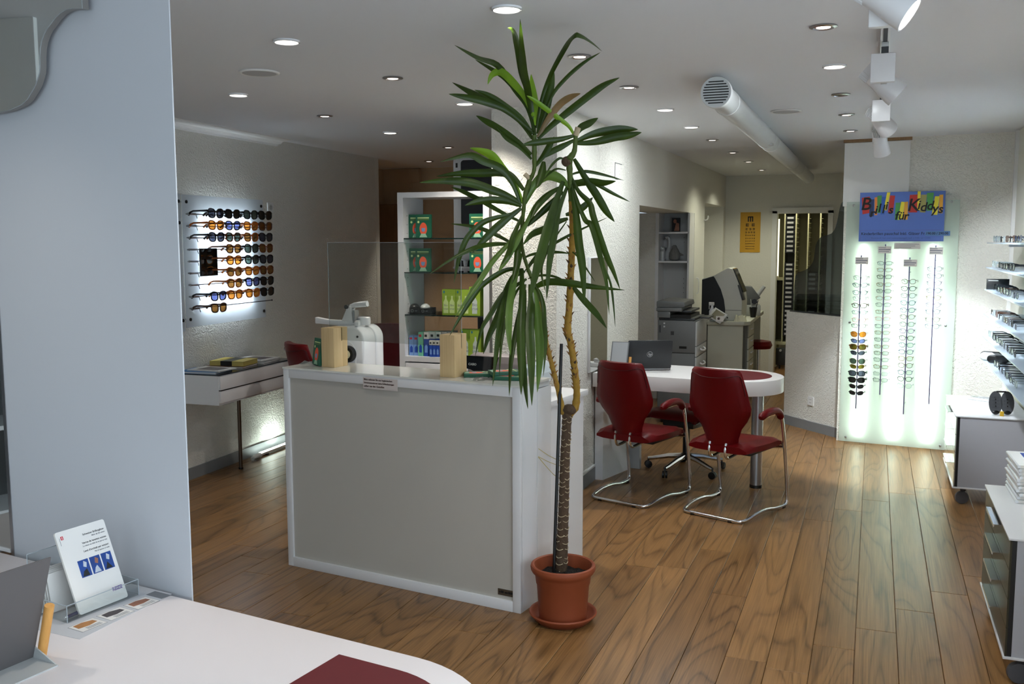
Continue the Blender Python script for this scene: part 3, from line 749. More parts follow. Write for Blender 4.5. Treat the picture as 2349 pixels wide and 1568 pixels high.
# ================================================================== KIDS' DISPLAY (lit acrylic sheet)
def dsl(X, Y=None):  # local x on the display plane from world X
    return (X - DSO[0]) / math.cos(DSA)
dM = T(*DSO) @ RZ(DSA)
PF = -0.045     # the sheet stands off the wall
t = thing('lit_display_sheet', 'tall frosted acrylic display sheet, backlit, with rods of glasses', 'display', DSO, DSA)
MB().box(-0.022, 0.835, -0.004, 0.004, 0.012, 2.035).build('acrylic_sheet', 'frosted_acrylic', t, smooth=False)
for x, z in ((0.034, 2.005), (0.775, 2.02), (0.034, 1.03), (0.772, 1.03), (0.034, 0.048), (0.772, 0.045)):
    MB().lathe([(0.009, 0), (0.009, 0.006), (0.006, 0.008)], n=16, M=T(x, -0.004, z) @ RX(PI / 2)).build('bolt', 'steel', t)
    MB().cyl((x, 0.004, z), (x, 0.05, z), 0.006, 12).build('spacer', 'steel', t)
emis('tube_white', (240, 250, 242), 19)
for x in (0.125, 0.405, 0.665):
    q = thing('fluorescent_tube', 'glowing vertical tube behind the frosted display sheet, ' + {0.125: 'leftmost', 0.405: 'middle', 0.665: 'rightmost'}[x] + ' of three', 'light tube', DSO, DSA, 'tubes behind the display sheet')
    MB().cyl((x, 0.028, 0.06), (x, 0.028, 1.68), 0.0085, 12).build('tube', 'tube_white', q)
    for z in (0.03, 1.68): MB().cyl((x, 0.028, z), (x, 0.028, z + 0.03), 0.0095, 12).build('end_cap', 'white_matt', q)
RODS = [(-0.0905, 1.593, 0.298, 'leftmost'), (0.094, 1.684, 0.431, 'second'), (0.282, 1.577, 0.281, 'third'), (0.4705, 1.676, 0.38, 'rightmost')]
YS = [[560, 600, 640, 672, 710, 747, 788, 820, 865, 903, 935, 968, 1012, 1043, 1080, 1116, 1152, 1188],
      [482, 518, 555, 597, 632, 670, 706, 745, 782, 822, 858, 896, 934, 970, 1006, 1045, 1083, 1118],
      [580, 618, 656, 695, 735, 771, 811, 848, 886, 924, 962, 998, 1036, 1074, 1110, 1148],
      [512, 550, 588, 628, 668, 706, 743, 786, 822]]
ZF = [(1.593, 585, 0.003679), (1.684, 560, 0.003632), (1.577, 590, 0.0036), (1.676, 562, 0.00355)]
OFF = -0.125; K = (8.43 + OFF) / 8.43
SPEC = [
    [('panto', 'f_clear'), ('cat', 'f_teal'), ('panto', 'f_teal'), ('round', 'f_clear'), ('full', 'f_brown'), ('rect', 'f_teal'), ('panto', 'f_rose'), ('rect', 'f_black'),
     ('aviator', 's_amber'), ('cat', 's_blue'), ('sun', 's_olive'), ('cat', 's_grey'), ('aviator', 's_green'), ('cat', 's_olive'), ('sun', 's_grey'), ('sun', 's_dark'), ('cat', 's_dark'), ('cat', 's_dark')],
    [('rect', c) for c in ('f_silver', 'f_gold', 'f_black', 'f_gold', 'f_silver', 'f_gold', 'f_silver', 'f_gold', 'f_rose', 'f_silver', 'f_gold', 'f_silver', 'f_gold', 'f_brown', 'f_silver', 'f_gold', 'f_clear', 'f_silver')],
    [('panto', c) for c in ('f_brown', 'f_black', 'f_silver', 'f_teal', 'f_navy', 'f_brown', 'f_silver', 'f_purple', 'f_black', 'f_teal', 'f_navy', 'f_gold', 'f_brown', 'f_navy', 'f_black', 'f_clear')],
    [('round', c) for c in ('f_navy', 'f_navy', 'f_purple', 'f_navy', 'f_gold', 'f_purple', 'f_navy', 'f_brown', 'f_navy')]]
mat('rod_violet', (104, 98, 132), 0.3, 0.7)
for ri, (X, zt, zb, word) in enumerate(RODS):
    lx = dsl(X * K); zt2 = 1.72 + (zt - 1.72) * K; zb2 = 1.72 + (zb - 1.72) * K
    q = thing('display_rod', 'slim upright rod holding glasses, ' + word + ' on the lit sheet', 'display rod', DSO, DSA, 'rods on the lit display sheet')
    MB().box(lx - 0.0045, lx + 0.0045, OFF - 0.004, OFF + 0.004, zb2, zt2).build('rod', 'rod_violet', q, smooth=False)
    for z in (zb2 + 0.08, zt2 - 0.12): MB().cyl((lx, OFF, z), (lx, -0.004, z), 0.004, 8).build('wall_pin', 'steel', q)
    c = thing('price_card', 'small white price card on the ' + word + ' rod of the lit display', 'price card', DSO, DSA, 'price cards on the rods')
    cz = zt2 - 0.045; cx = lx + 0.005 - (0.0 if ri != 1 else 0.01)
    MB().box(cx - 0.05, cx + 0.05, OFF - 0.0065, OFF - 0.0045, cz - 0.028, cz + 0.028).build('card', 'paper', c, smooth=False)
    for k, (wv, hv) in enumerate(((0.055, 0.004), (0.09, 0.006), (0.08, 0.004))):
        MB().box(cx - 0.046, cx - 0.046 + wv, OFF - 0.0071, OFF - 0.0065, cz + 0.014 - k * 0.015, cz + 0.014 - k * 0.015 + hv).build('print_line', mat('print_slate', (96, 100, 120), 0.6), c, smooth=False)
    n = len(YS[ri])
    for i, yz in enumerate(YS[ri]):
        z0, p0, kk = ZF[ri]
        z = 1.72 + (z0 - (400 + yz / 2.375 - p0) * kk - 1.72) * K
        st, m2 = SPEC[ri][i]
        pos = dM @ Vector((lx, OFF - 0.012, z))
        sun = m2.startswith('s_')
        place = (ORD[i] + ' from the top' if i < n - 1 else 'lowest')
        if sun:
            fm = 'f_black' if m2 in ('s_grey', 's_dark', 's_blue') else 'f_tortoise'
            glasses(st, fm, m2, 'sunglasses, %s on the %s rod of the lit display' % (place, word), 'sunglasses on the lit display', pos, DSA, 0, 'sunglasses', 'sunglasses', 0.93)
        else:
            glasses(st, m2, 'lens_clear', '%s-framed glasses, %s on the %s rod of the lit display' % (WORD[m2], place, word), 'spectacles on the lit display', pos, DSA + random.uniform(-.06, .06), 0, sc=0.95)
# notice beside the second card
q = thing('paper_notice', 'narrow printed paper notice under the blue sign', 'notice', DSO, DSA)
MB().box(0.36, 0.56, -0.0062, -0.0045, 1.645, 1.695).build('strip', 'paper', q, smooth=False)
for k in range(3): MB().box(0.37, 0.55 - 0.03 * k, -0.0068, -0.0062, 1.683 - k * 0.014, 1.686 - k * 0.014).build('print_line', 'print_grey', q, smooth=False)
# blue sign
q = thing('shop_sign', 'blue sign with coloured tile letters above the lit display', 'sign', DSO, DSA)
sx0, sx1, sz0, sz1 = 0.083, 0.728, 1.707, 2.108; sy = -0.016
MB().box(sx0, sx1, sy, sy + 0.008, sz0, sz1).build('board', 'sign_blue', q, smooth=False)
MB().box(sx1 + 0.005, sx1 + 0.045, sy + 0.004, sy + 0.012, 2.075, 2.085).build('tape_strip', 'clear_acrylic', q, smooth=False)
cols = {'r': (196, 48, 40), 'n': (34, 58, 110), 'o': (236, 140, 60), 'g': (80, 160, 84), 'b': (52, 100, 190), 'y': (240, 224, 60), 'k': (166, 158, 92), 'a': (232, 168, 56)}
for k_, c_ in cols.items(): mat('tile_' + k_, c_, 0.5)
SW, SH = (sx1 - sx0) / 1395, (sz1 - sz0) / 800   # sign drawn on a 1395 x 800 grid
def sg(x, y): return (sx0 + x * SW, sz1 - y * SH)
tiles = [('r', [(30, 85), (165, 65), (165, 335), (50, 355)]), ('n', [(175, 115), (240, 110), (240, 390), (165, 390)]), ('o', [(245, 85), (290, 75), (300, 370), (255, 370)]),
         ('g', [(290, 60), (365, 50), (355, 335), (300, 335)]), ('b', [(365, 75), (440, 75), (420, 360), (355, 360)]), ('r', [(500, 55), (585, 60), (560, 340), (475, 335)]), ('y', [(450, 5), (505, 5), (460, 295), (405, 290)]),
         ('g', [(600, 175), (680, 175), (660, 455), (595, 450)]), ('y', [(690, 160), (745, 165), (725, 450), (645, 450)]), ('a', [(745, 165), (800, 160), (805, 450), (735, 450)]),
         ('r', [(825, 55), (955, 50), (955, 335), (815, 335)]), ('k', [(1005, 55), (1100, 55), (1085, 340), (1000, 335)]), ('g', [(1100, 30), (1210, 25), (1195, 310), (1110, 315)]), ('y', [(950, 0), (1000, 0), (1000, 300), (955, 300)]),
         ('a', [(1300, 65), (1360, 60), (1360, 355), (1300, 355)]), ('y', [(1230, 85), (1300, 85), (1280, 380), (1190, 375)])]
for i, (c_, P) in enumerate(tiles):
    zz = 0.0006 + 0.00015 * i
    MB().prism([sg(*p) for p in P], 0, zz, T(0, sy, 0) @ RX(PI / 2)).build('letter_tile', 'tile_' + c_, q, smooth=False)
def slet(s, x, y, h, bold=0.0016, shear=0.18):
    gx, gz = sg(x, y)
    lettering('letter', s, h * SH * 1.75, 'print_dark', q, T(gx, sy - 0.0036, gz) @ FRONT, 'CENTER', shear, bold)
for s, x, y, h in (('B', 100, 195, 165), ('r', 212, 340, 110), ('i', 275, 290, 110), ('l', 330, 260, 110), ('l', 395, 280, 110), ('i', 445, 225, 105), ('s', 520, 290, 110), ('f', 618, 390, 110), ('ü', 695, 390, 105), ('r', 775, 395, 105), ('K', 885, 225, 160), ('i', 975, 220, 115), ('d', 1050, 255, 115), ('d', 1155, 235, 115), ('y', 1235, 280, 115), ('s', 1325, 290, 110)):
    slet(s, x, y, h)
gx, gz = sg(40, 675)
lettering('lettering', 'Kinderbrillen pauschal Inkl. Gläser Fr. ', 0.0325, 'print_dark', q, T(gx, sy - 0.0006, gz) @ FRONT, 'LEFT', 0, 0.0002)
gx2, _ = sg(1110, 675)
MB().box(gx2 - 0.004, gx2 + 0.178, sy - 0.0012, sy, gz - 0.018, gz + 0.019).build('price_strip', mat('strip_blue', (90, 132, 190), 0.5), q, smooth=False)
lettering('lettering', '190.00 / 290.00', 0.0262, 'print_dark', q, T(gx2, sy - 0.0018, gz) @ FRONT, 'LEFT', 0, 0.0005)
gx, gz = sg(215, 745)
lettering('lettering', 'Kunststoff, hart und superentspiegelt (sph ± 4.00, cyl +2.00)', 0.0185, mat('print_faint', (70, 92, 160), 0.6), q, T(gx, sy - 0.0006, gz) @ FRONT, 'LEFT', 0, 0.0)
fl_ = MB()
for a, b, c, d in ((25, 615, 1345, 618), (25, 785, 1345, 788), (25, 615, 28, 788), (1342, 615, 1345, 788)):
    x0, z1 = sg(a, b); x1, z0 = sg(c, d)
    MB().box(x0, x1, sy - 0.0005, sy, z0, z1).build('border_line', mat('line_violet', (110, 90, 150), 0.6), q, smooth=False)

# ================================================================== LEFT WALL: SUNGLASSES DISPLAY
def lwthing(name, label, cat, group=None): return thing(name, label, cat, LWO, LWA, group)
lM = T(*LWO) @ RZ(LWA)
t = lwthing('sunglasses_display', 'backlit white acrylic panel with rows of sunglasses on the left wall', 'display')
MB().box(-0.02, 0.986, -0.056, -0.05, 1.112, 2.047).build('acrylic_sheet', 'opal_acrylic', t, smooth=False)
for x, z in ((0.023, 1.998), (0.958, 1.997), (0.022, 1.168), (0.957, 1.163)):
    MB().lathe([(0.012, 0), (0.012, 0.006), (0.008, 0.009)], n=16, M=T(x, -0.056, z) @ RX(PI / 2)).build('bolt', 'black', t)
    MB().cyl((x, -0.05, z), (x, 0.0, z), 0.007, 10).build('spacer', 'steel', t)
emis('tube_cool', (228, 242, 255), 30)
for k in range(5):
    z = 1.27 + k * 0.145
    q = lwthing('hidden_light_tube', 'light tube hidden behind the sunglasses panel, ' + ('lowest', 'second lowest', 'middle', 'second highest', 'topmost')[k] + ' of five', 'light tube', 'tubes behind the sunglasses panel')
    MB().cyl((0.16, -0.022, z), (0.80, -0.022, z), 0.009, 12).build('tube', 'tube_cool', q)
    for x in (0.12, 0.80): MB().cyl((x, -0.022, z), (x + 0.04, -0.022, z), 0.01, 12).build('end_cap', 'white_matt', q)
t = lwthing('side_acrylic_panel', 'edge of a second white acrylic panel beside the sunglasses panel', 'display')
MB().box(-0.95, -0.045, -0.062, -0.056, 1.09, 2.05).build('acrylic_sheet', 'opal_acrylic', t, smooth=False)
for z in (1.998, 1.85, 1.168): MB().lathe([(0.012, 0), (0.012, 0.006), (0.008, 0.009)], n=16, M=T(-0.07, -0.062, z) @ RX(PI / 2)).build('bolt', 'black', t)
for x in (-0.9, -0.07): MB().cyl((x, -0.056, 1.168), (x, 0.0, 1.168), 0.007, 10).build('spacer', 'steel', t)
COLX = [0.095, 0.296, 0.523, 0.719]
SUN = [[('f_black', 's_grey'), ('f_black', 's_dark'), ('f_black', 's_green'), ('f_black', 's_dark')],
       [('f_honey', 's_amber'), ('f_black', 's_blue'), ('f_honey', 's_amber'), ('f_brown', 's_brown')],
       [('f_black', 's_grey'), ('f_tortoise', 's_green'), ('f_honey', 's_tan'), ('f_black', 's_grey')],
       [None, ('f_tortoise', 's_tan'), ('f_black', 's_green'), ('f_tortoise', 's_tan')],
       [None, ('f_honey', 's_amber'), ('f_black', 's_green'), ('f_black', 's_grey')],
       [None, ('f_honey', 's_tan'), ('f_honey', 's_amber'), ('f_tortoise', 's_tan')],
       [None, ('f_honey', 's_tan'), ('f_black', 's_blue'), ('f_black', 's_dark')],
       [('f_black', 's_blue'), ('f_honey', 's_amber'), ('f_honey', 's_amber'), ('f_black', 's_dark')],
       [('f_brown', 's_tan'), None, None, None]]
LWORD = {'s_grey': 'grey', 's_dark': 'black', 's_green': 'green-grey', 's_amber': 'amber', 's_blue': 'pale blue', 's_brown': 'brown', 's_tan': 'tan'}
for i, row in enumerate(SUN):
    z = 1.912 - 0.0832 * i
    q = lwthing('display_rail', 'thin horizontal rail on the sunglasses panel, ' + (ORD[i] + ' from the top' if i < 8 else 'lowest'), 'display rail', 'rails on the sunglasses panel')
    MB().cyl((0.085, -0.085, z), (1.03, -0.085, z), 0.0035, 10).build('rail', 'black', q)
    MB().cyl((-0.0, -0.085, z), (0.085, -0.085, z), 0.0085, 14).build('clamp', 'steel', q)
    MB().cyl((0.02, -0.085, z), (0.02, -0.056, z), 0.006, 10).build('stand_off', 'steel', q)
    MB().cyl((1.03, -0.085, z), (1.036, -0.085, z), 0.006, 10).build('end_knob', 'black', q)
    MB().cyl((0.09, -0.085, z), (0.09, -0.095, z - 0.03), 0.0025, 8).build('hook', 'black', q)
    for j, c in enumerate(row):
        if c is None: continue
        pos = lM @ Vector((COLX[j], -0.248, z + 0.006))
        place = 'alone on the lowest rail' if i == 8 else '%s in the %s row of the wall panel' % (('nearest', 'second', 'third', 'farthest')[j] if row[0] else ('', 'nearest', 'middle', 'farthest')[j], ORD[i])
        glasses('sun', c[0], c[1], '%s-framed sunglasses with %s lenses, %s' % (WORD[c[0]], LWORD[c[1]], place), 'sunglasses on the wall panel', pos, LWA, 0, 'sunglasses', 'sunglasses', 1.28)
t = lwthing('small_mirror', 'small square dark mirror hung among the sunglasses', 'mirror')
MB().box(0.075, 0.268, -0.125, -0.12, 1.478, 1.666).build('glass', mat('mirror_dark', (70, 72, 70), 0.04, 1.0), t, smooth=False)
MB().box(0.07, 0.273, -0.12, -0.115, 1.473, 1.671).build('backing', 'black', t, smooth=False)
for x in (0.1, 0.24): MB().cyl((x, -0.115, 1.58), (x, -0.056, 1.58), 0.004, 8).build('mount_pin', 'steel', t)
t = lwthing('wall_socket', 'white wall socket beside the sunglasses panel', 'socket')
MB().prism(rrect(1.135, 1.215, 1.955, 2.035, 0.006), 0, 0.009, RX(PI / 2)).build('plate', 'white_matt', t)
MB().lathe([(0.024, 0), (0.024, 0.0015)], n=20, M=T(1.175, -0.009, 1.995) @ RX(PI / 2)).build('insert', 'light_grey', t)
for x, z in ((1.167, 2.0), (1.183, 2.0), (1.175, 1.987)): MB().cyl((x, -0.0105, z), (x, -0.0115, z), 0.003, 8).build('pin_hole', 'black', t)

# ---- wall console under it
t = lwthing('wall_console', 'white wall-hung console with two drawers and glass top', 'console')
MB().box(-0.135, 0.85, -0.385, -0.002, 0.59, 0.795).build('body', 'white_lacquer', t, smooth=False)
MB().box(-0.135, 0.85, -0.39, -0.002, 0.7955, 0.8035).build('glass_top', mat('dark_glass_top', (44, 52, 60), 0.08), t, smooth=False)
for z0, z1 in ((0.605, 0.69), (0.697, 0.79)): MB().box(-0.13, 0.845, -0.397, -0.385, z0, z1).build('drawer', 'white_lacquer', t, 0.001)
MB().box(-0.136, 0.851, -0.40, -0.385, 0.691, 0.696).build('drawer_gap', 'black', t, smooth=False)
MB().box(-0.137, -0.135, -0.385, -0.3, 0.59, 0.795).build('end_panel', 'white_lacquer', t, smooth=False)
MB().cyl((0.416, -0.164, 0.012), (0.416, -0.164, 0.59), 0.014, 16).build('leg', mat('leg_bronze', (104, 90, 78), 0.3, 0.8), t)
MB().cyl((0.416, -0.164, 0.0), (0.416, -0.164, 0.014), 0.017, 16).build('foot', 'black', t)
MB().prism([(-0.02, -0.34), (0.1, -0.34), (0.06, -0.2), (-0.02, -0.2)], 0.572, 0.59).build('bracket', 'light_grey', t, smooth=False)
CT_ = 0.8037
def book(name, label, cat, x0, x1, y0, y1, z, th, cover, page='paper', rz=0, pic=None, group='books and magazines on the console'):
    t = thing(name, label, cat, lM @ Vector(((x0 + x1) / 2, (y0 + y1) / 2, z)), LWA + rz, group)
    a, b = (x1 - x0) / 2, (y1 - y0) / 2
    MB().box(-a + 0.003, a - 0.003, -b + 0.003, b, 0.0012, th - 0.0012).build('pages', page, t, smooth=False)
    MB().box(-a, a, -b, b, th - 0.0012, th).build('front_cover', cover, t, smooth=False)
    MB().box(-a, a, -b, b, 0, 0.0012).build('back_cover', cover, t, smooth=False)
    MB().box(-a, a, b, b + 0.0012, 0, th).build('spine', cover, t, smooth=False)
    if pic: MB().box(-a * 0.7, a * 0.7, -b * 0.75, b * 0.6, th, th + 0.0003).build('cover_picture', pic, t, smooth=False)
    return t
mat('mag_blue', (40, 110, 170), 0.4); mat('mag_white', (214, 212, 208), 0.35); mat('book_yellow', (196, 176, 84), 0.55); mat('book_brown', (84, 54, 38), 0.5); mat('mag_photo', (92, 82, 84), 0.4, var=0.5, vscale=25); mat('page_cream', (190, 172, 96), 0.7)
book('magazine', 'blue magazine at the near end of the wall console', 'magazine', -0.12, 0.1, -0.33, -0.04, CT_, 0.012, 'mag_blue', rz=0.1)
book('magazine', 'white magazine with dark cover picture on top of the blue one', 'magazine', -0.08, 0.12, -0.36, -0.09, CT_ + 0.0125, 0.007, 'mag_white', rz=-0.05, pic='mag_photo')
book('book', 'flat brown book underneath the thick yellow one', 'book', 0.18, 0.42, -0.34, -0.04, CT_, 0.012, 'book_brown', rz=0.12)
t = book('book', 'thick yellow book with black band on the wall console', 'book', 0.22, 0.44, -0.33, -0.06, CT_ + 0.0125, 0.034, 'book_yellow', 'page_cream', rz=0.1)
MB().box(-0.1105, 0.1105, -0.04, 0.05, -0.0002, 0.0346).build('band', 'black', t, smooth=False)
book('magazine', 'grey magazine at the bottom of the pile at the console far end', 'magazine', 0.47, 0.72, -0.34, -0.03, CT_, 0.014, 'print_grey', rz=0.08)
book('magazine', 'photo magazine topping the pile at the console far end', 'magazine', 0.5, 0.73, -0.33, -0.06, CT_ + 0.0145, 0.009, 'mag_white', rz=-0.06, pic='mag_photo')
# ---- light batten on the floor
t = thing('floor_light_batten', 'glowing light batten lying on the floor against the left wall', 'light batten', (-4.60, 6.18, 0), LWA)
emis('batten_glow', (235, 255, 245), 26)
MB().box(0.0, 0.62, -0.06, -0.03, 0.012, 0.028).build('housing', 'white_matt', t)
MB().box(0.08, 0.61, -0.055, -0.035, 0.028, 0.034).build('tube', 'batten_glow', t, smooth=False)
MB().tube([(-0.06, -0.07, 0.02), (0.05, -0.065, 0.026)], 0.017, 12).build('end_plug', 'white_matt', t)
MB().tube([(-0.06, -0.07, 0.02), (-0.09, -0.075, 0.03), (-0.1, -0.09, 0.008), (-0.07, -0.11, 0.005)], 0.003, 6).build('cable', 'white_matt', t)
for x in (0.15, 0.5): MB().box(x, x + 0.02, -0.07, -0.02, 0, 0.012).build('foot', 'dark_grey', t)
spot(t, 'batten_beam', 5, (0.86, 1.0, 0.92), 150, (0.35, -0.045, 0.06), (0.1, 0.5, 1.0), 0.05, 0.9)

# ================================================================== SALES COUNTER
CTO = (-2.872, 4.165, 0)
cM = T(*CTO) @ RZ(ANG)
CW, CH = 1.409, 1.058
t = thing('sales_counter', 'white sales counter with grey front panel and glass top', 'counter', CTO, ANG)
MB().box(0.02, CW - 0.02, 0.02, 0.29, 0.0, CH - 0.02).build('carcass', 'white_lacquer', t, smooth=False)
MB().box(0.036, CW - 0.042, 0.012, 0.02, 0.05, CH - 0.045).build('front_panel', 'grey_front', t, smooth=False)
for x0, x1 in ((0, 0.036), (CW - 0.042, CW)): MB().box(x0, x1, 0, 0.02, 0, CH).build('frame_post', 'white_lacquer', t, 0.0015)
MB().box(0.036, CW - 0.042, 0, 0.02, CH - 0.045, CH).build('frame_top', 'white_lacquer', t, 0.0015)
MB().box(0.036, CW - 0.042, -0.001, 0.02, 0, 0.05).build('frame_bottom', 'white_lacquer', t, 0.0015)
MB().box(CW - 0.02, CW, 0.02, 0.165, 0, CH).build('side_panel', 'white_gloss', t, smooth=False)
MB().box(CW - 0.02, CW + 0.001, 0.168, 0.31, 0, CH - 0.028).build('side_panel', 'white_gloss', t, smooth=False)
MB().box(CW - 0.016, CW - 0.006, 0.165, 0.31, CH - 0.026, CH).build('side_rail', 'light_grey', t, smooth=False)
MB().box(0, 0.02, 0.02, 0.30, 0, CH).build('side_panel', 'white_lacquer', t, smooth=False)
MB().box(-0.002, CW + 0.002, -0.003, 0.30, CH, CH + 0.009).build('glass_top', mat('back_painted_glass', (222, 222, 216), 0.06, coat=0.5), t, smooth=False)
MB().box(1.283, 1.372, 0.0095, 0.012, 0.068, 0.098).build('maker_plate', mat('plate_bronze', (92, 82, 70), 0.4, 0.5), t, smooth=False)
for k, (a_, b_) in enumerate(((1.290, 1.297), (1.299, 1.314), (1.319, 1.336), (1.338, 1.362))): MB().box(a_, b_, 0.0091, 0.0095, 0.079, 0.087 + 0.003 * (k % 2)).build('engraving', 'print_dark', t, smooth=False)
st = thing('counter_notice', 'clear sticker with printed notice on the counter front edge', 'sticker', CTO, ANG)
MB().box(0.522, 0.732, -0.0012, -0.0004, 0.993, 1.05).build('strip', mat('sticker_paper', (206, 196, 192), 0.5), st, smooth=False)
mat('print_brown', (54, 26, 22), 0.6)
for k, s in enumerate(('Bitte nehmen Sie aus hygienischen', 'Schutzmassnahmen keine Brillenfassungen', 'selber aus den Gestellen')):
    lettering('lettering', s, 0.0125 if k != 1 else 0.0108, 'print_brown', st, T(0.528, -0.0014, 1.039 - 0.0165 * k) @ FRONT, 'LEFT', 0, 0.00035, 0.0002)
CZ_ = CH + 0.0093
# wooden blocks holding the screen
def block(label, x, y):
    b = thing('wooden_block', label, 'wooden block', cM @ Vector((x, y, CZ_)), ANG, 'wooden blocks holding the screen')
    w_, d_, h_ = 0.083, 0.112, 0.205
    MB().prism([(0, 0), (w_, 0), (w_, d_ * 0.56), (0, d_ * 0.56)], 0, h_).build('block', 'birch_block', b, 0.0012)
    MB().prism([(0, d_ * 0.62), (w_, d_ * 0.62), (w_, d_), (0, d_)], 0, h_).build('block', 'birch_block', b, 0.0012)
    MB().box(0.0, w_, d_ * 0.55, d_ * 0.63, 0, h_ - 0.07).build('slot_floor', 'birch_block', b, smooth=False)
    return b
block('pale wooden block on the counter in front of the white lens machine', 0.178, 0.098)
block('pale wooden block on the counter beside the cash register', 0.926, 0.079)
sc_ = thing('protective_screen', 'clear acrylic protective screen standing in the two wooden blocks', 'screen', CTO, ANG)
SA = (0.18, 0.1640); SB = (1.009, 0.1455)
an = math.atan2(SB[1] - SA[1], SB[0] - SA[0])
scm = T(SA[0], SA[1], 0) @ RZ(an)
L_ = math.hypot(SB[0] - SA[0], SB[1] - SA[1])
MB().box(0, L_, -0.002, 0.002, CZ_ + 0.14, 1.712, scm).build('sheet', thin('screen_acrylic', (236, 238, 236), 0.03), sc_, smooth=False)
for a, b in (((0, 0, 1.28), (0, 0, 1.712)), ((0, 0, 1.712), (L_, 0, 1.712)), ((L_, 0, 1.28), (L_, 0, 1.712))): MB().cyl(a, b, 0.0014, 6, M=scm).build('bright_edge', 'acrylic_rim', sc_)
# mask packs
def pack(label, M, group='green mask packs'):
    p = thing('mask_pack', label, 'package', (0, 0, 0), 0, group); p.matrix_world = M
    w_, h_, d_ = 0.10, 0.142, 0.016
    MB().prism(rrect(-w_ / 2, w_ / 2, 0, h_, 0.004, 2), 0, d_, RX(PI / 2) @ T(0, 0, -d_)).build('box', 'green_box', p, smooth=False)
    F = RX(PI / 2) @ T(0, 0, -0.0)
    MB().box(-w_ * .38, w_ * .38, -0.0006, 0, h_ * .83, h_ * .87).build('print_stripe', 'lime_pale', p, smooth=False)
    MB().box(-w_ * .38, w_ * .38, -0.0006, 0, h_ * .76, h_ * .80).build('print_stripe', mat('olive_print', (92, 120, 60), 0.5), p, smooth=False)
    MB().prism([(0.026 * math.cos(a) * 0.95, 0.055 + 0.038 * math.sin(a)) for a in [2 * PI * i / 18 for i in range(18)]], 0, 0.0006, F).build('printed_head', 'orange_print', p, smooth=False)
    MB().prism([(-0.013, 0.06), (0.013, 0.06), (0.01, 0.042), (0, 0.036), (-0.01, 0.042)], 0.0006, 0.0011, F).build('printed_mask', mat('mask_print', (120, 150, 190), 0.5), p, smooth=False)
    MB().prism([(-0.026, 0.004), (0.026, 0.004), (0.014, 0.026), (-0.014, 0.026)], 0.0006, 0.0011, F).build('printed_shoulders', mat('mint_print', (150, 190, 160), 0.5), p, smooth=False)
    MB().prism([(-0.032 + 0.007 * math.cos(a), 0.096 + 0.007 * math.sin(a)) for a in [2 * PI * i / 12 for i in range(12)]], 0, 0.0006, F).build('printed_badge', 'lime_pale', p, smooth=False)
    return p
pack('green mask pack leaning against the wooden block on the counter', cM @ T(0.115, 0.122, CZ_ + 0.003) @ RZ(-0.5) @ RX(-0.13))
LIE = RX(-PI / 2)
pack('green mask pack lying flat beside the cash register block', cM @ T(1.075, 0.19, CZ_ + 0.0165) @ RZ(-1.0) @ LIE @ T(0, 0, -0.07))
pack('lower of two green mask packs lying under the plant leaves', cM @ T(1.26, 0.17, CZ_ + 0.0165) @ RZ(-1.25) @ LIE @ T(0, 0, -0.07))
pack('upper of two green mask packs lying crosswise under the plant leaves', cM @ T(1.215, 0.2, CZ_ + 0.0335) @ RZ(-0.8) @ LIE @ T(0, 0, -0.07))
# crumpled clear wrappers
def wrapper(label, x, y):
    w_ = thing('clear_wrapper', label, 'wrapper', cM @ Vector((x, y, CZ_)), random.random(), 'clear plastic wrappers on the counter')
    rr = random.Random(int(x * 1000)); vs = []; n = 7
    for i in range(n):
        for j in range(n): vs.append(((i / (n - 1) - .5) * 0.1, (j / (n - 1) - .5) * 0.06, rr.uniform(0.0008, 0.018) * (0.35 if i in (0, n - 1) or j in (0, n - 1) else 1)))
    MB().add(vs, [(i * n + j, (i + 1) * n + j, (i + 1) * n + j + 1, i * n + j + 1) for i in range(n - 1) for j in range(n - 1)]).build('film', thin('wrap_film', (205, 208, 208), 0.22, 0.08), w_, smooth=False)
wrapper('crumpled clear wrapper on the near left corner of the counter', 0.05, 0.15)
wrapper('crumpled clear wrapper between the green packs under the plant', 1.165, 0.085)
# white bottle behind the second block
b = thing('hand_gel_bottle', 'slim white bottle half hidden behind the wooden block by the register', 'bottle', cM @ Vector((0.935, 0.225, CZ_)), 0)
MB().lathe([(0.02, 0), (0.022, 0.004), (0.022, 0.085), (0.012, 0.1), (0.011, 0.112)], n=18).build('bottle', 'white_gloss', b)
MB().lathe([(0.013, 0.112), (0.013, 0.13)], n=18).build('cap', 'white_matt', b)
# work surface behind the counter
t = thing('work_desk', 'white work surface behind the sales counter', 'desk', CTO, ANG)
MB().box(0.0, 1.36, 0.31, 0.86, 0.90, 0.93).build('worktop', 'white_lacquer', t, 0.002)
for x in (0.02, 1.31): MB().box(x, x + 0.03, 0.33, 0.84, 0, 0.90).build('side_panel', 'white_lacquer', t, smooth=False)
WZ = 0.9305
# white lens machine
t = thing('lens_machine', 'white rounded lens machine with black knob and lever on the counter back', 'lens machine', (-2.69, 4.64, WZ), rad(2))
def hull(x0, x1, z0, z1, r, y0, y1, n=7):
    P = [(x0, z0), (x1, z0)] + [(x1 - r + r * math.cos(a), z1 - r + r * math.sin(a)) for a in [PI / 2 * i / n for i in range(n + 1)]] + [(x0 + r - r * math.cos(a), z1 - r + r * math.sin(a)) for a in [PI / 2 * (n - i) / n for i in range(n + 1)]]
    return P, RX(PI / 2) @ T(0, 0, -y1), y1 - y0
P, M, h = hull(-0.15, 0.095, 0, 0.325, 0.075, -0.13, 0.02); MB().prism(P, 0, h, M).build('front_shell', 'white_gloss', t, 0.012, 3)
P, M, h = hull(-0.149, 0.094, 0, 0.323, 0.075, 0.022, 0.12); MB().prism(P, 0, h, M).build('rear_shell', 'white_gloss', t, 0.012, 3)
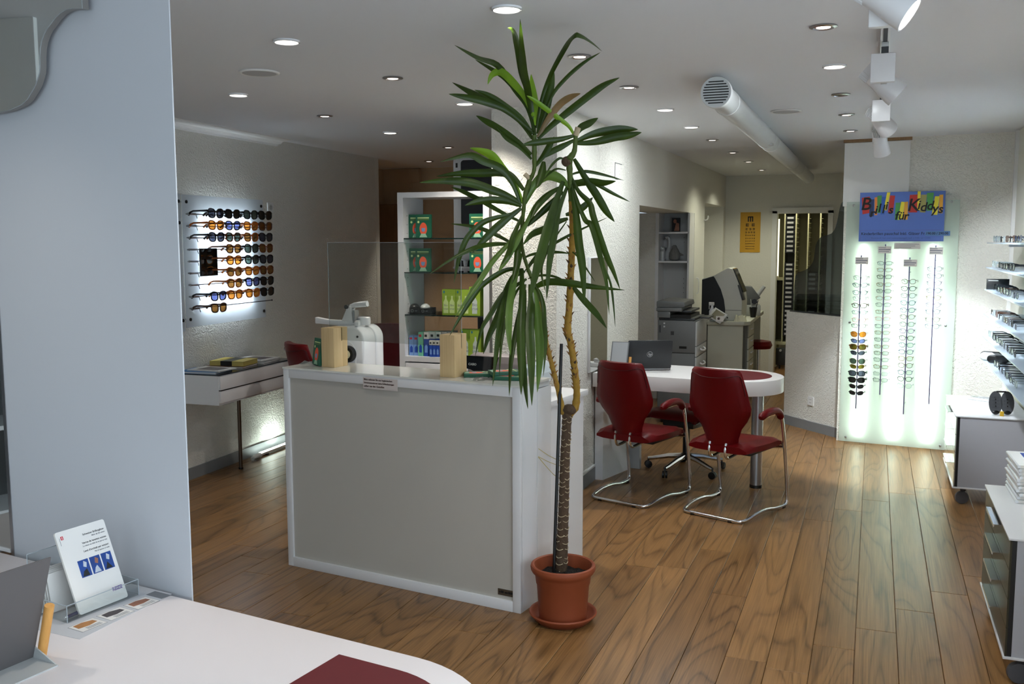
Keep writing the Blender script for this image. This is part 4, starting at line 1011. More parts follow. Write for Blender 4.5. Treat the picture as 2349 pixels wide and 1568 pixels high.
P, M, h = hull(-0.12, 0.05, 0.0, 0.25, 0.07, -0.135, -0.128); MB().prism(P, 0, h, M).build('recess_panel', 'white_lacquer', t, 0.002)
MB().lathe([(0.046, 0), (0.046, 0.02), (0.04, 0.03)], n=30, M=T(0.008, -0.135, 0.175) @ RX(PI / 2)).build('knob', 'black', t)
MB().lathe([(0.024, 0.03), (0.024, 0.052), (0.02, 0.055)], n=24, M=T(0.008, -0.135, 0.175) @ RX(PI / 2)).build('knob_cap', mat('ivory', (206, 198, 160), 0.4), t)
MB().cyl((0.06, -0.129, 0.27), (0.06, -0.134, 0.27), 0.006, 10).build('screw', 'black', t)
MB().prism([(-0.24, 0.33), (-0.24, 0.365), (-0.16, 0.353), (-0.05, 0.35), (0.03, 0.352), (0.03, 0.326), (-0.1, 0.323)], 0, 0.035, RX(PI / 2) @ T(0, 0, 0.03)).build('lens_arm', 'white_lacquer', t, 0.003)
MB().prism([(-0.07, 0.35), (0.0, 0.35), (-0.012, 0.43), (-0.03, 0.435)], 0, 0.05, RX(PI / 2) @ T(0, 0, 0.02)).build('lever_bracket', 'white_lacquer', t, 0.003)
MB().box(0.0, 0.012, -0.07, -0.02, 0.34, 0.41).build('slide_plate', 'steel', t, smooth=False)
MB().tube([(-0.035, -0.045, 0.42), (0.0, -0.045, 0.436), (0.025, -0.045, 0.44)], 0.015, 12).build('lever', 'white_lacquer', t)
MB().tube([(0.025, -0.045, 0.44), (0.08, -0.045, 0.446)], 0.017, 14).build('lever_grip', 'white_gloss', t)
MB().cyl((-0.035, -0.08, 0.428), (-0.035, -0.01, 0.428), 0.012, 12).build('pivot', 'black', t)
MB().lathe([(0.04, 0.325), (0.04, 0.365), (0.034, 0.37), (0.034, 0.33)], (0.03, -0.0, 0), 24, caps=False).build('filter_ring', 'white_lacquer', t)
MB().box(0.03, 0.055, -0.11, -0.08, 0.325, 0.35).build('catch', 'white_gloss', t, 0.004)
# cash register
t = thing('cash_register', 'grey cash register with black curved display on the counter back', 'cash register', (-1.80, 4.42, WZ), ANG + rad(2))
MB().prism([(-0.13, 0), (0.17, 0), (0.20, 0.09), (0.16, 0.12), (-0.13, 0.12)], 0, 0.3, RX(PI / 2) @ T(0, 0, -0.3)).build('drawer_housing', mat('register_grey', (132, 130, 130), 0.45), t, 0.004)
P = [(0.0, 0.115), (0.004, 0.17), (0.03, 0.205), (0.08, 0.215), (0.28, 0.15), (0.3, 0.115)]
MB().prism(P, -0.14, 0.165, RZ(PI / 2) @ RX(PI / 2) @ Matrix.Scale(-1, 4, (0, 0, 1)) if False else Matrix(((0, 0, 1, 0), (1, 0, 0, 0), (0, 1, 0, 0), (0, 0, 0, 1)))).build('hood', mat('register_taupe', (150, 138, 138), 0.35), t, 0.006, 3)
MB().prism([(0.165, 0.0), (0.205, 0.06), (0.215, 0.115), (0.19, 0.16), (0.165, 0.17)], 0.02, 0.28, RX(PI / 2) @ Matrix.Scale(-1, 4, (0, 0, 1))).build('side_cheek', mat('register_pale', (196, 204, 208), 0.4), t, 0.004)
dp = [(-0.14, 0.205), (0.045, 0.205), (0.03, 0.155), (0.0, 0.135), (-0.03, 0.122), (-0.08, 0.122), (-0.11, 0.135), (-0.14, 0.14)]
MB().prism(dp, -0.006, 0.004, T(0, -0.016, 0) @ RX(PI / 2 - 0.1) @ T(0, 0, 0.012)).build('display_window', 'black_gloss', t, smooth=False)
lettering('lettering', 'CASIO', 0.016, 'light_grey', t, T(-0.1, -0.0175, 0.163) @ RX(PI / 2 - 0.1), 'CENTER', 0, 0.0004)

# ================================================================== GLASS SHELF CABINET BEHIND THE COUNTER
t = thing('shelf_cabinet', 'tall white open cabinet with glass shelves behind the counter', 'cabinet', (-3.03, 5.77, 0), rad(2))
KW, KD, KH = 0.66, 0.33, 2.045
for x in (0, KW - 0.042): MB().box(x, x + 0.042, 0, KD, 0, KH).build('side', 'white_lacquer', t, smooth=False)
MB().box(0.042, KW - 0.042, 0, KD, KH - 0.036, KH).build('top', 'white_lacquer', t, smooth=False)
MB().box(0.042, KW - 0.042, 0.004, KD, 0.0, 0.08).build('plinth', 'white_lacquer', t, smooth=False)
MB().box(0.042, KW - 0.042, 0, KD, 0.90, 0.935).build('deck', 'white_lacquer', t, smooth=False)
for z0, z1 in ((0.70, 0.89), (0.4, 0.69), (0.09, 0.39)):
    d = MB().box(0.046, KW - 0.046, -0.004, KD - 0.02, z0, z1).build('drawer', 'white_lacquer', t, 0.0015)
    MB().lathe([(0.005, 0), (0.011, 0.016), (0.009, 0.02)], n=14, M=T(KW / 2 - 0.02, -0.004, (z0 + z1) / 2 + 0.02) @ RX(PI / 2)).build('knob', 'dark_grey', d)
SZ = [1.739, 1.510, 1.222]
for z in SZ: MB().box(0.044, KW - 0.044, 0.004, KD - 0.005, z - 0.008, z).build('glass_shelf', thin('green_glass', (150, 190, 176), 0.1), t, smooth=False)
for z in SZ: MB().box(0.044, KW - 0.044, 0.0, 0.004, z - 0.008, z).build('shelf_edge', mat('glass_edge_dark', (12, 30, 26), 0.1), t, smooth=False)
for z in [1.05 + 0.06 * i for i in range(15)]:
    MB().cyl((0.0415, 0.06, z), (0.0432, 0.06, z), 0.003, 8).build('peg_hole', 'dark_grey', t)
kM = T(-3.03, 5.77, 0) @ RZ(rad(2))
for k, z in enumerate(SZ[:2]):
    sh = ('top', 'second')[k]
    pack('green mask pack in front on the left of the %s glass shelf' % sh, kM @ T(0.163 - 0.005 * k, 0.06, z + 0.0008) @ Matrix.Scale(1.12, 4))
    pack('green mask pack half behind another at the left of the %s glass shelf' % sh, kM @ T(0.1005, 0.082, z + 0.0008) @ Matrix.Scale(1.12, 4))
    pack('green mask pack at the right end of the %s glass shelf' % sh, kM @ T(0.605 - 0.0 - 0.047, 0.05, z + 0.0008) @ Matrix.Scale(1.12, 4))
def lime(label, x, y, z, h, kind, group='lime boxes of lens solution'):
    p = thing('lime_box', label, 'box', kM @ Vector((x, y, z + 0.0008)), rad(2), group)
    w_ = 0.098 if kind == 2 else 0.078
    MB().box(0, w_, 0, 0.06, 0, h).build('carton', 'lime_box', p, smooth=False)
    for i in range(kind):
        cx = w_ * (0.5 if kind == 1 else (0.27 + 0.46 * i)); s_ = h / 0.2
        bo = [(cx - 0.018, 0.012), (cx + 0.018, 0.012), (cx + 0.018, 0.1 * s_), (cx + 0.006, 0.125 * s_), (cx + 0.006, 0.15 * s_), (cx - 0.006, 0.15 * s_), (cx - 0.006, 0.125 * s_), (cx - 0.018, 0.1 * s_)]
        MB().prism(bo, 0, 0.0006, RX(PI / 2)).build('printed_bottle', mat('bottle_print', (190, 200, 190), 0.5) if kind == 1 else 'lime_pale', p, smooth=False)
        lettering('lettering', 'Bio', 0.03 * s_ if kind == 1 else 0.02, 'print_grey', p, T(cx, -0.0008, 0.075 * s_) @ FRONT, 'CENTER', 0, 0, 0.0002)
        lettering('lettering', 'true', 0.03 * s_ if kind == 1 else 0.02, 'print_grey', p, T(cx, -0.0008, 0.048 * s_) @ FRONT, 'CENTER', 0, 0, 0.0002)
    MB().prism([(0.014 + 0.006 * math.cos(a), h - 0.018 + 0.008 * math.sin(a) + (0.004 if i == 3 else 0)) for i, a in enumerate([2 * PI * i / 12 for i in range(12)])], 0, 0.0007, RX(PI / 2)).build('printed_drop', mat('drop_teal', (30, 110, 130), 0.5), p, smooth=False)
lime('wide lime box with two printed bottles, first on the third shelf', 0.305, 0.04, SZ[2], 0.172, 2)
lime('wide lime box with two printed bottles, second on the third shelf', 0.405, 0.04, SZ[2], 0.172, 2)
lime('tall lime box next to the wide ones on the third shelf', 0.505, 0.03, SZ[2], 0.192, 1)
lime('tall lime box at the right end of the third shelf', 0.537, 0.10, SZ[2], 0.194, 1)
lime('lime box behind the wooden block on the cabinet deck', 0.43, 0.05, 0.935, 0.19, 1)
lime('lime box in the middle of three on the cabinet deck', 0.51 - 0.001, 0.03, 0.935, 0.192, 1)
lime('rear lime box at the right end of the cabinet deck', 0.536, 0.12, 0.935, 0.19, 1)
# blue and mint cartons on the deck
def carton(label, x, y, w_, d_, h_, m, cap=None):
    p = thing('carton', label, 'box', kM @ Vector((x, y, 0.9358)), rad(2), 'small cartons on the cabinet deck')
    MB().box(0, w_, 0, d_, 0, h_).build('carton', m, p, smooth=False)
    if cap: MB().box(-0.0003, w_ + 0.0003, -0.0003, d_, h_ * 0.72, h_ + 0.0003).build('white_top', 'paper', p, smooth=False)
    MB().box(w_ * 0.15, w_ * 0.7, -0.0008, -0.0003, h_ * 0.8, h_ * 0.9).build('print_line', 'print_dark' if cap else 'swiss_red', p, smooth=False)
    MB().prism([(w_ * 0.2, h_ * 0.15), (w_ * 0.8, h_ * 0.15), (w_ * 0.8, h_ * 0.4), (w_ * 0.5, h_ * 0.5), (w_ * 0.2, h_ * 0.4)], 0, 0.0008, RX(PI / 2)).build('print_block', 'pale_blue_box' if m == 'blue_box' else 'blue_box', p, smooth=False)
carton('pale blue carton at the left end of the cabinet deck', 0.05, 0.05, 0.034, 0.05, 0.138, 'pale_blue_box')
carton('pale blue carton, second from the left on the cabinet deck', 0.086, 0.05, 0.034, 0.05, 0.138, 'pale_blue_box')
carton('mint green carton between pale blue and dark blue ones', 0.128, 0.03, 0.034, 0.07, 0.165, 'mint_box')
for i in range(5): carton('tall blue carton with white top, %s of the rear row' % ORD[i], 0.168 + i * 0.036, 0.035 + i * 0.022, 0.034, 0.09, 0.165, 'blue_box', True)
for i in range(5): carton('short blue carton with white top, %s of the front row' % ORD[i], 0.218 + i * 0.024, 0.012 + i * 0.003, 0.022, 0.02, 0.112, 'blue_box', True)
# black boxes with a mouse-like case on the third shelf
for i, (x, lb) in enumerate(((0.055, 'black card box at the left end of the third glass shelf'), (0.135, 'black card box with round white print, right one on the third shelf'))):
    p = thing('black_box', lb, 'box', kM @ Vector((x, 0.05, SZ[2] + 0.0008)), rad(2), 'black boxes on the third shelf')
    MB().box(0, 0.076, 0, 0.1, 0, 0.042).build('carton', 'black', p, 0.001)
    MB().tube([(0.022 + 0.009 * math.cos(a), -0.0006, 0.021 + 0.009 * math.sin(a)) for a in [2 * PI * j / 14 for j in range(14)]], 0.0012, 4, True).build('printed_ring', 'light_grey', p)
    lettering('lettering', 'eoi', 0.014, 'light_grey', p, T(0.05, -0.0006, 0.022) @ FRONT, 'CENTER', 0, 0, 0.0002)
    c = thing('rounded_case', ('black' if i == 0 else 'pale grey') + ' rounded case on top of the ' + ('left' if i == 0 else 'right') + ' black box', 'case', kM @ Vector((x + 0.04, 0.05, SZ[2] + 0.0432)), rad(2))
    MB().ball((0, 0, 0.0), 0.032, 0.045, 0.03, M=T(0, 0, 0.0)).build('shell', 'black' if i == 0 else 'light_grey', c)
    for v in c.children[0].data.vertices: v.co.z = max(v.co.z, 0.0)

# ================================================================== ALCOVE: kiosk, cupboard, siren, chairs
t = thing('centration_kiosk', 'tall white kiosk with dark screen behind the shelf cabinet', 'kiosk', (-3.09, 6.82, 0), rad(3))
MB().prism(rrect(0, 0.47, 1.47, 2.37, 0.04), 0, 0.07, RX(PI / 2) @ T(0, 0, -0.07)).build('housing', 'white_lacquer', t, 0.006)
MB().prism(rrect(0.065, 0.44, 1.84, 2.34, 0.025), 0, 0.004, RX(PI / 2)).build('screen', mat('screen_navy', (20, 22, 34), 0.15), t, smooth=False)
for k in range(5): MB().box(0.075, 0.44, -0.0055, -0.004, 2.12 + k * 0.035, 2.135 + k * 0.035).build('vent_slot', 'black', t, smooth=False)
MB().box(0.022, 0.038, -0.003, 0, 2.285, 2.32).build('sensor', 'black', t, smooth=False)
lettering('lettering', 'pro', 0.05, 'print_dark', t, T(0.36, -0.002, 1.72) @ FRONT, 'LEFT', 0, 0.0006)
MB().box(0.03, 0.43, -0.10, 0.0, 1.505, 1.52).build('tray', 'white_lacquer', t, 0.003)
MB().box(0.05, 0.4, -0.02, -0.001, 1.521, 1.57).build('tray_back', 'black', t, smooth=False)
MB().box(0.19, 0.27, 0.01, 0.07, 0.03, 1.47).build('column', 'black', t, 0.004)
MB().box(0.05, 0.42, -0.12, 0.24, 0.0, 0.03).build('base', 'black', t, 0.008)
for x in (0.12, 0.24):
    c = thing('small_cup', 'small white cup on the kiosk tray, %s of two' % ('left' if x < 0.2 else 'right'), 'cup', (Matrix.Translation((-3.09, 6.82, 0)) @ RZ(rad(3))) @ Vector((x, -0.06, 1.5205)), 0, 'cups on the kiosk tray')
    MB().lathe([(0.01, 0), (0.014, 0.002), (0.02, 0.045), (0.03, 0.048), (0.03, 0.058), (0.017, 0.058), (0.01, 0.006)], n=18).build('cup', 'white_gloss', c)
t = thing('wall_cupboard', 'brown panelled cupboard in the alcove behind the counter', 'cupboard', (-5.385, 9.80, 0))
MB().box(0, 0.5, 0.02, 0.145, 0, 2.14).build('body', 'brown_door', t, smooth=False)
for i in range(2): MB().box(0.004 + i * 0.243, 0.239 + i * 0.243, 0.005, 0.02, 0.06, 2.13).build('panel', 'brown_door', t, 0.002)
t = thing('siren_box', 'small beige siren box high on the alcove wall', 'siren', (-4.96, 9.949, 2.44))
MB().prism([(-0.06, -0.05), (0.06, -0.05), (0.05, 0.1), (-0.06, 0.1)], 0, 0.07, RX(PI / 2)).build('housing', 'plaster_warm_tint', t, 0.006)
MB().prism([(-0.09, 0.09), (-0.065, 0.09), (-0.065, -0.1), (-0.08, -0.08)], 0, 0.05, RX(PI / 2)).build('deflector', 'plaster_warm_tint', t, 0.003)

# ================================================================== CHAIRS
def pad(rows, thick, curve, n=9):
    """cushion: rows of (height, half width, y); a closed skin, edges wrapped forward"""
    vs = []; fs = []; m = len(rows)
    for side in (0, 1):
        for z, hw, y in rows:
            for k in range(n):
                u = -1 + 2 * k / (n - 1)
                e = (1 - abs(u) ** 4)
                yy = y + curve * u * u + (thick * (0.35 + 0.65 * e) if side else -thick * 0.15 * e)
                vs.append((hw * u, yy, z))
    o = m * n
    for i in range(m - 1):
        for k in range(n - 1):
            a, b, c, d = i * n + k, i * n + k + 1, (i + 1) * n + k + 1, (i + 1) * n + k
            fs.append((a, b, c, d)); fs.append((o + d, o + c, o + b, o + a))
    for i in range(m - 1):
        for k in (0, n - 1):
            a, d = i * n + k, (i + 1) * n + k
            fs.append((a, d, o + d, o + a))
    for i in (0, m - 1):
        for k in range(n - 1):
            a, b = i * n + k, i * n + k + 1
            fs.append((a, b, o + b, o + a))
    return MB().add(vs, fs)
def seat_mesh(w_, y0, y1, z):
    nx_, ny_ = 9, 9; vs = []; fs = []
    for side in (0, 1):
        for j in range(ny_):
            v = j / (ny_ - 1); y = y0 + (y1 - y0) * v
            hw = w_ * (0.86 + 0.14 * min(1, v * 2.2)) * (1 - 0.10 * max(0, v - 0.85) / 0.15)
            for i in range(nx_):
                u = -1 + 2 * i / (nx_ - 1)
                if side == 0: zz = z + 0.012 * abs(u) ** 3 - 0.03 * abs(u) ** 8 - 0.035 * max(0, v - 0.8) ** 1 / 0.2 * (v > 0.8) - 0.012 * math.sin(PI * v) * (1 - u * u) - (0.02 if j in (0, ny_ - 1) else 0)
                else: zz = z - 0.062 + 0.01 * abs(u) ** 6
                vs.append((hw * u, y, zz))
    o = nx_ * ny_
    for j in range(ny_ - 1):
        for i in range(nx_ - 1):
            a, b, c, d = j * nx_ + i, j * nx_ + i + 1, (j + 1) * nx_ + i + 1, (j + 1) * nx_ + i
            fs.append((a, b, c, d)); fs.append((o + d, o + c, o + b, o + a))
    for i in range(nx_ - 1):
        for j in (0, ny_ - 1): fs.append((j * nx_ + i, j * nx_ + i + 1, o + j * nx_ + i + 1, o + j * nx_ + i))
    for j in range(ny_ - 1):
        for i in (0, nx_ - 1): fs.append((j * nx_ + i, (j + 1) * nx_ + i, o + (j + 1) * nx_ + i, o + j * nx_ + i))
    return MB().add(vs, fs)
BACK = [(0.455, 0.105, -0.215), (0.50, 0.112, -0.222), (0.56, 0.135, -0.232), (0.615, 0.178, -0.243), (0.66, 0.203, -0.252), (0.70, 0.21, -0.26), (0.78, 0.196, -0.276), (0.86, 0.18, -0.295), (0.92, 0.166, -0.31), (0.938, 0.15, -0.31)]
def smooth_path(P, k=4):
    out = []
    P = [Vector(p) for p in P]
    for i in range(len(P) - 1):
        p0 = P[max(i - 1, 0)]; p1 = P[i]; p2 = P[i + 1]; p3 = P[min(i + 2, len(P) - 1)]
        for j in range(k):
            t_ = j / k
            out.append(0.5 * ((2 * p1) + (p2 - p0) * t_ + (2 * p0 - 5 * p1 + 4 * p2 - p3) * t_ * t_ + (3 * p1 - p0 - 3 * p2 + p3) * t_ ** 3))
    return out + [P[-1]]
def red_back(t):
    pad(BACK, 0.045, 0.055).build('backrest', 'red_leather', t, angle=1.2)
    MB().tube(smooth_path([(s, y + 0.055 * min(1, (s / h) ** 2) - 0.004, z) for s, h, y, z in [(-0.19, 0.196, -0.276, 0.78), (-0.176, 0.18, -0.295, 0.86), (-0.158, 0.166, -0.308, 0.905), (-0.08, 0.166, -0.312, 0.893), (0, 0.166, -0.312, 0.889), (0.08, 0.166, -0.312, 0.893), (0.158, 0.166, -0.308, 0.905), (0.176, 0.18, -0.295, 0.86), (0.19, 0.196, -0.276, 0.78)]]), 0.0022, 5).build('seam', mat('red_dark', (70, 4, 10), 0.4), t)
def armpad(s, t, z=0.655):
    P = smooth_path([(s * 0.245, -0.14, z - 0.012), (s * 0.247, -0.06, z + 0.006), (s * 0.247, 0.04, z + 0.008), (s * 0.246, 0.115, z - 0.012), (s * 0.245, 0.15, z - 0.055)], 3)
    n = len(P); MB().tube(P, [0.012] + [0.024] * (n - 2) + [0.014], 10).build('armrest', 'red_leather', t)
def cantilever(label, loc, rz, group='red cantilever chairs at the desk'):
    t = thing('cantilever_chair', label, 'chair', loc, rz, group)
    for s in (-1, 1):
        P = [(s * 0.0, -0.275, 0.013), (s * 0.15, -0.275, 0.013), (s * 0.195, -0.262, 0.014), (s * 0.215, -0.22, 0.020), (s * 0.222, -0.12, 0.034), (s * 0.226, 0.02, 0.034), (s * 0.23, 0.14, 0.016), (s * 0.236, 0.245, 0.014), (s * 0.239, 0.275, 0.03), (s * 0.24, 0.28, 0.07), (s * 0.242, 0.25, 0.25), (s * 0.244, 0.20, 0.47), (s * 0.245, 0.165, 0.59), (s * 0.246, 0.13, 0.632), (s * 0.246, 0.06, 0.645), (s * 0.245, -0.10, 0.640)]
        MB().tube(smooth_path(P, 3), 0.0115, 9).build('frame_tube', 'chrome', t)
        armpad(s, t)
        MB().box(s * 0.13 - 0.012, s * 0.13 + 0.012, -0.288, -0.262, 0.0, 0.012).build('glide', 'black', t)
        MB().box(s * 0.235 - 0.012, s * 0.235 + 0.012, 0.22, 0.25, 0.0, 0.012).build('glide', 'black', t)
        MB().tube(smooth_path([(s * 0.055, -0.205, 0.47), (s * 0.055, -0.215, 0.415), (s * 0.055, -0.19, 0.375), (s * 0.055, -0.12, 0.375), (s * 0.06, 0.0, 0.392)], 3), 0.010, 8).build('back_bracket', 'chrome', t)
        MB().tube([(s * 0.24, 0.215, 0.405), (s * 0.17, 0.20, 0.398), (s * 0.06, 0.18, 0.398)], 0.009, 8).build('seat_bracket', 'chrome', t)
    seat_mesh(0.232, -0.22, 0.265, 0.475).build('seat', 'red_leather', t, angle=1.2)
    MB().box(-0.19, 0.19, -0.15, 0.2, 0.397, 0.418).build('seat_pan', 'black', t, 0.006)
    red_back(t)
    return t
CH_Y = 0.03
cantilever('red cantilever chair on chrome frame beside the plant, near the wall mirror', (-1.445, 6.19, 0), rad(-17))
cantilever('red cantilever chair on chrome frame in front of the desk leg', (-0.80, 6.07, 0), rad(-20))
def swivel(label, loc, rz, back, arms=True, name='swivel_chair'):
    t = thing(name, label, 'chair', loc, rz, 'red swivel chairs')
    for i in range(5):
        a = 2 * PI * i / 5 + 0.3; c, s = math.cos(a), math.sin(a)
        P = [(0.03 * c, 0.03 * s, 0.115), (0.13 * c, 0.13 * s, 0.105), (0.25 * c, 0.25 * s, 0.078), (0.29 * c, 0.29 * s, 0.072)]
        MB().tube(P, [0.022, 0.019, 0.015, 0.014], 8).build('star_leg', 'chrome', t)
        w_ = MB()
        for k in (-1, 1): w_.lathe([(0.012, 0), (0.027, 0.002), (0.027, 0.016), (0.012, 0.018)], n=16, M=T(0.29 * c - 0.0 * s, 0.29 * s, 0.0275) @ RZ(a + 0.5) @ T(0, k * 0.011 - 0.009, 0) @ RX(-PI / 2))
        w_.build('caster', 'black', t)
        MB().cyl((0.29 * c, 0.29 * s, 0.05), (0.29 * c, 0.29 * s, 0.08), 0.007, 8).build('caster_stem', 'dark_grey', t)
    MB().lathe([(0.035, 0.09), (0.04, 0.1), (0.04, 0.13), (0.026, 0.14), (0.026, 0.34), (0.03, 0.35)], n=18).build('gas_lift', 'black', t)
    MB().box(-0.13, 0.13, -0.13, 0.13, 0.35, 0.40).build('mechanism', 'black', t, 0.01)
    seat_mesh(0.235, -0.23, 0.25, 0.485).build('seat', 'red_leather', t, angle=1.2)
    if back:
        red_back(t)
        MB().tube(smooth_path([(0, -0.1, 0.38), (0, -0.2, 0.385), (0, -0.235, 0.43), (0, -0.215, 0.52)], 3), 0.016, 8).build('back_stem', 'chrome', t)
    if arms:
        for s in (-1, 1):
            armpad(s, t, 0.66)
            MB().tube(smooth_path([(s * 0.12, 0.0, 0.39), (s * 0.22, 0.0, 0.40), (s * 0.247, 0.0, 0.45), (s * 0.247, 0.0, 0.645)], 3), 0.011, 8).build('arm_post', 'chrome', t)
    return t
swivel('red swivel seat on chrome star base under the far desk', (-1.27, 6.98, 0), rad(160), False, False, 'swivel_stool')
c1 = swivel('red swivel chair between the wall console and the counter', (-3.61, 5.85, 0), rad(-34), True)
c2 = swivel('red swivel chair behind the white lens machine', (-3.80, 6.95, 0), rad(-165), True)
c1.scale = c2.scale = (1.08, 1.08, 1.08)

# ================================================================== PLANT
TRUNK=[(-1.296, 4.026, 0.204, 0.0261), (-1.297, 4.041, 0.347, 0.0261), (-1.297, 4.06, 0.507, 0.0236), (-1.299, 4.082, 0.706, 0.0224), (-1.298, 4.099, 0.856, 0.0211), (-1.296, 4.109, 0.936, 0.0236)]
BRANCH_A=[(-1.299, 4.107, 0.926, 0.0211), (-1.266, 4.123, 0.955, 0.0186), (-1.254, 4.116, 1.018, 0.0149), (-1.253, 4.098, 1.091, 0.0148), (-1.257, 4.076, 1.174, 0.0147), (-1.263, 4.053, 1.255, 0.0146), (-1.272, 4.031, 1.326, 0.0157), (-1.257, 4.008, 1.435, 0.0144), (-1.244, 3.981, 1.552, 0.0142), (-1.23, 3.954, 1.666, 0.0141), (-1.219, 3.926, 1.779, 0.0128), (-1.214, 3.895, 1.889, 0.0126), (-1.212, 3.868, 1.979, 0.0114), (-1.21, 3.847, 2.049, 0.0136), (-1.205, 3.845, 2.063, 0.0147), (-1.186, 3.843, 2.093, 0.0101), (-1.18, 3.841, 2.155, 0.009)]
BRANCH_B=[(-1.301, 4.106, 0.926, 0.0186), (-1.321, 4.102, 0.956, 0.0162), (-1.329, 4.087, 1.018, 0.0111), (-1.343, 4.059, 1.112, 0.0111), (-1.355, 4.033, 1.194, 0.0098), (-1.367, 4.008, 1.276, 0.0097), (-1.376, 3.978, 1.376, 0.0096), (-1.382, 3.955, 1.455, 0.0096), (-1.397, 3.928, 1.533, 0.0083), (-1.421, 3.892, 1.629, 0.0071), (-1.429, 3.862, 1.723, 0.007), (-1.408, 3.832, 1.853, 0.0081), (-1.393, 3.816, 1.925, 0.0092), (-1.373, 3.81, 1.97, 0.0091), (-1.351, 3.804, 2.014, 0.0079), (-1.343, 3.786, 2.085, 0.0101), (-1.342, 3.779, 2.156, 0.0101)]
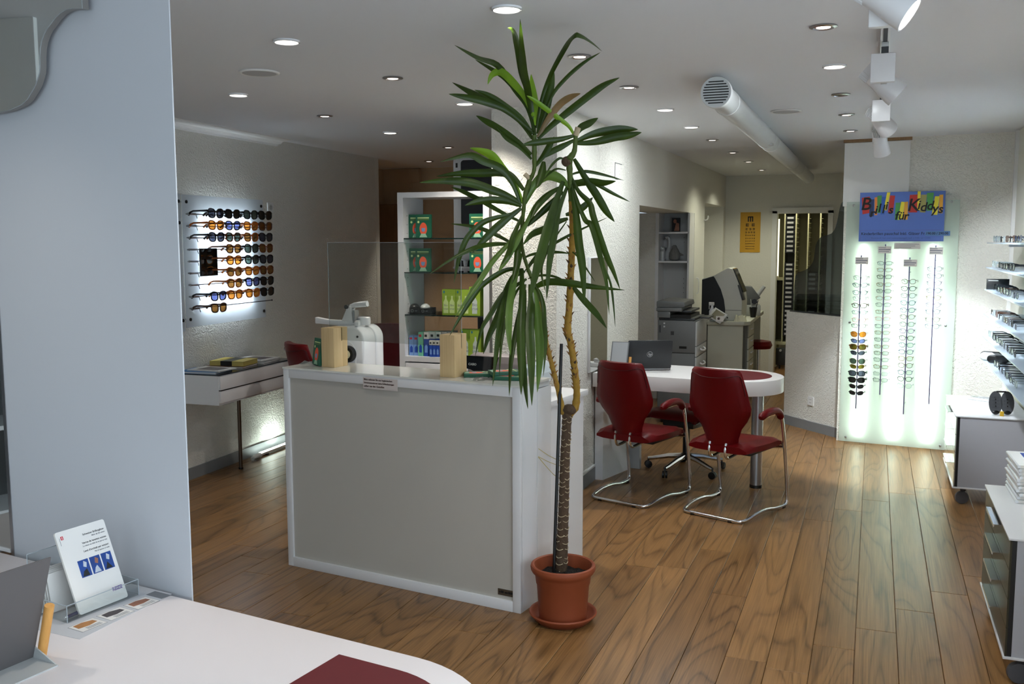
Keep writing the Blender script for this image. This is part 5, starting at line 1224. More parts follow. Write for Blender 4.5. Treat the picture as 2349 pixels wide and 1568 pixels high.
LEAVES=[
([(-1.338,3.778,2.136),(-1.355,3.79,2.235),(-1.353,3.729,2.334),(-1.312,3.569,2.387),(-1.262,3.416,2.429),(-1.203,3.24,2.499)],0.0243,0),
([(-1.342,3.781,2.173),(-1.374,3.797,2.321),(-1.345,3.639,2.389),(-1.299,3.468,2.457),(-1.258,3.319,2.479),(-1.259,3.262,2.478)],0.0195,0),
([(-1.342,3.781,2.173),(-1.377,3.795,2.273),(-1.433,3.804,2.349),(-1.499,3.771,2.447),(-1.512,3.582,2.448),(-1.523,3.385,2.46)],0.0205,0),
([(-1.346,3.782,2.197),(-1.392,3.8,2.298),(-1.475,3.81,2.395),(-1.546,3.823,2.444),(-1.625,3.824,2.489)],0.0186,0),
([(-1.347,3.786,2.234),(-1.387,3.788,2.314),(-1.439,3.786,2.377),(-1.49,3.783,2.422),(-1.529,3.78,2.412),(-1.55,3.781,2.374)],0.0259,1),
([(-1.347,3.775,2.142),(-1.404,3.781,2.218),(-1.49,3.781,2.282),(-1.594,3.774,2.333),(-1.653,3.785,2.362),(-1.719,3.794,2.395)],0.0273,0),
([(-1.351,3.777,2.173),(-1.442,3.726,2.255),(-1.517,3.667,2.287),(-1.576,3.609,2.3),(-1.625,3.551,2.307)],0.0241,0),
([(-1.348,3.777,2.161),(-1.392,3.766,2.222),(-1.45,3.747,2.27),(-1.52,3.724,2.319),(-1.577,3.702,2.342)],0.0208,0),
([(-1.356,3.783,2.077),(-1.413,3.785,2.128),(-1.504,3.781,2.192),(-1.566,3.787,2.226),(-1.612,3.8,2.251)],0.0224,0),
([(-1.356,3.788,2.059),(-1.405,3.782,2.112),(-1.461,3.772,2.15),(-1.503,3.77,2.194)],0.0185,0),
([(-1.335,3.786,2.197),(-1.345,3.808,2.272),(-1.363,3.831,2.337),(-1.383,3.857,2.418)],0.0271,1),
([(-1.334,3.785,2.185),(-1.316,3.789,2.292),(-1.272,3.771,2.388),(-1.159,3.615,2.463),(-1.078,3.478,2.479),(-1.051,3.495,2.479),(-1.047,3.621,2.478),(-1.049,3.764,2.472)],0.0175,0),
([(-1.327,3.785,2.161),(-1.302,3.805,2.264),(-1.287,3.818,2.355),(-1.275,3.829,2.43)],0.0318,0),
([(-1.325,3.787,2.173),(-1.277,3.806,2.311),(-1.217,3.817,2.386),(-1.145,3.829,2.445),(-1.075,3.836,2.482)],0.0146,0),
([(-1.327,3.783,2.142),(-1.263,3.803,2.205),(-1.159,3.838,2.291),(-1.072,3.861,2.354),(-1.004,3.873,2.383)],0.0268,0),
([(-1.327,3.784,2.148),(-1.284,3.79,2.219),(-1.234,3.792,2.277),(-1.188,3.787,2.303),(-1.141,3.778,2.314)],0.023,2),
([(-1.183,3.839,2.148),(-1.206,3.826,2.19),(-1.244,3.805,2.222),(-1.299,3.777,2.266),(-1.339,3.753,2.298),(-1.358,3.734,2.311)],0.017,1),
([(-1.184,3.839,2.154),(-1.233,3.811,2.138),(-1.299,3.776,2.127),(-1.341,3.749,2.12),(-1.374,3.725,2.112)],0.022,0),
([(-1.183,3.839,2.148),(-1.165,3.86,2.186),(-1.135,3.888,2.207),(-1.106,3.918,2.231)],0.0246,0),
([(-1.184,3.837,2.136),(-1.231,3.825,2.112),(-1.279,3.815,2.089),(-1.322,3.808,2.06)],0.0209,0),
([(-1.175,3.84,2.13),(-1.116,3.865,2.157),(-1.048,3.893,2.172),(-0.99,3.915,2.178),(-0.939,3.934,2.178)],0.0294,0),
([(-1.172,3.84,2.121),(-1.101,3.858,2.126),(-1.024,3.877,2.144),(-0.965,3.888,2.151),(-0.914,3.894,2.161)],0.0268,0),
([(-1.346,3.801,2.03),(-1.31,3.81,2.078),(-1.284,3.81,2.119),(-1.263,3.805,2.149)],0.0234,0),
([(-1.211,3.864,1.993),(-1.171,3.853,1.924),(-1.12,3.843,1.874),(-1.096,3.819,1.815),(-1.037,3.796,1.667),(-0.996,3.773,1.592),(-0.961,3.747,1.523)],0.0219,0),
([(-1.212,3.869,1.975),(-1.173,3.849,1.882),(-1.133,3.824,1.807),(-1.096,3.799,1.777),(-1.045,3.765,1.64),(-1.012,3.727,1.55),(-0.987,3.68,1.424)],0.0182,0),
([(-1.141,3.956,1.779),(-1.089,3.965,1.613),(-1.062,3.977,1.533),(-1.051,3.983,1.452),(-1.042,3.987,1.347)],0.0081,0),
([(-1.191,3.851,2.059),(-1.143,3.854,1.979),(-1.099,3.856,1.914),(-1.054,3.856,1.843),(-1.015,3.856,1.797)],0.0282,0),
([(-1.217,3.862,1.993),(-1.178,3.885,2.007),(-1.146,3.907,2.01),(-1.09,3.938,1.998),(-1.007,3.978,1.973)],0.0112,0),
([(-1.213,3.871,1.969),(-1.163,3.899,1.97),(-1.119,3.925,1.958),(-1.044,3.961,1.915),(-0.985,3.993,1.884)],0.0125,0),
([(-1.233,3.874,1.933),(-1.192,3.867,1.953),(-1.131,3.858,1.962),(-1.064,3.846,1.955),(-1.004,3.83,1.962)],0.027,0),
([(-1.242,3.902,1.829),(-1.2,3.916,1.841),(-1.164,3.927,1.866),(-1.132,3.938,1.903)],0.0252,0),
([(-1.426,3.901,1.589),(-1.384,3.903,1.647),(-1.328,3.902,1.688),(-1.214,3.922,1.752),(-1.07,3.953,1.818)],0.0104,0),
([(-1.223,3.841,2.053),(-1.244,3.826,2.062),(-1.269,3.803,2.036),(-1.29,3.779,1.996)],0.0086,0),
([(-1.226,3.852,2.014),(-1.258,3.831,2.02),(-1.283,3.806,2.001),(-1.301,3.782,1.972)],0.0086,0),
([(-1.405,3.827,1.872),(-1.362,3.845,1.956),(-1.313,3.858,1.993),(-1.257,3.867,1.979),(-1.211,3.867,1.938)],0.035,3),
([(-1.411,3.823,1.878),(-1.453,3.821,1.966),(-1.498,3.815,2.019),(-1.543,3.81,2.076),(-1.587,3.801,2.099),(-1.637,3.79,2.115)],0.0327,1),
([(-1.419,3.818,1.885),(-1.443,3.794,1.964),(-1.481,3.756,2.024),(-1.539,3.702,2.052),(-1.583,3.651,2.073),(-1.678,3.572,2.041)],0.0271,0),
([(-1.399,3.811,1.933),(-1.448,3.807,1.99),(-1.498,3.8,2.008),(-1.573,3.782,2.007),(-1.671,3.757,2.006),(-1.77,3.73,1.995)],0.0276,0),
([(-1.414,3.822,1.878),(-1.471,3.796,1.912),(-1.526,3.767,1.934),(-1.611,3.727,1.965),(-1.705,3.679,1.972),(-1.801,3.629,1.964)],0.0299,0),
([(-1.415,3.825,1.866),(-1.472,3.799,1.885),(-1.528,3.77,1.892),(-1.582,3.739,1.884),(-1.627,3.709,1.869)],0.025,0),
([(-1.421,3.843,1.798),(-1.511,3.83,1.843),(-1.603,3.82,1.894),(-1.684,3.816,1.933),(-1.742,3.82,1.954)],0.0166,0),
([(-1.435,3.825,1.842),(-1.474,3.801,1.827),(-1.523,3.77,1.813),(-1.566,3.739,1.791),(-1.612,3.703,1.734),(-1.631,3.676,1.673),(-1.64,3.652,1.612),(-1.645,3.628,1.543)],0.0203,0),
([(-1.417,3.827,1.858),(-1.484,3.794,1.802),(-1.54,3.765,1.746),(-1.605,3.729,1.667)],0.0273,0),
([(-1.439,3.868,1.688),(-1.508,3.856,1.729),(-1.579,3.845,1.763),(-1.65,3.834,1.784),(-1.746,3.814,1.795)],0.0151,0),
([(-1.439,3.87,1.682),(-1.475,3.834,1.704),(-1.518,3.786,1.707),(-1.558,3.735,1.7),(-1.586,3.685,1.687),(-1.648,3.617,1.646),(-1.72,3.541,1.581)],0.017,0),
([(-1.408,3.85,1.791),(-1.456,3.799,1.717),(-1.511,3.738,1.639),(-1.553,3.677,1.55),(-1.574,3.626,1.496),(-1.613,3.561,1.403)],0.0203,3),
([(-1.427,3.902,1.583),(-1.459,3.889,1.595),(-1.501,3.869,1.592),(-1.554,3.842,1.561),(-1.605,3.814,1.515),(-1.645,3.787,1.451),(-1.684,3.76,1.377),(-1.717,3.735,1.308)],0.0198,0),
([(-1.424,3.912,1.554),(-1.452,3.888,1.534),(-1.485,3.858,1.509),(-1.511,3.83,1.481),(-1.546,3.791,1.407),(-1.575,3.755,1.34),(-1.589,3.719,1.227)],0.0197,0),
([(-1.432,3.9,1.583),(-1.469,3.882,1.572),(-1.498,3.859,1.508),(-1.53,3.829,1.393),(-1.563,3.8,1.301),(-1.577,3.781,1.23)],0.0268,0),
([(-1.433,3.902,1.577),(-1.471,3.856,1.555),(-1.482,3.802,1.454),(-1.481,3.752,1.372),(-1.478,3.696,1.263),(-1.474,3.634,1.116)],0.0263,0),
([(-1.43,3.911,1.548),(-1.459,3.855,1.486),(-1.476,3.785,1.369),(-1.47,3.723,1.289),(-1.453,3.656,1.156)],0.0126,0),
([(-1.433,3.877,1.665),(-1.441,3.825,1.574),(-1.442,3.762,1.457),(-1.425,3.701,1.349),(-1.396,3.642,1.247)],0.0272,3),
([(-1.431,3.915,1.53),(-1.431,3.864,1.451),(-1.435,3.791,1.312),(-1.427,3.721,1.205),(-1.406,3.649,1.075)],0.0195,0),
([(-1.439,3.893,1.601),(-1.418,3.836,1.453),(-1.399,3.769,1.344),(-1.37,3.697,1.211),(-1.342,3.62,1.088)],0.0284,0),
([(-1.434,3.921,1.506),(-1.423,3.876,1.392),(-1.409,3.819,1.252),(-1.379,3.764,1.116),(-1.345,3.71,1.015)],0.0207,0),
([(-1.41,3.924,1.53),(-1.384,3.869,1.452),(-1.363,3.793,1.343),(-1.328,3.712,1.211),(-1.295,3.62,1.047)],0.033,0),
([(-1.404,3.926,1.53),(-1.374,3.894,1.451),(-1.343,3.85,1.339),(-1.321,3.797,1.229),(-1.311,3.733,1.084)],0.0322,3),
([(-1.404,3.926,1.53),(-1.367,3.91,1.502),(-1.335,3.88,1.441),(-1.316,3.84,1.369),(-1.295,3.797,1.288),(-1.287,3.741,1.152)],0.0172,0),
([(-1.239,3.861,1.969),(-1.27,3.807,1.834),(-1.284,3.755,1.722),(-1.299,3.697,1.602),(-1.31,3.639,1.484)],0.0343,0),
([(-1.226,3.873,1.945),(-1.252,3.835,1.84),(-1.258,3.8,1.739),(-1.265,3.76,1.628),(-1.265,3.717,1.475)],0.0259,0),
([(-1.21,3.872,1.969),(-1.179,3.844,1.833),(-1.155,3.808,1.711),(-1.127,3.772,1.601),(-1.104,3.727,1.461)],0.0282,0),
([(-1.24,3.988,1.53),(-1.212,3.979,1.496),(-1.167,3.971,1.45),(-1.116,3.962,1.4),(-1.07,3.949,1.344)],0.0232,0),
([(-1.406,3.932,1.506),(-1.372,3.921,1.525),(-1.319,3.91,1.541),(-1.238,3.905,1.539),(-1.125,3.907,1.524),(-0.985,3.918,1.511)],0.0254,0),
([(-1.418,3.914,1.554),(-1.368,3.894,1.567),(-1.309,3.864,1.571),(-1.249,3.827,1.562),(-1.199,3.782,1.546)],0.0092,0),
([(-1.432,3.884,1.642),(-1.397,3.889,1.659),(-1.35,3.895,1.668),(-1.276,3.908,1.671),(-1.223,3.912,1.664)],0.0115,0),
([(-1.421,3.905,1.583),(-1.403,3.906,1.618),(-1.378,3.905,1.639),(-1.342,3.906,1.653)],0.0105,0),
([(-1.239,3.946,1.682),(-1.197,3.926,1.654),(-1.151,3.894,1.609),(-1.097,3.86,1.546)],0.0068,0),
([(-1.363,3.844,1.869),(-1.403,3.804,1.762),(-1.437,3.765,1.683),(-1.46,3.732,1.628),(-1.473,3.703,1.592)],0.0214,3),
([(-1.414,3.836,1.83),(-1.432,3.77,1.739),(-1.425,3.703,1.673),(-1.43,3.625,1.619)],0.019,0),
([(-1.407,3.849,1.797),(-1.421,3.805,1.706),(-1.414,3.762,1.616),(-1.417,3.713,1.539)],0.0226,0),
([(-1.234,3.91,1.813),(-1.267,3.881,1.799),(-1.319,3.839,1.767),(-1.359,3.801,1.745),(-1.385,3.764,1.703)],0.0238,0),
([(-1.3,3.871,1.861),(-1.361,3.857,1.819),(-1.409,3.855,1.791),(-1.441,3.859,1.757)],0.0206,0),
([(-1.31,3.809,2.05),(-1.311,3.784,1.997),(-1.321,3.75,1.935)],0.027,0),
([(-1.241,3.911,1.802),(-1.286,3.848,1.711),(-1.306,3.786,1.627),(-1.292,3.735,1.573),(-1.258,3.687,1.51)],0.0079,0),
([(-1.255,3.862,1.945),(-1.297,3.829,1.914),(-1.336,3.79,1.864),(-1.35,3.757,1.808)],0.0248,0),
([(-1.245,3.872,1.927),(-1.293,3.858,1.878),(-1.337,3.849,1.835),(-1.392,3.836,1.779)],0.0213,0),
([(-1.367,3.805,1.994),(-1.379,3.81,1.945),(-1.398,3.817,1.897)],0.0187,0),
]
STAKE=[(-1.321, 3.986, 0.228), (-1.324, 4.102, 1.252)]
TIES=[[(-1.415, 4.045, 0.77), (-1.363, 4.06, 0.734), (-1.31, 4.078, 0.71)], [(-1.414, 4.041, 0.733), (-1.362, 4.058, 0.706), (-1.305, 4.077, 0.686)], [(-1.414, 4.041, 0.731), (-1.345, 4.058, 0.651), (-1.303, 4.071, 0.627)]]
t = thing('dragon_plant', 'tall yucca-like plant with two yellow stems and long green leaves', 'plant', (-1.29, 4.02, 0))
def rel(P): return [(p[0] + 1.29, p[1] - 4.02, p[2]) for p in P]
# ringed grey trunk, two stems with leaf scars
def stem(name, S, m, step, bulge, husk):
    P = smooth_path(rel(S), 6); rs = []
    R0 = [s[3] for s in S]
    for i in range(len(P)):
        a = i / 6; k = min(int(a), len(R0) - 2); r = R0[k] + (R0[k + 1] - R0[k]) * (a - k)
        rs.append(r * (1 + (bulge if i % step == 0 else 0)))
    MB().tube(P, rs, 12).build(name, m, t)
    return P, rs
P, rs = stem('trunk', TRUNK, 'bark', 2, 0.07, 0)
rr = random.Random(3)
TL = sum((P[i + 1] - P[i]).length for i in range(len(P) - 1))
for j in range(23):
    d = TL * (j + 0.5) / 23; i = 0
    while i < len(P) - 2 and d > (P[i + 1] - P[i]).length: d -= (P[i + 1] - P[i]).length; i += 1
    c = P[i] + (P[i + 1] - P[i]).normalized() * d; r = rs[i] * 1.035
    for a0 in (-2.6, -1.0, 0.7, 2.2):
        a1 = a0 + rr.uniform(-0.3, 0.3); sp = rr.uniform(0.9, 1.5); dz = rr.uniform(-0.01, 0.01)
        arc = [(c.x + r * math.cos(a1 + sp * q / 5), c.y + r * math.sin(a1 + sp * q / 5), c.z + dz - 0.007 * math.sin(PI * q / 5)) for q in range(6)]
        MB().tube(arc, rr.uniform(0.0012, 0.0022), 4).build('leaf_scar', 'bark_scar', t)
mat('stem_green', (74, 92, 30), 0.6, var=0.3, vscale=40)
stem('stem_top', BRANCH_A[11:], 'stem_green', 3, 0.12, 1); stem('stem_top', BRANCH_B[7:], 'stem_green', 3, 0.12, 1)
for nm, S in (('stem', BRANCH_A[:12]), ('stem', BRANCH_B[:8])):
    P, rs = stem(nm, S, 'stem_yellow', 3, 0.12, 1)
    for i in range(14, len(P) - 2):
        for k in range(2):
            a = rr.uniform(0, 2 * PI); c = P[i]; r = rs[i]
            q = [(c.x + r * math.cos(a + d), c.y + r * math.sin(a + d), c.z) for d in (-0.5, 0, 0.5)]
            tip = (c.x + (r + 0.012) * math.cos(a), c.y + (r + 0.012) * math.sin(a), c.z + 0.012)
            base = (c.x + r * math.cos(a), c.y + r * math.sin(a), c.z - 0.008)
            MB().add([q[0], base, q[2], tip, (c.x + (r + .002) * math.cos(a), c.y + (r + .002) * math.sin(a), c.z + .006)], [(0, 1, 3), (1, 2, 3), (2, 4, 3), (4, 0, 3)]).build('leaf_husk', 'stem_husk' if rr.random() < 0.7 else 'bark', t, smooth=False)
# cut knots at the fork and on the stems
kp = rel(TRUNK)[-1]
MB().ball((kp[0] + 0.008, kp[1], kp[2] + 0.012), 0.034, 0.03, 0.026).build('fork_knot', 'bark', t)
k2 = rel(BRANCH_A)[13]; MB().ball((k2[0] - 0.01, k2[1], k2[2]), 0.024, 0.02, 0.022).build('cut_knot', 'bark', t)
k3 = rel(BRANCH_A)[-1]; MB().cyl((k3[0], k3[1], k3[2]), (k3[0] + 0.012, k3[1] - 0.006, k3[2] + 0.03), 0.012, 10).build('cut_knot', 'bark_scar', t)
k4 = rel(BRANCH_B)[13]; MB().cyl((k4[0], k4[1], k4[2] + 0.01), (k4[0] - 0.02, k4[1] - 0.008, k4[2] + 0.03), 0.010, 10).build('cut_knot', 'bark_scar', t)
def leafmat(name, c, c2):
    m = bpy.data.materials.new(name); m.use_nodes = True; nt = m.node_tree; b = nt.nodes['Principled BSDF']
    tc = nt.nodes.new('ShaderNodeTexCoord'); n = nt.nodes.new('ShaderNodeTexNoise'); n.inputs['Scale'].default_value = 9; n.inputs['Detail'].default_value = 3
    mx = nt.nodes.new('ShaderNodeMix'); mx.data_type = 'RGBA'; mx.inputs['A'].default_value = lin(c); mx.inputs['B'].default_value = lin(c2)
    nt.links.new(tc.outputs['Object'], n.inputs['Vector']); nt.links.new(n.outputs['Fac'], mx.inputs['Factor'])
    nt.links.new(mx.outputs['Result'], b.inputs['Base Color']); b.inputs['Roughness'].default_value = 0.38; b.inputs['Specular IOR Level'].default_value = 0.45
    o = nt.nodes['Material Output']; tr = nt.nodes.new('ShaderNodeBsdfTranslucent'); nt.links.new(mx.outputs['Result'], tr.inputs[0])
    ms = nt.nodes.new('ShaderNodeMixShader'); ms.inputs[0].default_value = 0.28
    nt.links.new(b.outputs[0], ms.inputs[1]); nt.links.new(tr.outputs[0], ms.inputs[2]); nt.links.new(ms.outputs[0], o.inputs[0])
    MATS[name] = m
leafmat('leaf_dark', (34, 52, 12), (66, 92, 22)); leafmat('leaf_lime', (104, 150, 30), (150, 190, 50)); leafmat('leaf_brown', (64, 74, 34), (170, 130, 90)); leafmat('leaf_pale', (70, 104, 38), (112, 140, 62))
LM = ['leaf_dark', 'leaf_lime', 'leaf_brown', 'leaf_pale']
VIEW = Vector((0.36, -0.93, 0.0))
for i, (pts, wd, ci) in enumerate(LEAVES):
    P = smooth_path(rel(pts), 5); n = len(P); vs = []; fs = []
    roll = rr.uniform(-0.5, 0.5)
    for k, p in enumerate(P):
        u = k / (n - 1)
        tan = (P[min(k + 1, n - 1)] - P[max(k - 1, 0)]).normalized()
        side = tan.cross(VIEW).normalized(); nor = side.cross(tan).normalized()
        s2 = side * math.cos(roll) + nor * math.sin(roll); n2 = s2.cross(tan).normalized()
        h = 0.62 * wd * (0.42 + 0.58 * min(1, u * 2.6)) * (1 if u < 0.62 else max(0.03, 1 - ((u - 0.62) / 0.38) ** 1.7))
        for q, e in ((-1, 0.35), (-0.5, 0.12), (0, 0), (0.5, 0.12), (1, 0.35)): vs.append(p + s2 * h * q - n2 * h * e)
    for k in range(n - 1):
        for q in range(4): fs.append((k * 5 + q, k * 5 + q + 1, (k + 1) * 5 + q + 1, (k + 1) * 5 + q))
    MB().add(vs, fs).build('leaf', LM[ci], t, angle=1.5)
# support stake and ties
s0, s1 = rel(STAKE)
MB().cyl((s0[0], s0[1], 0.16), s1, 0.0075, 10).build('stake', 'black', t)
for q in TIES: MB().tube(smooth_path(rel(q)), 0.0014, 5).build('tie', mat('raffia', (176, 156, 80), 0.8), t)
# pot, soil and saucer
PX, PY = -1.272, 3.975
s_ = thing('saucer', 'terracotta plastic saucer under the plant pot', 'saucer', (PX, PY, 0))
MB().lathe([(0.112, 0.0), (0.118, 0.002), (0.146, 0.03), (0.152, 0.036), (0.155, 0.042), (0.152, 0.048), (0.146, 0.046), (0.141, 0.038), (0.112, 0.008), (0.10, 0.006)], n=48).build('dish', 'terracotta', s_)
p_ = thing('plant_pot', 'terracotta plastic pot with rolled rim holding the tall plant', 'plant pot', (PX, PY, 0.009))
MB().lathe([(0.100, 0.0), (0.108, 0.003), (0.119, 0.165), (0.1225, 0.17), (0.127, 0.205), (0.133, 0.215), (0.140, 0.222), (0.146, 0.232), (0.148, 0.244), (0.145, 0.254), (0.138, 0.258), (0.131, 0.254), (0.128, 0.244), (0.118, 0.16), (0.105, 0.01)], n=56, caps=False).lathe([(0.1075, 0.002), (0.106, 0.008)], n=56).build('pot', 'terracotta', p_)
so = MB(); vs = []; fs = []; nr, na = 8, 40
for i in range(nr):
    r = 0.1225 * (i + 0.2) / (nr - 0.8)
    for k in range(na):
        a = 2 * PI * k / na; vs.append((r * math.cos(a), r * math.sin(a), 0.205 + rr.uniform(-0.006, 0.006) - (0.004 if i == nr - 1 else 0)))
fs = [(i * na + k, i * na + (k + 1) % na, (i + 1) * na + (k + 1) % na, (i + 1) * na + k) for i in range(nr - 1) for k in range(na)] + [tuple(range(na))]
so.add(vs, fs).build('soil', 'soil', p_)

# ================================================================== FAR DESK
FA = rad(-6); FDO = (-0.875, 6.64, 0)
fM = T(*FDO) @ RZ(FA)
t = thing('far_desk', 'white desk with rounded end and red inlay behind the red chairs', 'desk', FDO, FA)
MB().prism(desk_outline(0.325, -0.935), 0.69, 0.79).build('desk_top', mat('desk_white_far', (238, 234, 232), 0.4), t, 0.003)
MB().prism(desk_outline(0.245, -0.15), 0.79, 0.7912).build('inlay', 'red_linoleum', t, smooth=False)
MB().lathe([(0.04, 0.022), (0.04, 0.69)], (0.147, 0.05, 0), 28).build('leg', 'steel', t)
MB().lathe([(0.042, 0.0), (0.042, 0.022)], (0.147, 0.05, 0), 28).build('foot', 'black', t)
MB().prism([(-0.945, -0.245), (-0.885, -0.24), (-0.83, 0.14), (-0.945, 0.14)], 0, 0.69).build('support', 'white_lacquer', t, smooth=False)
MB().box(-0.94, -0.76, 0.20, 0.24, 0, 0.69).build('rear_support', 'light_grey', t, smooth=False)
MB().box(-0.93, -0.85, 0.145, 0.195, 0, 0.69).build('gap_shade', 'black', t, smooth=False)  # black box filling the gap between the supports, stands in for its shade
FZ = 0.7903
def fd(x, y, z=FZ): return fM @ Vector((x, y, z))
# laptop
def wl(X, Y): return Vector((X, Y, FZ))
t = thing('laptop', 'grey open laptop seen from behind on the far desk', 'laptop', (-1.49, 6.66, FZ), rad(24))
MB().prism(rrect(-0.16, 0.16, 0.0, 0.23, 0.012), 0.004, 0.018).build('base', mat('laptop_silver', (150, 150, 152), 0.35, 0.6), t, 0.002)
MB().box(-0.14, 0.14, 0.04, 0.13, 0.018, 0.0188).build('keyboard', 'black', t, smooth=False)
LMx = T(0, 0.004, 0.016) @ RX(rad(14))
MB().prism(rrect(-0.16, 0.16, 0.0, 0.215, 0.012), 0, 0.007, LMx @ RX(PI / 2)).build('lid', mat('laptop_dark', (58, 60, 62), 0.4, 0.5), t, 0.002)
MB().box(-0.145, 0.145, 0.0, 0.0008, 0.012, 0.2, LMx).build('screen', 'black_gloss', t, smooth=False)
lg = LMx @ T(0, -0.0074, 0.11)
MB().tube([(0.02 * math.cos(a), 0, 0.02 * math.sin(a)) for a in [2 * PI * i / 20 for i in range(20)]], 0.0012, 5, True, M=lg).build('logo_ring', 'light_grey', t)
lettering('logo_letters', 'hp', 0.028, 'light_grey', t, lg @ FRONT, 'CENTER', 0.25, 0.0004)
for k in range(3): MB().box(0.1602, 0.1606, 0.05 + k * 0.03, 0.065 + k * 0.03, 0.007, 0.013).build('port', 'black', t, smooth=False)
# table mirror seen from the front and a small card
tm = table_mirror('pale bent-sheet table mirror with wooden bar beside the laptop', (-1.733, 6.47, FZ), rad(0), mat('sheet_pale', (176, 178, 180), 0.35), 0.125, 0.14, 'mid_grey')
tm.scale = (1, 1, 0.86)
t = thing('tissue_pack', 'small white tissue pack at the wall end of the far desk', 'tissue pack', (-1.76, 6.72, FZ), 0.3)  # a tissue pack with one tissue pulled up
MB().prism(rrect(-0.04, 0.04, -0.025, 0.025, 0.01), 0, 0.03).build('pack', 'paper', t, 0.004)
MB().add([(-0.02, 0, 0.03), (0.02, 0.004, 0.03), (0.024, -0.004, 0.06), (0.0, 0.006, 0.068), (-0.024, 0, 0.055)], [(0, 1, 2, 3, 4)]).build('tissue', 'paper', t, smooth=False)
# mirror on the long wall
t = thing('wall_mirror', 'upright rectangular mirror on the wall above the far desk', 'mirror', (-1.8495, 6.32, 0))
MB().box(0.0, 0.018, 0, 0.455, 0.80, 1.605).build('frame', 'white_lacquer', t, 0.002)
MB().box(0.018, 0.0205, 0.006, 0.449, 0.806, 1.599).build('glass', 'mirror', t, smooth=False)

# ================================================================== NICHE: shelf bay, copier
t = thing('niche_shelf_bay', 'white shelf bay built into the wall opening', 'shelf bay', (-2.215, 10.15, 0))
MB().box(0.0, 0.035, -0.01, 0.28, 0, 2.01).build('upright', 'white_lacquer', t, smooth=False)
MB().box(0.345, 0.365, 0.0, 0.28, 0, 2.01).build('upright', 'white_lacquer', t, smooth=False)
MB().box(0.035, 0.345, 0.26, 0.28, 0, 2.01).build('back', 'light_grey', t, smooth=False)
for z in (1.48, 1.79): MB().box(0.03, 0.352, 0.0, 0.27, z, z + 0.02).build('shelf', 'white_lacquer', t, 0.001)
for z in (1.15, 1.2, 1.25, 1.3, 1.7, 1.75): MB().cyl((0.26, 0.2605, z), (0.26, 0.2585, z), 0.004, 8).build('peg_hole', 'dark_grey', t)
def nb(x, y, z): return (-2.215 + x, 10.15 + y, z)
t = thing('postcard_stand', 'small dark photo card of a person in sunglasses on the top niche shelf', 'photo card', nb(0.2, 0.1, 1.811), 0.05)
MB().box(-0.045, 0.045, -0.003, 0.003, 0, 0.15).build('card', 'print_dark', t, smooth=False)
MB().prism([(-0.02, 0.01), (0.035, 0.01), (0.03, 0.09), (0.0, 0.1)], 0, 0.0006, T(0, -0.003, 0) @ RX(PI / 2)).build('printed_figure', 'photo_skin', t, smooth=False)
MB().prism([(-0.012 + 0.018 * math.cos(a), 0.112 + 0.022 * math.sin(a)) for a in [2 * PI * i / 12 for i in range(12)]], 0, 0.0008, T(0, -0.003, 0) @ RX(PI / 2)).build('printed_face', 'photo_skin', t, smooth=False)
MB().prism([(-0.05, -0.002), (0.05, -0.002), (0.05, 0.05), (-0.05, 0.05)], 0, 0.003).build('foot', 'print_dark', t, smooth=False)
mat('stone_grey', (120, 120, 118), 0.8, bump=(60, 0.5, 0.006), var=0.2, vscale=20)
t = thing('bird_figure', 'round grey stone bird figure on the lower niche shelf', 'figurine', nb(0.19, 0.09, 1.501), 0)
bd = MB().lathe([(0.025, 0.0), (0.052, 0.012), (0.062, 0.045), (0.058, 0.085), (0.04, 0.12), (0.026, 0.14), (0.022, 0.155), (0.012, 0.168)], n=22); bd.build('body', 'stone_grey', t)
MB().tube([(0.045, 0, 0.07), (0.075, -0.005, 0.065), (0.1, -0.005, 0.062)], [0.02, 0.012, 0.004], 8).build('tail', 'stone_grey', t)
MB().tube([(-0.005, -0.01, 0.155), (-0.03, -0.02, 0.15)], [0.009, 0.002], 8).build('beak', 'stone_grey', t)
t = thing('goose_figure', 'pale goose figure with raised neck behind the stone bird', 'figurine', nb(0.11, 0.18, 1.501), 0)
MB().lathe([(0.03, 0.0), (0.045, 0.02), (0.045, 0.07), (0.03, 0.11), (0.018, 0.14)], n=20).build('body', 'light_grey', t)
MB().tube(smooth_path([(0, 0, 0.12), (0.004, 0, 0.18), (0.0, 0, 0.235), (-0.02, 0, 0.255), (-0.04, -0.004, 0.245)], 4), [0.022] + [0.018] * 12 + [0.016] * 3 + [0.012], 10).build('neck', 'light_grey', t)
MB().tube([(-0.038, -0.004, 0.247), (-0.062, -0.008, 0.225)], [0.012, 0.003], 8).build('beak', 'stone_grey', t)
for i, (x, m) in enumerate(((0.045, 'light_grey'), (0.062, 'white_gloss'))):
    t = thing('folder', ('grey' if i == 0 else 'white') + ' upright folder at the left of the lower niche shelf', 'folder', nb(x, 0.05, 1.501), 0)
    MB().box(0, 0.014, 0, 0.16, 0, 0.15 - 0.01 * i).build('cover', m, t, 0.001)
    MB().box(0.004, 0.010, -0.0006, 0, 0.1, 0.125).build('spine_label', 'print_dark', t, smooth=False)
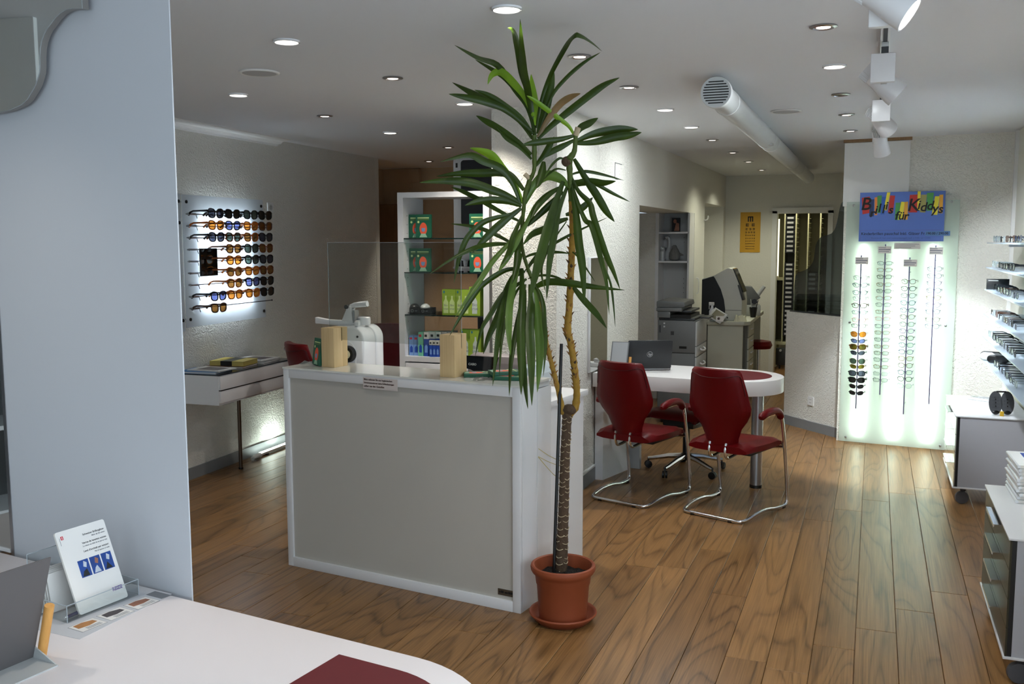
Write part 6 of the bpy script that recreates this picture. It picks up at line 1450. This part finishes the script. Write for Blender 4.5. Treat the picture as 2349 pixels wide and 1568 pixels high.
# copier
t = thing('copier', 'large grey floor copier with paper drawers beside the wall opening', 'copier', (-1.88, 8.78, 0))
mat('copier_grey', (100, 102, 102), 0.5); mat('copier_light', (176, 178, 178), 0.45)
MB().box(0, 0.345, 0, 0.56, 0.05, 0.67).build('lower_body', 'copier_grey', t, 0.004)
MB().box(0, 0.345, 0, 0.56, 0.675, 0.975).build('upper_body', 'copier_grey', t, 0.004)
MB().box(0.345, 0.362, 0.01, 0.55, 0.74, 0.965).build('front_cover', 'copier_light', t, 0.004)
for z0, z1 in ((0.64, 0.735), (0.47, 0.635), (0.28, 0.465), (0.07, 0.275)):
    d = MB().box(0.345, 0.362, 0.01, 0.55, z0, z1).build('paper_drawer', 'copier_light', t, 0.004)
    MB().tube(smooth_path([(0.362, 0.2, (z0 + z1) / 2 + 0.01), (0.385, 0.22, (z0 + z1) / 2 - 0.005), (0.385, 0.36, (z0 + z1) / 2 - 0.005), (0.362, 0.38, (z0 + z1) / 2 + 0.01)], 3), 0.008, 8).build('handle', 'white_lacquer', d)
MB().box(0.0, 0.34, 0.02, 0.54, 0.978, 1.0).build('output_tray', 'dark_grey', t, 0.004)
MB().box(0.10, 0.30, 0.01, 0.5, 1.0, 1.03).build('output_slot', 'black', t, smooth=False)
MB().box(-0.01, 0.11, 0.0, 0.54, 1.0, 1.06).build('scanner_column', 'copier_grey', t, 0.004)
MB().box(-0.02, 0.22, -0.01, 0.54, 1.06, 1.095).build('scanner_body', 'copier_grey', t, 0.006)
MB().prism([(-0.02, 1.097), (0.23, 1.097), (0.25, 1.11), (0.24, 1.15), (0.0, 1.16), (-0.02, 1.15)], 0, 0.5, RX(PI / 2) @ T(0, 0, -0.5)).build('document_feeder', 'copier_grey', t, 0.006)
MB().box(0.2, 0.3, 0.05, 0.5, 1.05, 1.07).build('feed_tray', 'dark_grey', t, 0.004)
MB().box(0.36, 0.45, 0.14, 0.4, 0.99, 1.005, T(0, 0, 0) @ RY(-0.0)).build('control_shelf', 'dark_grey', t, 0.003)
for x, z, w_, h_, m in ((0.12, 0.84, 0.03, 0.035, 'dark_grey'), (0.03, 0.735, 0.02, 0.025, 'light_grey'), (0.2, 0.715, 0.07, 0.022, 'black'), (0.01, 0.86, 0.015, 0.07, 'dark_grey'), (0.05, 0.94, 0.015, 0.015, 'light_grey'), (0.05, 0.91, 0.015, 0.015, 'light_grey')):
    MB().box(x, x + w_, -0.002, 0, z, z + h_).build('side_grille', m, t, smooth=False)
for x in (0.04, 0.3):
    for y in (0.05, 0.5): MB().cyl((x - 0.012, y, 0.025), (x + 0.012, y, 0.025), 0.025, 14).build('caster', 'black', t)

# ================================================================== WORKSHOP BENCH
t = thing('workshop_bench', 'pale angled workbench with drawers in front of the eye chart', 'workbench', (-1.64, 10.1, 0))
mat('bench_cream', (196, 196, 180), 0.45)
MB().prism([(0.0, 0.0), (0.385, 0.0), (0.44, 0.08), (0.40, 1.72), (-0.2, 1.72), (-0.2, 0.95), (0.0, 0.95)], 0.83, 0.87).build('worktop', 'bench_cream', t, 0.002)
MB().box(0.005, 0.37, 0.03, 0.06, 0, 0.83).build('end_panel', 'bench_cream', t, smooth=False)
MB().box(-0.15, 0.385, 0.30, 0.78, 0.02, 0.825).build('drawer_cabinet', mat('bench_grey', (120, 120, 112), 0.5), t, smooth=False)
for i in range(6):
    z = 0.68 - i * 0.13
    d = MB().box(0.385, 0.40, 0.31, 0.77, z, z + 0.12).build('drawer', 'bench_cream', t, 0.002)
    MB().box(0.40, 0.418, 0.47, 0.61, z + 0.07, z + 0.082).build('handle', 'white_lacquer', d, 0.002)
MB().box(-0.15, 0.37, 1.66, 1.69, 0, 0.83).build('end_panel', 'bench_cream', t, smooth=False)
BZ = 0.8705
t = thing('edging_machine', 'white curved lens edging machine with black side on the workbench', 'edging machine', (-1.66, 10.22, BZ))
prof = [(0.0, 0), (0.36, 0), (0.365, 0.20), (0.35, 0.3), (0.31, 0.42), (0.255, 0.545), (0.21, 0.56), (0.07, 0.48), (-0.06, 0.44), (-0.06, 0.0)]
side = [(-0.06, 0.02), (0.19, 0.02), (0.19, 0.12), (0.175, 0.22), (0.14, 0.33), (0.075, 0.45), (0.06, 0.468), (-0.06, 0.43)]
MB().prism(prof, 0, 0.42, RX(PI / 2) @ T(0, 0, -0.42)).build('shell', mat('machine_white', (206, 206, 196), 0.4), t, 0.006)
MB().prism(side, 0, 0.006, RX(PI / 2)).build('dark_side_panel', 'black', t, smooth=False)
MB().prism([(0.375, 0.3), (0.27, 0.545), (0.255, 0.55), (0.36, 0.3)], 0.03, 0.3, RX(PI / 2) @ Matrix.Scale(-1, 4, (0, 0, 1))).build('screen_bezel', 'black_gloss', t, smooth=False)
MB().prism([(0.0, 0.0), (0.02, 0.0), (-0.03, 0.16), (-0.05, 0.16)], -0.02, 0.12, T(0.365, 0, 0.22) @ RX(PI / 2) @ Matrix.Scale(-1, 4, (0, 0, 1))).build('lens_chuck', 'dark_grey', t, 0.003)
MB().box(-0.05, 0.36, -0.002, 0, 0.108, 0.112).build('seam', 'dark_grey', t, smooth=False)
MB().cyl((0.215, -0.001, 0.03), (0.215, -0.004, 0.03), 0.008, 10).build('screw', 'black', t)
t = thing('spray_bottle', 'white spray bottle standing beside the edging machine', 'spray bottle', (-1.60, 10.17, BZ))
MB().lathe([(0.03, 0), (0.033, 0.005), (0.033, 0.1), (0.014, 0.14), (0.013, 0.16)], n=20).build('bottle', 'white_gloss', t)
MB().box(-0.035, 0.022, -0.012, 0.012, 0.16, 0.195).build('trigger_head', 'white_matt', t, 0.004)
MB().box(-0.035, -0.027, -0.006, 0.006, 0.12, 0.165).build('trigger', 'white_matt', t, 0.002)
t = thing('tablet_stand', 'small tilted tablet with grey screen at the bench corner', 'tablet', (-1.57, 10.05, BZ), rad(8))
MB().box(-0.08, 0.08, -0.012, 0.0, 0.012, 0.15, RX(rad(-35)) @ RY(rad(35))).build('body', 'light_grey', t, 0.004)
MB().box(-0.055, 0.055, -0.0135, -0.012, 0.028, 0.135, RX(rad(-35)) @ RY(rad(35))).build('screen', mat('screen_olive', (112, 112, 92), 0.2), t, smooth=False)
MB().box(-0.03, 0.03, -0.03, 0.05, 0, 0.02).build('foot', 'clear_acrylic', t, 0.003)
t = thing('crumpled_cloth', 'crumpled pale cloth on the bench beside the edging machine', 'cloth', (-1.30, 10.16, BZ))
rr2 = random.Random(8); vs = []; n = 8
for i in range(n):
    for j in range(n):
        e = min(i, j, n - 1 - i, n - 1 - j); vs.append(((i / (n - 1) - .5) * 0.13, (j / (n - 1) - .5) * 0.1, 0.001 + (0.0 if e == 0 else rr2.uniform(0.02, 0.07))))
MB().add(vs, [(i * n + j, (i + 1) * n + j, (i + 1) * n + j + 1, i * n + j + 1) for i in range(n - 1) for j in range(n - 1)]).build('cloth', mat('cloth_cream', (206, 204, 178), 0.9), t)
t = thing('paper_card', 'small flowered card leaning at the bench front edge', 'card', (-1.50, 10.04, BZ))
MB().box(-0.04, 0.04, -0.003, 0.0, 0, 0.06, RX(-0.3)).build('card', 'paper', t, smooth=False)
MB().ball((-0.01, -0.004, 0.032), 0.014, 0.002, 0.014, M=RX(-0.3)).build('printed_flower', 'f_brown', t)
t = thing('lens_meter', 'grey lens meter with eyepiece at the far end of the workbench', 'lens meter', (-1.36, 11.05, BZ), rad(10))
MB().box(-0.12, 0.16, -0.1, 0.12, 0, 0.12).build('base', 'copier_light', t, 0.01)
MB().prism([(-0.12, 0.12), (0.05, 0.12), (0.16, 0.2), (0.06, 0.33), (-0.12, 0.34)], 0, 0.16, RX(PI / 2) @ T(0, 0, -0.1)).build('body', 'copier_grey', t, 0.008)
MB().tube([(0.08, 0, 0.16), (0.2, -0.02, 0.33)], [0.03, 0.02], 12).build('eyepiece', 'light_grey', t)
MB().cyl((0.09, -0.09, 0.16), (0.09, -0.12, 0.16), 0.03, 16).build('dial', 'black', t)
t = thing('pen_cup', 'black pen cup with tools on the workbench', 'pen cup', (-1.24, 10.75, BZ))
MB().lathe([(0.03, 0), (0.045, 0.11), (0.04, 0.11), (0.028, 0.006)], n=18).build('cup', 'black', t)
MB().tube([(0.01, 0, 0.02), (0.05, 0.01, 0.19)], 0.005, 8).build('tool', 'dark_grey', t)
MB().tube([(-0.01, 0.01, 0.02), (-0.03, 0.0, 0.2)], 0.004, 8).build('tool', 'light_grey', t)
t = thing('red_stool', 'round red stool seat peeping out behind the bench drawers', 'stool', (-1.25, 11.45, 0))
MB().lathe([(0.05, 0.44), (0.14, 0.45), (0.16, 0.49), (0.14, 0.535), (0.05, 0.55)], n=28).build('seat', 'red_leather', t)
MB().cyl((0, 0, 0.03), (0, 0, 0.45), 0.025, 14).build('post', 'chrome', t)
MB().lathe([(0.19, 0), (0.19, 0.015), (0.03, 0.035)], n=28).build('base', 'chrome', t)
# door handle and coat hook on the wall between the openings
t = thing('pull_bar', 'slim white handle on the wall beside the copier', 'handle', (-1.8495, 10.62, 0))
MB().tube(smooth_path([(0.0, 0, 1.30), (0.02, 0, 1.29), (0.025, 0, 1.22), (0.02, 0, 1.14), (0.0, 0, 1.13)], 3), 0.006, 8).build('grip', 'white_lacquer', t)
t = thing('coat_hook', 'small white hook at the edge of the far wall recess', 'hook', (-1.8495, 11.05, 0))
MB().tube(smooth_path([(0.0, 0, 1.95), (0.03, 0, 1.95), (0.045, 0, 1.975), (0.04, 0, 2.0)], 3), 0.008, 8).build('hook', 'white_matt', t)
# eye chart
t = thing('eye_chart', 'yellow eye chart poster with black symbols on the back wall', 'eye chart', (-1.655, 12.699, 1.562))
MB().box(0, 0.256, -0.004, 0, 0, 0.518).build('poster', mat('chart_yellow', (202, 152, 34), 0.5), t, smooth=False)
rows = [(0.43, 0.068, 1), (0.355, 0.036, 2), (0.30, 0.025, 3), (0.258, 0.02, 4), (0.22, 0.016, 5), (0.182, 0.014, 5), (0.146, 0.012, 6), (0.112, 0.009, 7), (0.078, 0.008, 8), (0.045, 0.007, 9)]
rr3 = random.Random(2)
for z, h_, n in rows:
    for i in range(n):
        x = 0.128 + (i - (n - 1) / 2) * (0.075 if n == 2 else 0.105 / max(1, n - 1) if n > 3 else 0.045)
        E_ = MB(); s = h_
        E_.box(-s / 2, -s / 2 + s * 0.2, 0, 0.0006, -s / 2, s / 2)
        if h_ > 0.01:
            for q in (-1, 0, 1): E_.box(-s / 2, s / 2, 0, 0.0006, q * s * 0.4 - s * 0.1, q * s * 0.4 + s * 0.1)
        else: E_.box(-s / 2, s / 2, 0, 0.0006, -s / 2, s / 2)
        o = E_.build('chart_symbol', 'print_dark', t, smooth=False); o.location = (x, -0.0046, z); o.rotation_euler = (0, (PI / 2 if n == 1 else rr3.choice((0, PI / 2, PI, -PI / 2))), 0)
# stock room rack seen through the doorway
t = thing('lens_stock_rack', 'cream rack of black lens drawers in the room behind', 'rack', (-1.26, 13.25, 0))
mat('rack_cream', (216, 212, 176), 0.5)
for x in (0.0, 0.11, 0.255, 0.41, 0.565, 0.67): MB().box(x, x + 0.016, 0, 0.4, 0.35, 2.08).build('upright', 'rack_cream', t, smooth=False)
MB().box(0, 0.69, 0, 0.4, 2.08, 2.1).build('top', 'rack_cream', t, smooth=False)
MB().box(0, 0.69, 0, 0.4, 0.31, 0.35).build('bottom', 'rack_cream', t, smooth=False)
MB().box(0, 0.69, 0.38, 0.4, 0.35, 2.08).build('back', mat('rack_back', (150, 144, 110), 0.6), t, smooth=False)
for x in (0.02, 0.64): MB().box(x, x + 0.03, 0.02, 0.38, 0, 0.31).build('foot', 'rack_cream', t, smooth=False)
MB().box(0.016, 0.11, 0.0, 0.38, 1.18, 1.21).build('shelf', 'rack_cream', t, smooth=False)
def drw(x, z, w_=0.13):
    d = MB().box(x, x + w_, 0.005, 0.36, z, z + 0.056).build('drawer', 'black', t, smooth=False)
    MB().box(x + 0.02, x + w_ - 0.03, 0.002, 0.005, z + 0.016, z + 0.042).build('label', 'paper_grey', d, smooth=False)
for i in range(26):
    if i in (8, 9): continue
    drw(0.128, 1.985 - i * 0.0622)
for x0 in (0.273, 0.427, 0.582):
    for i in range(27):
        z = 2.0 - i * 0.0622
        if x0 == 0.427 and i in (12, 13, 14, 15, 20, 21, 22, 23, 24, 25): drw(x0, z - 0.02); continue
        if x0 != 0.427 and i > 21: drw(x0, z - 0.02, 0.13 if x0 < 0.5 else 0.08); continue
        MB().box(x0, x0 + 0.02, 0.0, 0.34, z, z + 0.006).build('runner', 'rack_back', t, smooth=False)
t = thing('upright_lamp', 'pale upright light tube beside the lens drawers', 'lamp', (-1.225, 13.22, 0))
MB().cyl((0, 0, 1.24), (0, 0, 2.0), 0.02, 14).build('tube', emis('stock_tube', (255, 250, 210), 1.6), t)
l_ = bpy.data.lights.new('stock_room_fill', 'AREA'); l_.shape = 'RECTANGLE'; l_.size = 0.9; l_.size_y = 0.15; l_.energy = STOCK_FILL_W; l_.color = (1.0, 0.97, 0.72)  # fill light with an unseen lamp, added to brighten the back rooms
lo = bpy.data.objects.new('stock_room_fill', l_); COL.objects.link(lo); lo.location = (-0.8, 12.98, 2.52)
sl = thing('added_stock_lamp', 'added flat ceiling lamp, unseen behind the doorway of the stock room', 'lamp', (-0.8, 12.98, CEIL))
MB().box(-0.45, 0.45, -0.1, 0.1, -0.02, -0.0005).build('housing', 'white_matt', sl)
MB().cyl((0, 0, 1.2105), (0, 0, 1.24), 0.028, 14).build('base', 'rack_cream', t)
t = thing('stock_heater', 'dark panel heater under the lens rack', 'heater', (-1.2, 13.1, 0))
MB().box(0, 0.3, 0, 0.06, 0.05, 0.28).build('panel', 'dark_grey', t, 0.006)
MB().cyl((0.06, -0.01, 0.25), (0.06, -0.035, 0.25), 0.016, 14).build('valve', 'light_grey', t)
for x in (0.04, 0.25): MB().box(x, x + 0.02, 0.01, 0.05, 0, 0.05).build('foot', 'black', t)
# smoked glass on the low wall
t = thing('smoked_glass_screen', 'smoked glass screen with wavy edge on the low plaster wall', 'glass screen', (-0.753, 9.165, 0), LOA)
g = [(0.0, 1.0575), (0.022, 1.071), (0.032, 1.2), (0.042, 1.32), (0.051, 1.388), (0.065, 1.41), (0.087, 1.424), (0.13, 1.432), (0.177, 1.444), (0.22, 1.463), (0.252, 1.486), (0.28, 1.516), (0.296, 1.545), (0.304, 1.6), (0.314, 1.666), (0.333, 1.705), (0.363, 1.736), (0.39, 1.749), (0.419, 1.755), (0.47, 1.764), (0.518, 1.777), (0.545, 1.8), (0.565, 1.83), (0.58, 1.875), (0.593, 1.927), (0.606, 1.985), (0.626, 2.034), (0.655, 2.057), (0.694, 2.065), (0.74, 2.068), (0.74, 1.0575)]
MB().prism(g, 0, 0.008, T(0, 0.055, 0) @ RX(PI / 2)).build('pane', 'smoked_glass', t, smooth=False)
MB().box(0.0, 0.74, 0.035, 0.067, 1.0573, 1.068).build('seat_channel', 'dark_grey', t, smooth=False)
t = thing('wall_socket', 'white wall socket low on the short plaster wall', 'socket', (-0.753, 9.165, 0), LOA)
sx = 0.34
MB().prism(rrect(sx, sx + 0.075, 0.23, 0.31, 0.006), 0, 0.01, RX(PI / 2)).build('plate', 'white_matt', t)
for z in (0.255, 0.285):
    for x in (sx + 0.03, sx + 0.045): MB().cyl((x, -0.01, z), (x, -0.0115, z), 0.003, 8).build('pin_hole', 'black', t)

# ================================================================== RIGHT WALL: GLASS SHELVES
mat('shelf_lit_ice', (214, 230, 246), 0.2)  # opaque white-blue stands in for the glow of edge-lit glass
SHZ = [1.699, 1.524, 1.365, 1.188, 1.026, 0.862]
SW_ = ('topmost', 'second', 'third', 'fourth', 'fifth', 'lowest')
for i, z in enumerate(SHZ):
    t = thing('glass_shelf', '%s of the pale glass shelves on the right wall' % SW_[i], 'shelf', (0.75, 5.2, z), 0, 'glass shelves on the right wall')
    MB().box(0.0, 0.25, 0, 2.435, -0.008, 0).build('pane', 'shelf_lit_ice', t, 0.001)
    for y in (0.6, 2.25): MB().box(0.12, 0.25, y, y + 0.012, -0.03, -0.008).build('bracket', 'white_lacquer', t, smooth=False)
    n = (9, 7, 8, 9, 9, 7)[i]
    y = 7.52 if i not in (2, 5) else (7.44 if i == 2 else 7.1)
    rr4 = random.Random(20 + i)
    for k in range(n):
        if y < 5.9: break
        st = rr4.choice(('panto', 'full', 'rect', 'panto', 'round', 'full')); fm = rr4.choice(('f_black', 'f_black', 'f_brown', 'f_clear', 'f_silver', 'f_black', 'f_black'))
        if i < 3 and k < 2 and i != 2: fm = 'f_clear'
        b_ = STY[st][1]
        glasses(st, fm, 'lens_clear', '%s-framed glasses, %s pair from the far end of the %s right-wall shelf' % (WORD[fm], ORD[k], SW_[i]), 'spectacles on the right wall shelves', (0.79, y, z + b_ * 1.12 + STY[st][3] + 0.001), -PI / 2 + rr4.uniform(-.15, .15), 0)
        y -= rr4.uniform(0.145, 0.17)
t = thing('black_display_box', 'black box standing at the far end of the third right-wall shelf', 'box', (0.80, 7.545, SHZ[2] + 0.0005))
MB().box(-0.045, 0.1, 0.02, 0.05, 0, 0.075).build('box', 'black', t, 0.001)
MB().box(-0.035, 0.03, 0.0193, 0.02, 0.06, 0.065).build('print_line', 'light_grey', t, smooth=False)
for i, (x, y, m, lb) in enumerate(((0.80, 7.5, 'dark_grey', 'dark hard glasses case at the far end of the lowest shelf'), (0.83, 7.34, 'light_grey', 'pale and black hard glasses case nearer on the lowest shelf'))):
    t = thing('glasses_case', lb, 'glasses case', (x, y, SHZ[5] + 0.0005), rad(-20), 'glasses cases on the lowest shelf')
    pr = MB(); P = rrect(-0.075, 0.075, 0.0, 0.062, 0.028, 6)
    MB().prism(P, -0.03, 0.0, RX(PI / 2)).build('shell', m, t, 0.008, 3)
    MB().prism(rrect(-0.07, 0.07, 0.002, 0.056, 0.026, 6), 0.0, 0.026, RX(PI / 2)).build('lid', 'light_grey' if i == 0 else 'black', t, 0.008, 3)
# ================================================================== MOBILE DRAWER CABINETS
mat('door_glass_olive', (58, 54, 40), 0.3, spec=0.3)
mat('door_reflect_pale', (205, 206, 196), 0.1, 0.6)  # pale colour stands in for the lit display mirrored in the fronts
def mobile_cabinet(label, x, y, L, front):
    t = thing('mobile_cabinet', label, 'drawer cabinet', (x, y, 0), 0, 'mobile drawer cabinets')
    W_, zb, zt = 0.44, 0.112, 0.59
    MB().box(0.0, W_, 0.0, L, zt - 0.008, zt).build('top_plate', 'white_lacquer', t, 0.001)
    MB().box(0.0, W_, 0.0, L, zb, zb + 0.01).build('bottom_plate', 'white_lacquer', t, 0.001)
    MB().box(0.03, W_ - 0.01, 0.006, L - 0.006, zb + 0.01, zt - 0.008).build('carcass', mat('carcass_grey', (176, 176, 182), 0.5, bump=(500, 0.04, 0.001)), t, smooth=False)
    MB().box(0.012, 0.03, 0.008, L - 0.008, zb + 0.01, zt - 0.008).build('recess', 'black', t, smooth=False)
    hh = (zt - zb - 0.02) / 4
    for i in range(4):
        z0 = zb + 0.011 + i * hh
        d = MB().box(0.006, 0.013, 0.004, L - 0.004, z0, z0 + hh - 0.003).build('drawer_front', front, t, smooth=False)
        MB().prism([(0.006, z0 + hh - 0.012), (-0.026, z0 + hh - 0.012), (-0.026, z0 + hh - 0.024), (-0.023, z0 + hh - 0.024), (-0.023, z0 + hh - 0.015), (0.006, z0 + hh - 0.015)], L * 0.3, L * 0.62, RX(PI / 2) @ Matrix.Scale(-1, 4, (0, 0, 1))).build('handle', 'chrome', d, smooth=False)
    for cx in (0.065, W_ - 0.06):
        for cy in (0.06, L - 0.06):
            c = MB().lathe([(0.02, -0.015), (0.04, -0.013), (0.0425, -0.006), (0.0425, 0.006), (0.04, 0.013), (0.02, 0.015)], n=26, M=T(cx, cy, 0.0425) @ RZ(0.15) @ RX(PI / 2)).build('caster', mat('caster_grey', (86, 86, 90), 0.5), t)
            MB().box(cx - 0.012, cx + 0.02, cy - 0.022, cy + 0.022, 0.088, 0.112).build('caster_fork', 'dark_grey', t, 0.003)
    return t
mobile_cabinet('white mobile drawer cabinet by the lit display, whose pale reflection is painted on its fronts', 0.522, 6.66, 0.90, 'door_reflect_pale')
mobile_cabinet('white mobile drawer cabinet with dark olive fronts nearest the camera', 0.515, 3.95, 0.86, 'door_glass_olive')
TZ = 0.5905
t = thing('calculator', 'grey flat calculator on the farther drawer cabinet', 'calculator', (0.75, 7.38, TZ), rad(55))
MB().prism(rrect(-0.05, 0.05, -0.09, 0.09, 0.012), 0, 0.018).build('body', 'light_grey', t, 0.004)
MB().box(-0.038, 0.038, 0.045, 0.075, 0.018, 0.0188).build('display', mat('lcd_green', (120, 130, 116), 0.2), t, smooth=False)
MB().box(-0.042, 0.042, -0.08, 0.035, 0.018, 0.0187).build('keypad', 'mid_grey', t, smooth=False)
for i in range(4):
    for j in range(4): MB().box(-0.038 + i * 0.02, -0.022 + i * 0.02, -0.075 + j * 0.027, -0.056 + j * 0.027, 0.0187, 0.021).build('key', 'copier_light', t, smooth=False)
t = thing('pupil_ruler', 'dark grey double-oval frame gauge standing on the farther drawer cabinet', 'frame gauge', (0.798, 6.75, TZ), rad(12))
mat('gauge_grey', (74, 76, 80), 0.5)
gp = MB()
LeanG = T(0, 0, 0.003) @ RX(-0.18)
for s in (-1, 1):
    P = [(s * 0.036 + 0.041 * math.cos(a) * (1.0), 0.08 + 0.076 * math.sin(a)) for a in [2 * PI * i / 30 for i in range(30)]]
    MB().prism(P, 0, 0.004, LeanG @ RX(PI / 2)).build('plate', 'gauge_grey', t, smooth=False)
    for k in range(3): MB().cyl((s * 0.036, -0.0045, 0.06 + k * 0.022), (s * 0.036, -0.006, 0.06 + k * 0.022), 0.0042, 10, M=LeanG).build('marker_dot', 'black', t)
    for k in range(4): MB().box(s * 0.036 - 0.024, s * 0.036 + 0.024, -0.0048, -0.004, 0.05 + k * 0.022, 0.0512 + k * 0.022, LeanG).build('scale_line', 'dark_grey', t, smooth=False)
    MB().ball((s * 0.034, -0.004, 0.02), 0.022, 0.006, 0.012, M=LeanG).build('foot_pad', 'black', t)
MB().box(-0.03, 0.03, -0.006, 0.002, 0.148, 0.158, LeanG).build('top_clip', 'black', t, 0.002)
MB().box(-0.011, 0.011, -0.012, 0.004, 0.0, 0.03).build('yellow_foot', mat('foot_yellow', (206, 164, 40), 0.4), t, 0.002)
# stack of magazines on the near cabinet
for k in range(11):
    lb = 'topmost magazine, with blue cover, of the stack on the nearest drawer cabinet' if k == 10 else 'white magazine in the stack on the nearest drawer cabinet, %s from the bottom' % ORD[k]
    t = thing('magazine', lb, 'magazine', (0.715 + (k * 37 % 5 - 2) * 0.0022, 4.655 + (k * 53 % 7 - 3) * 0.002, TZ + k * 0.0152), rad(2 + (k % 3) - 1), 'magazines stacked on the near cabinet')
    MB().box(-0.105, 0.105, -0.1485, 0.1485, 0.0015, 0.0125).build('pages', 'paper', t, smooth=False)
    MB().box(-0.1055, 0.106, -0.149, 0.149, 0.0, 0.0015).build('back_cover', 'light_grey', t, smooth=False)
    MB().box(-0.1055, 0.106, -0.149, 0.149, 0.0125, 0.014).build('front_cover', 'white_matt', t, smooth=False)
    MB().cyl((-0.105, -0.149, 0.007), (-0.105, 0.149, 0.007), 0.007, 10).build('spine', 'white_gloss', t)
    if k == 10: MB().box(-0.06, 0.1, -0.12, 0.12, 0.014, 0.0143).build('cover_print', mat('cover_blue', (70, 90, 170), 0.4), t, smooth=False)
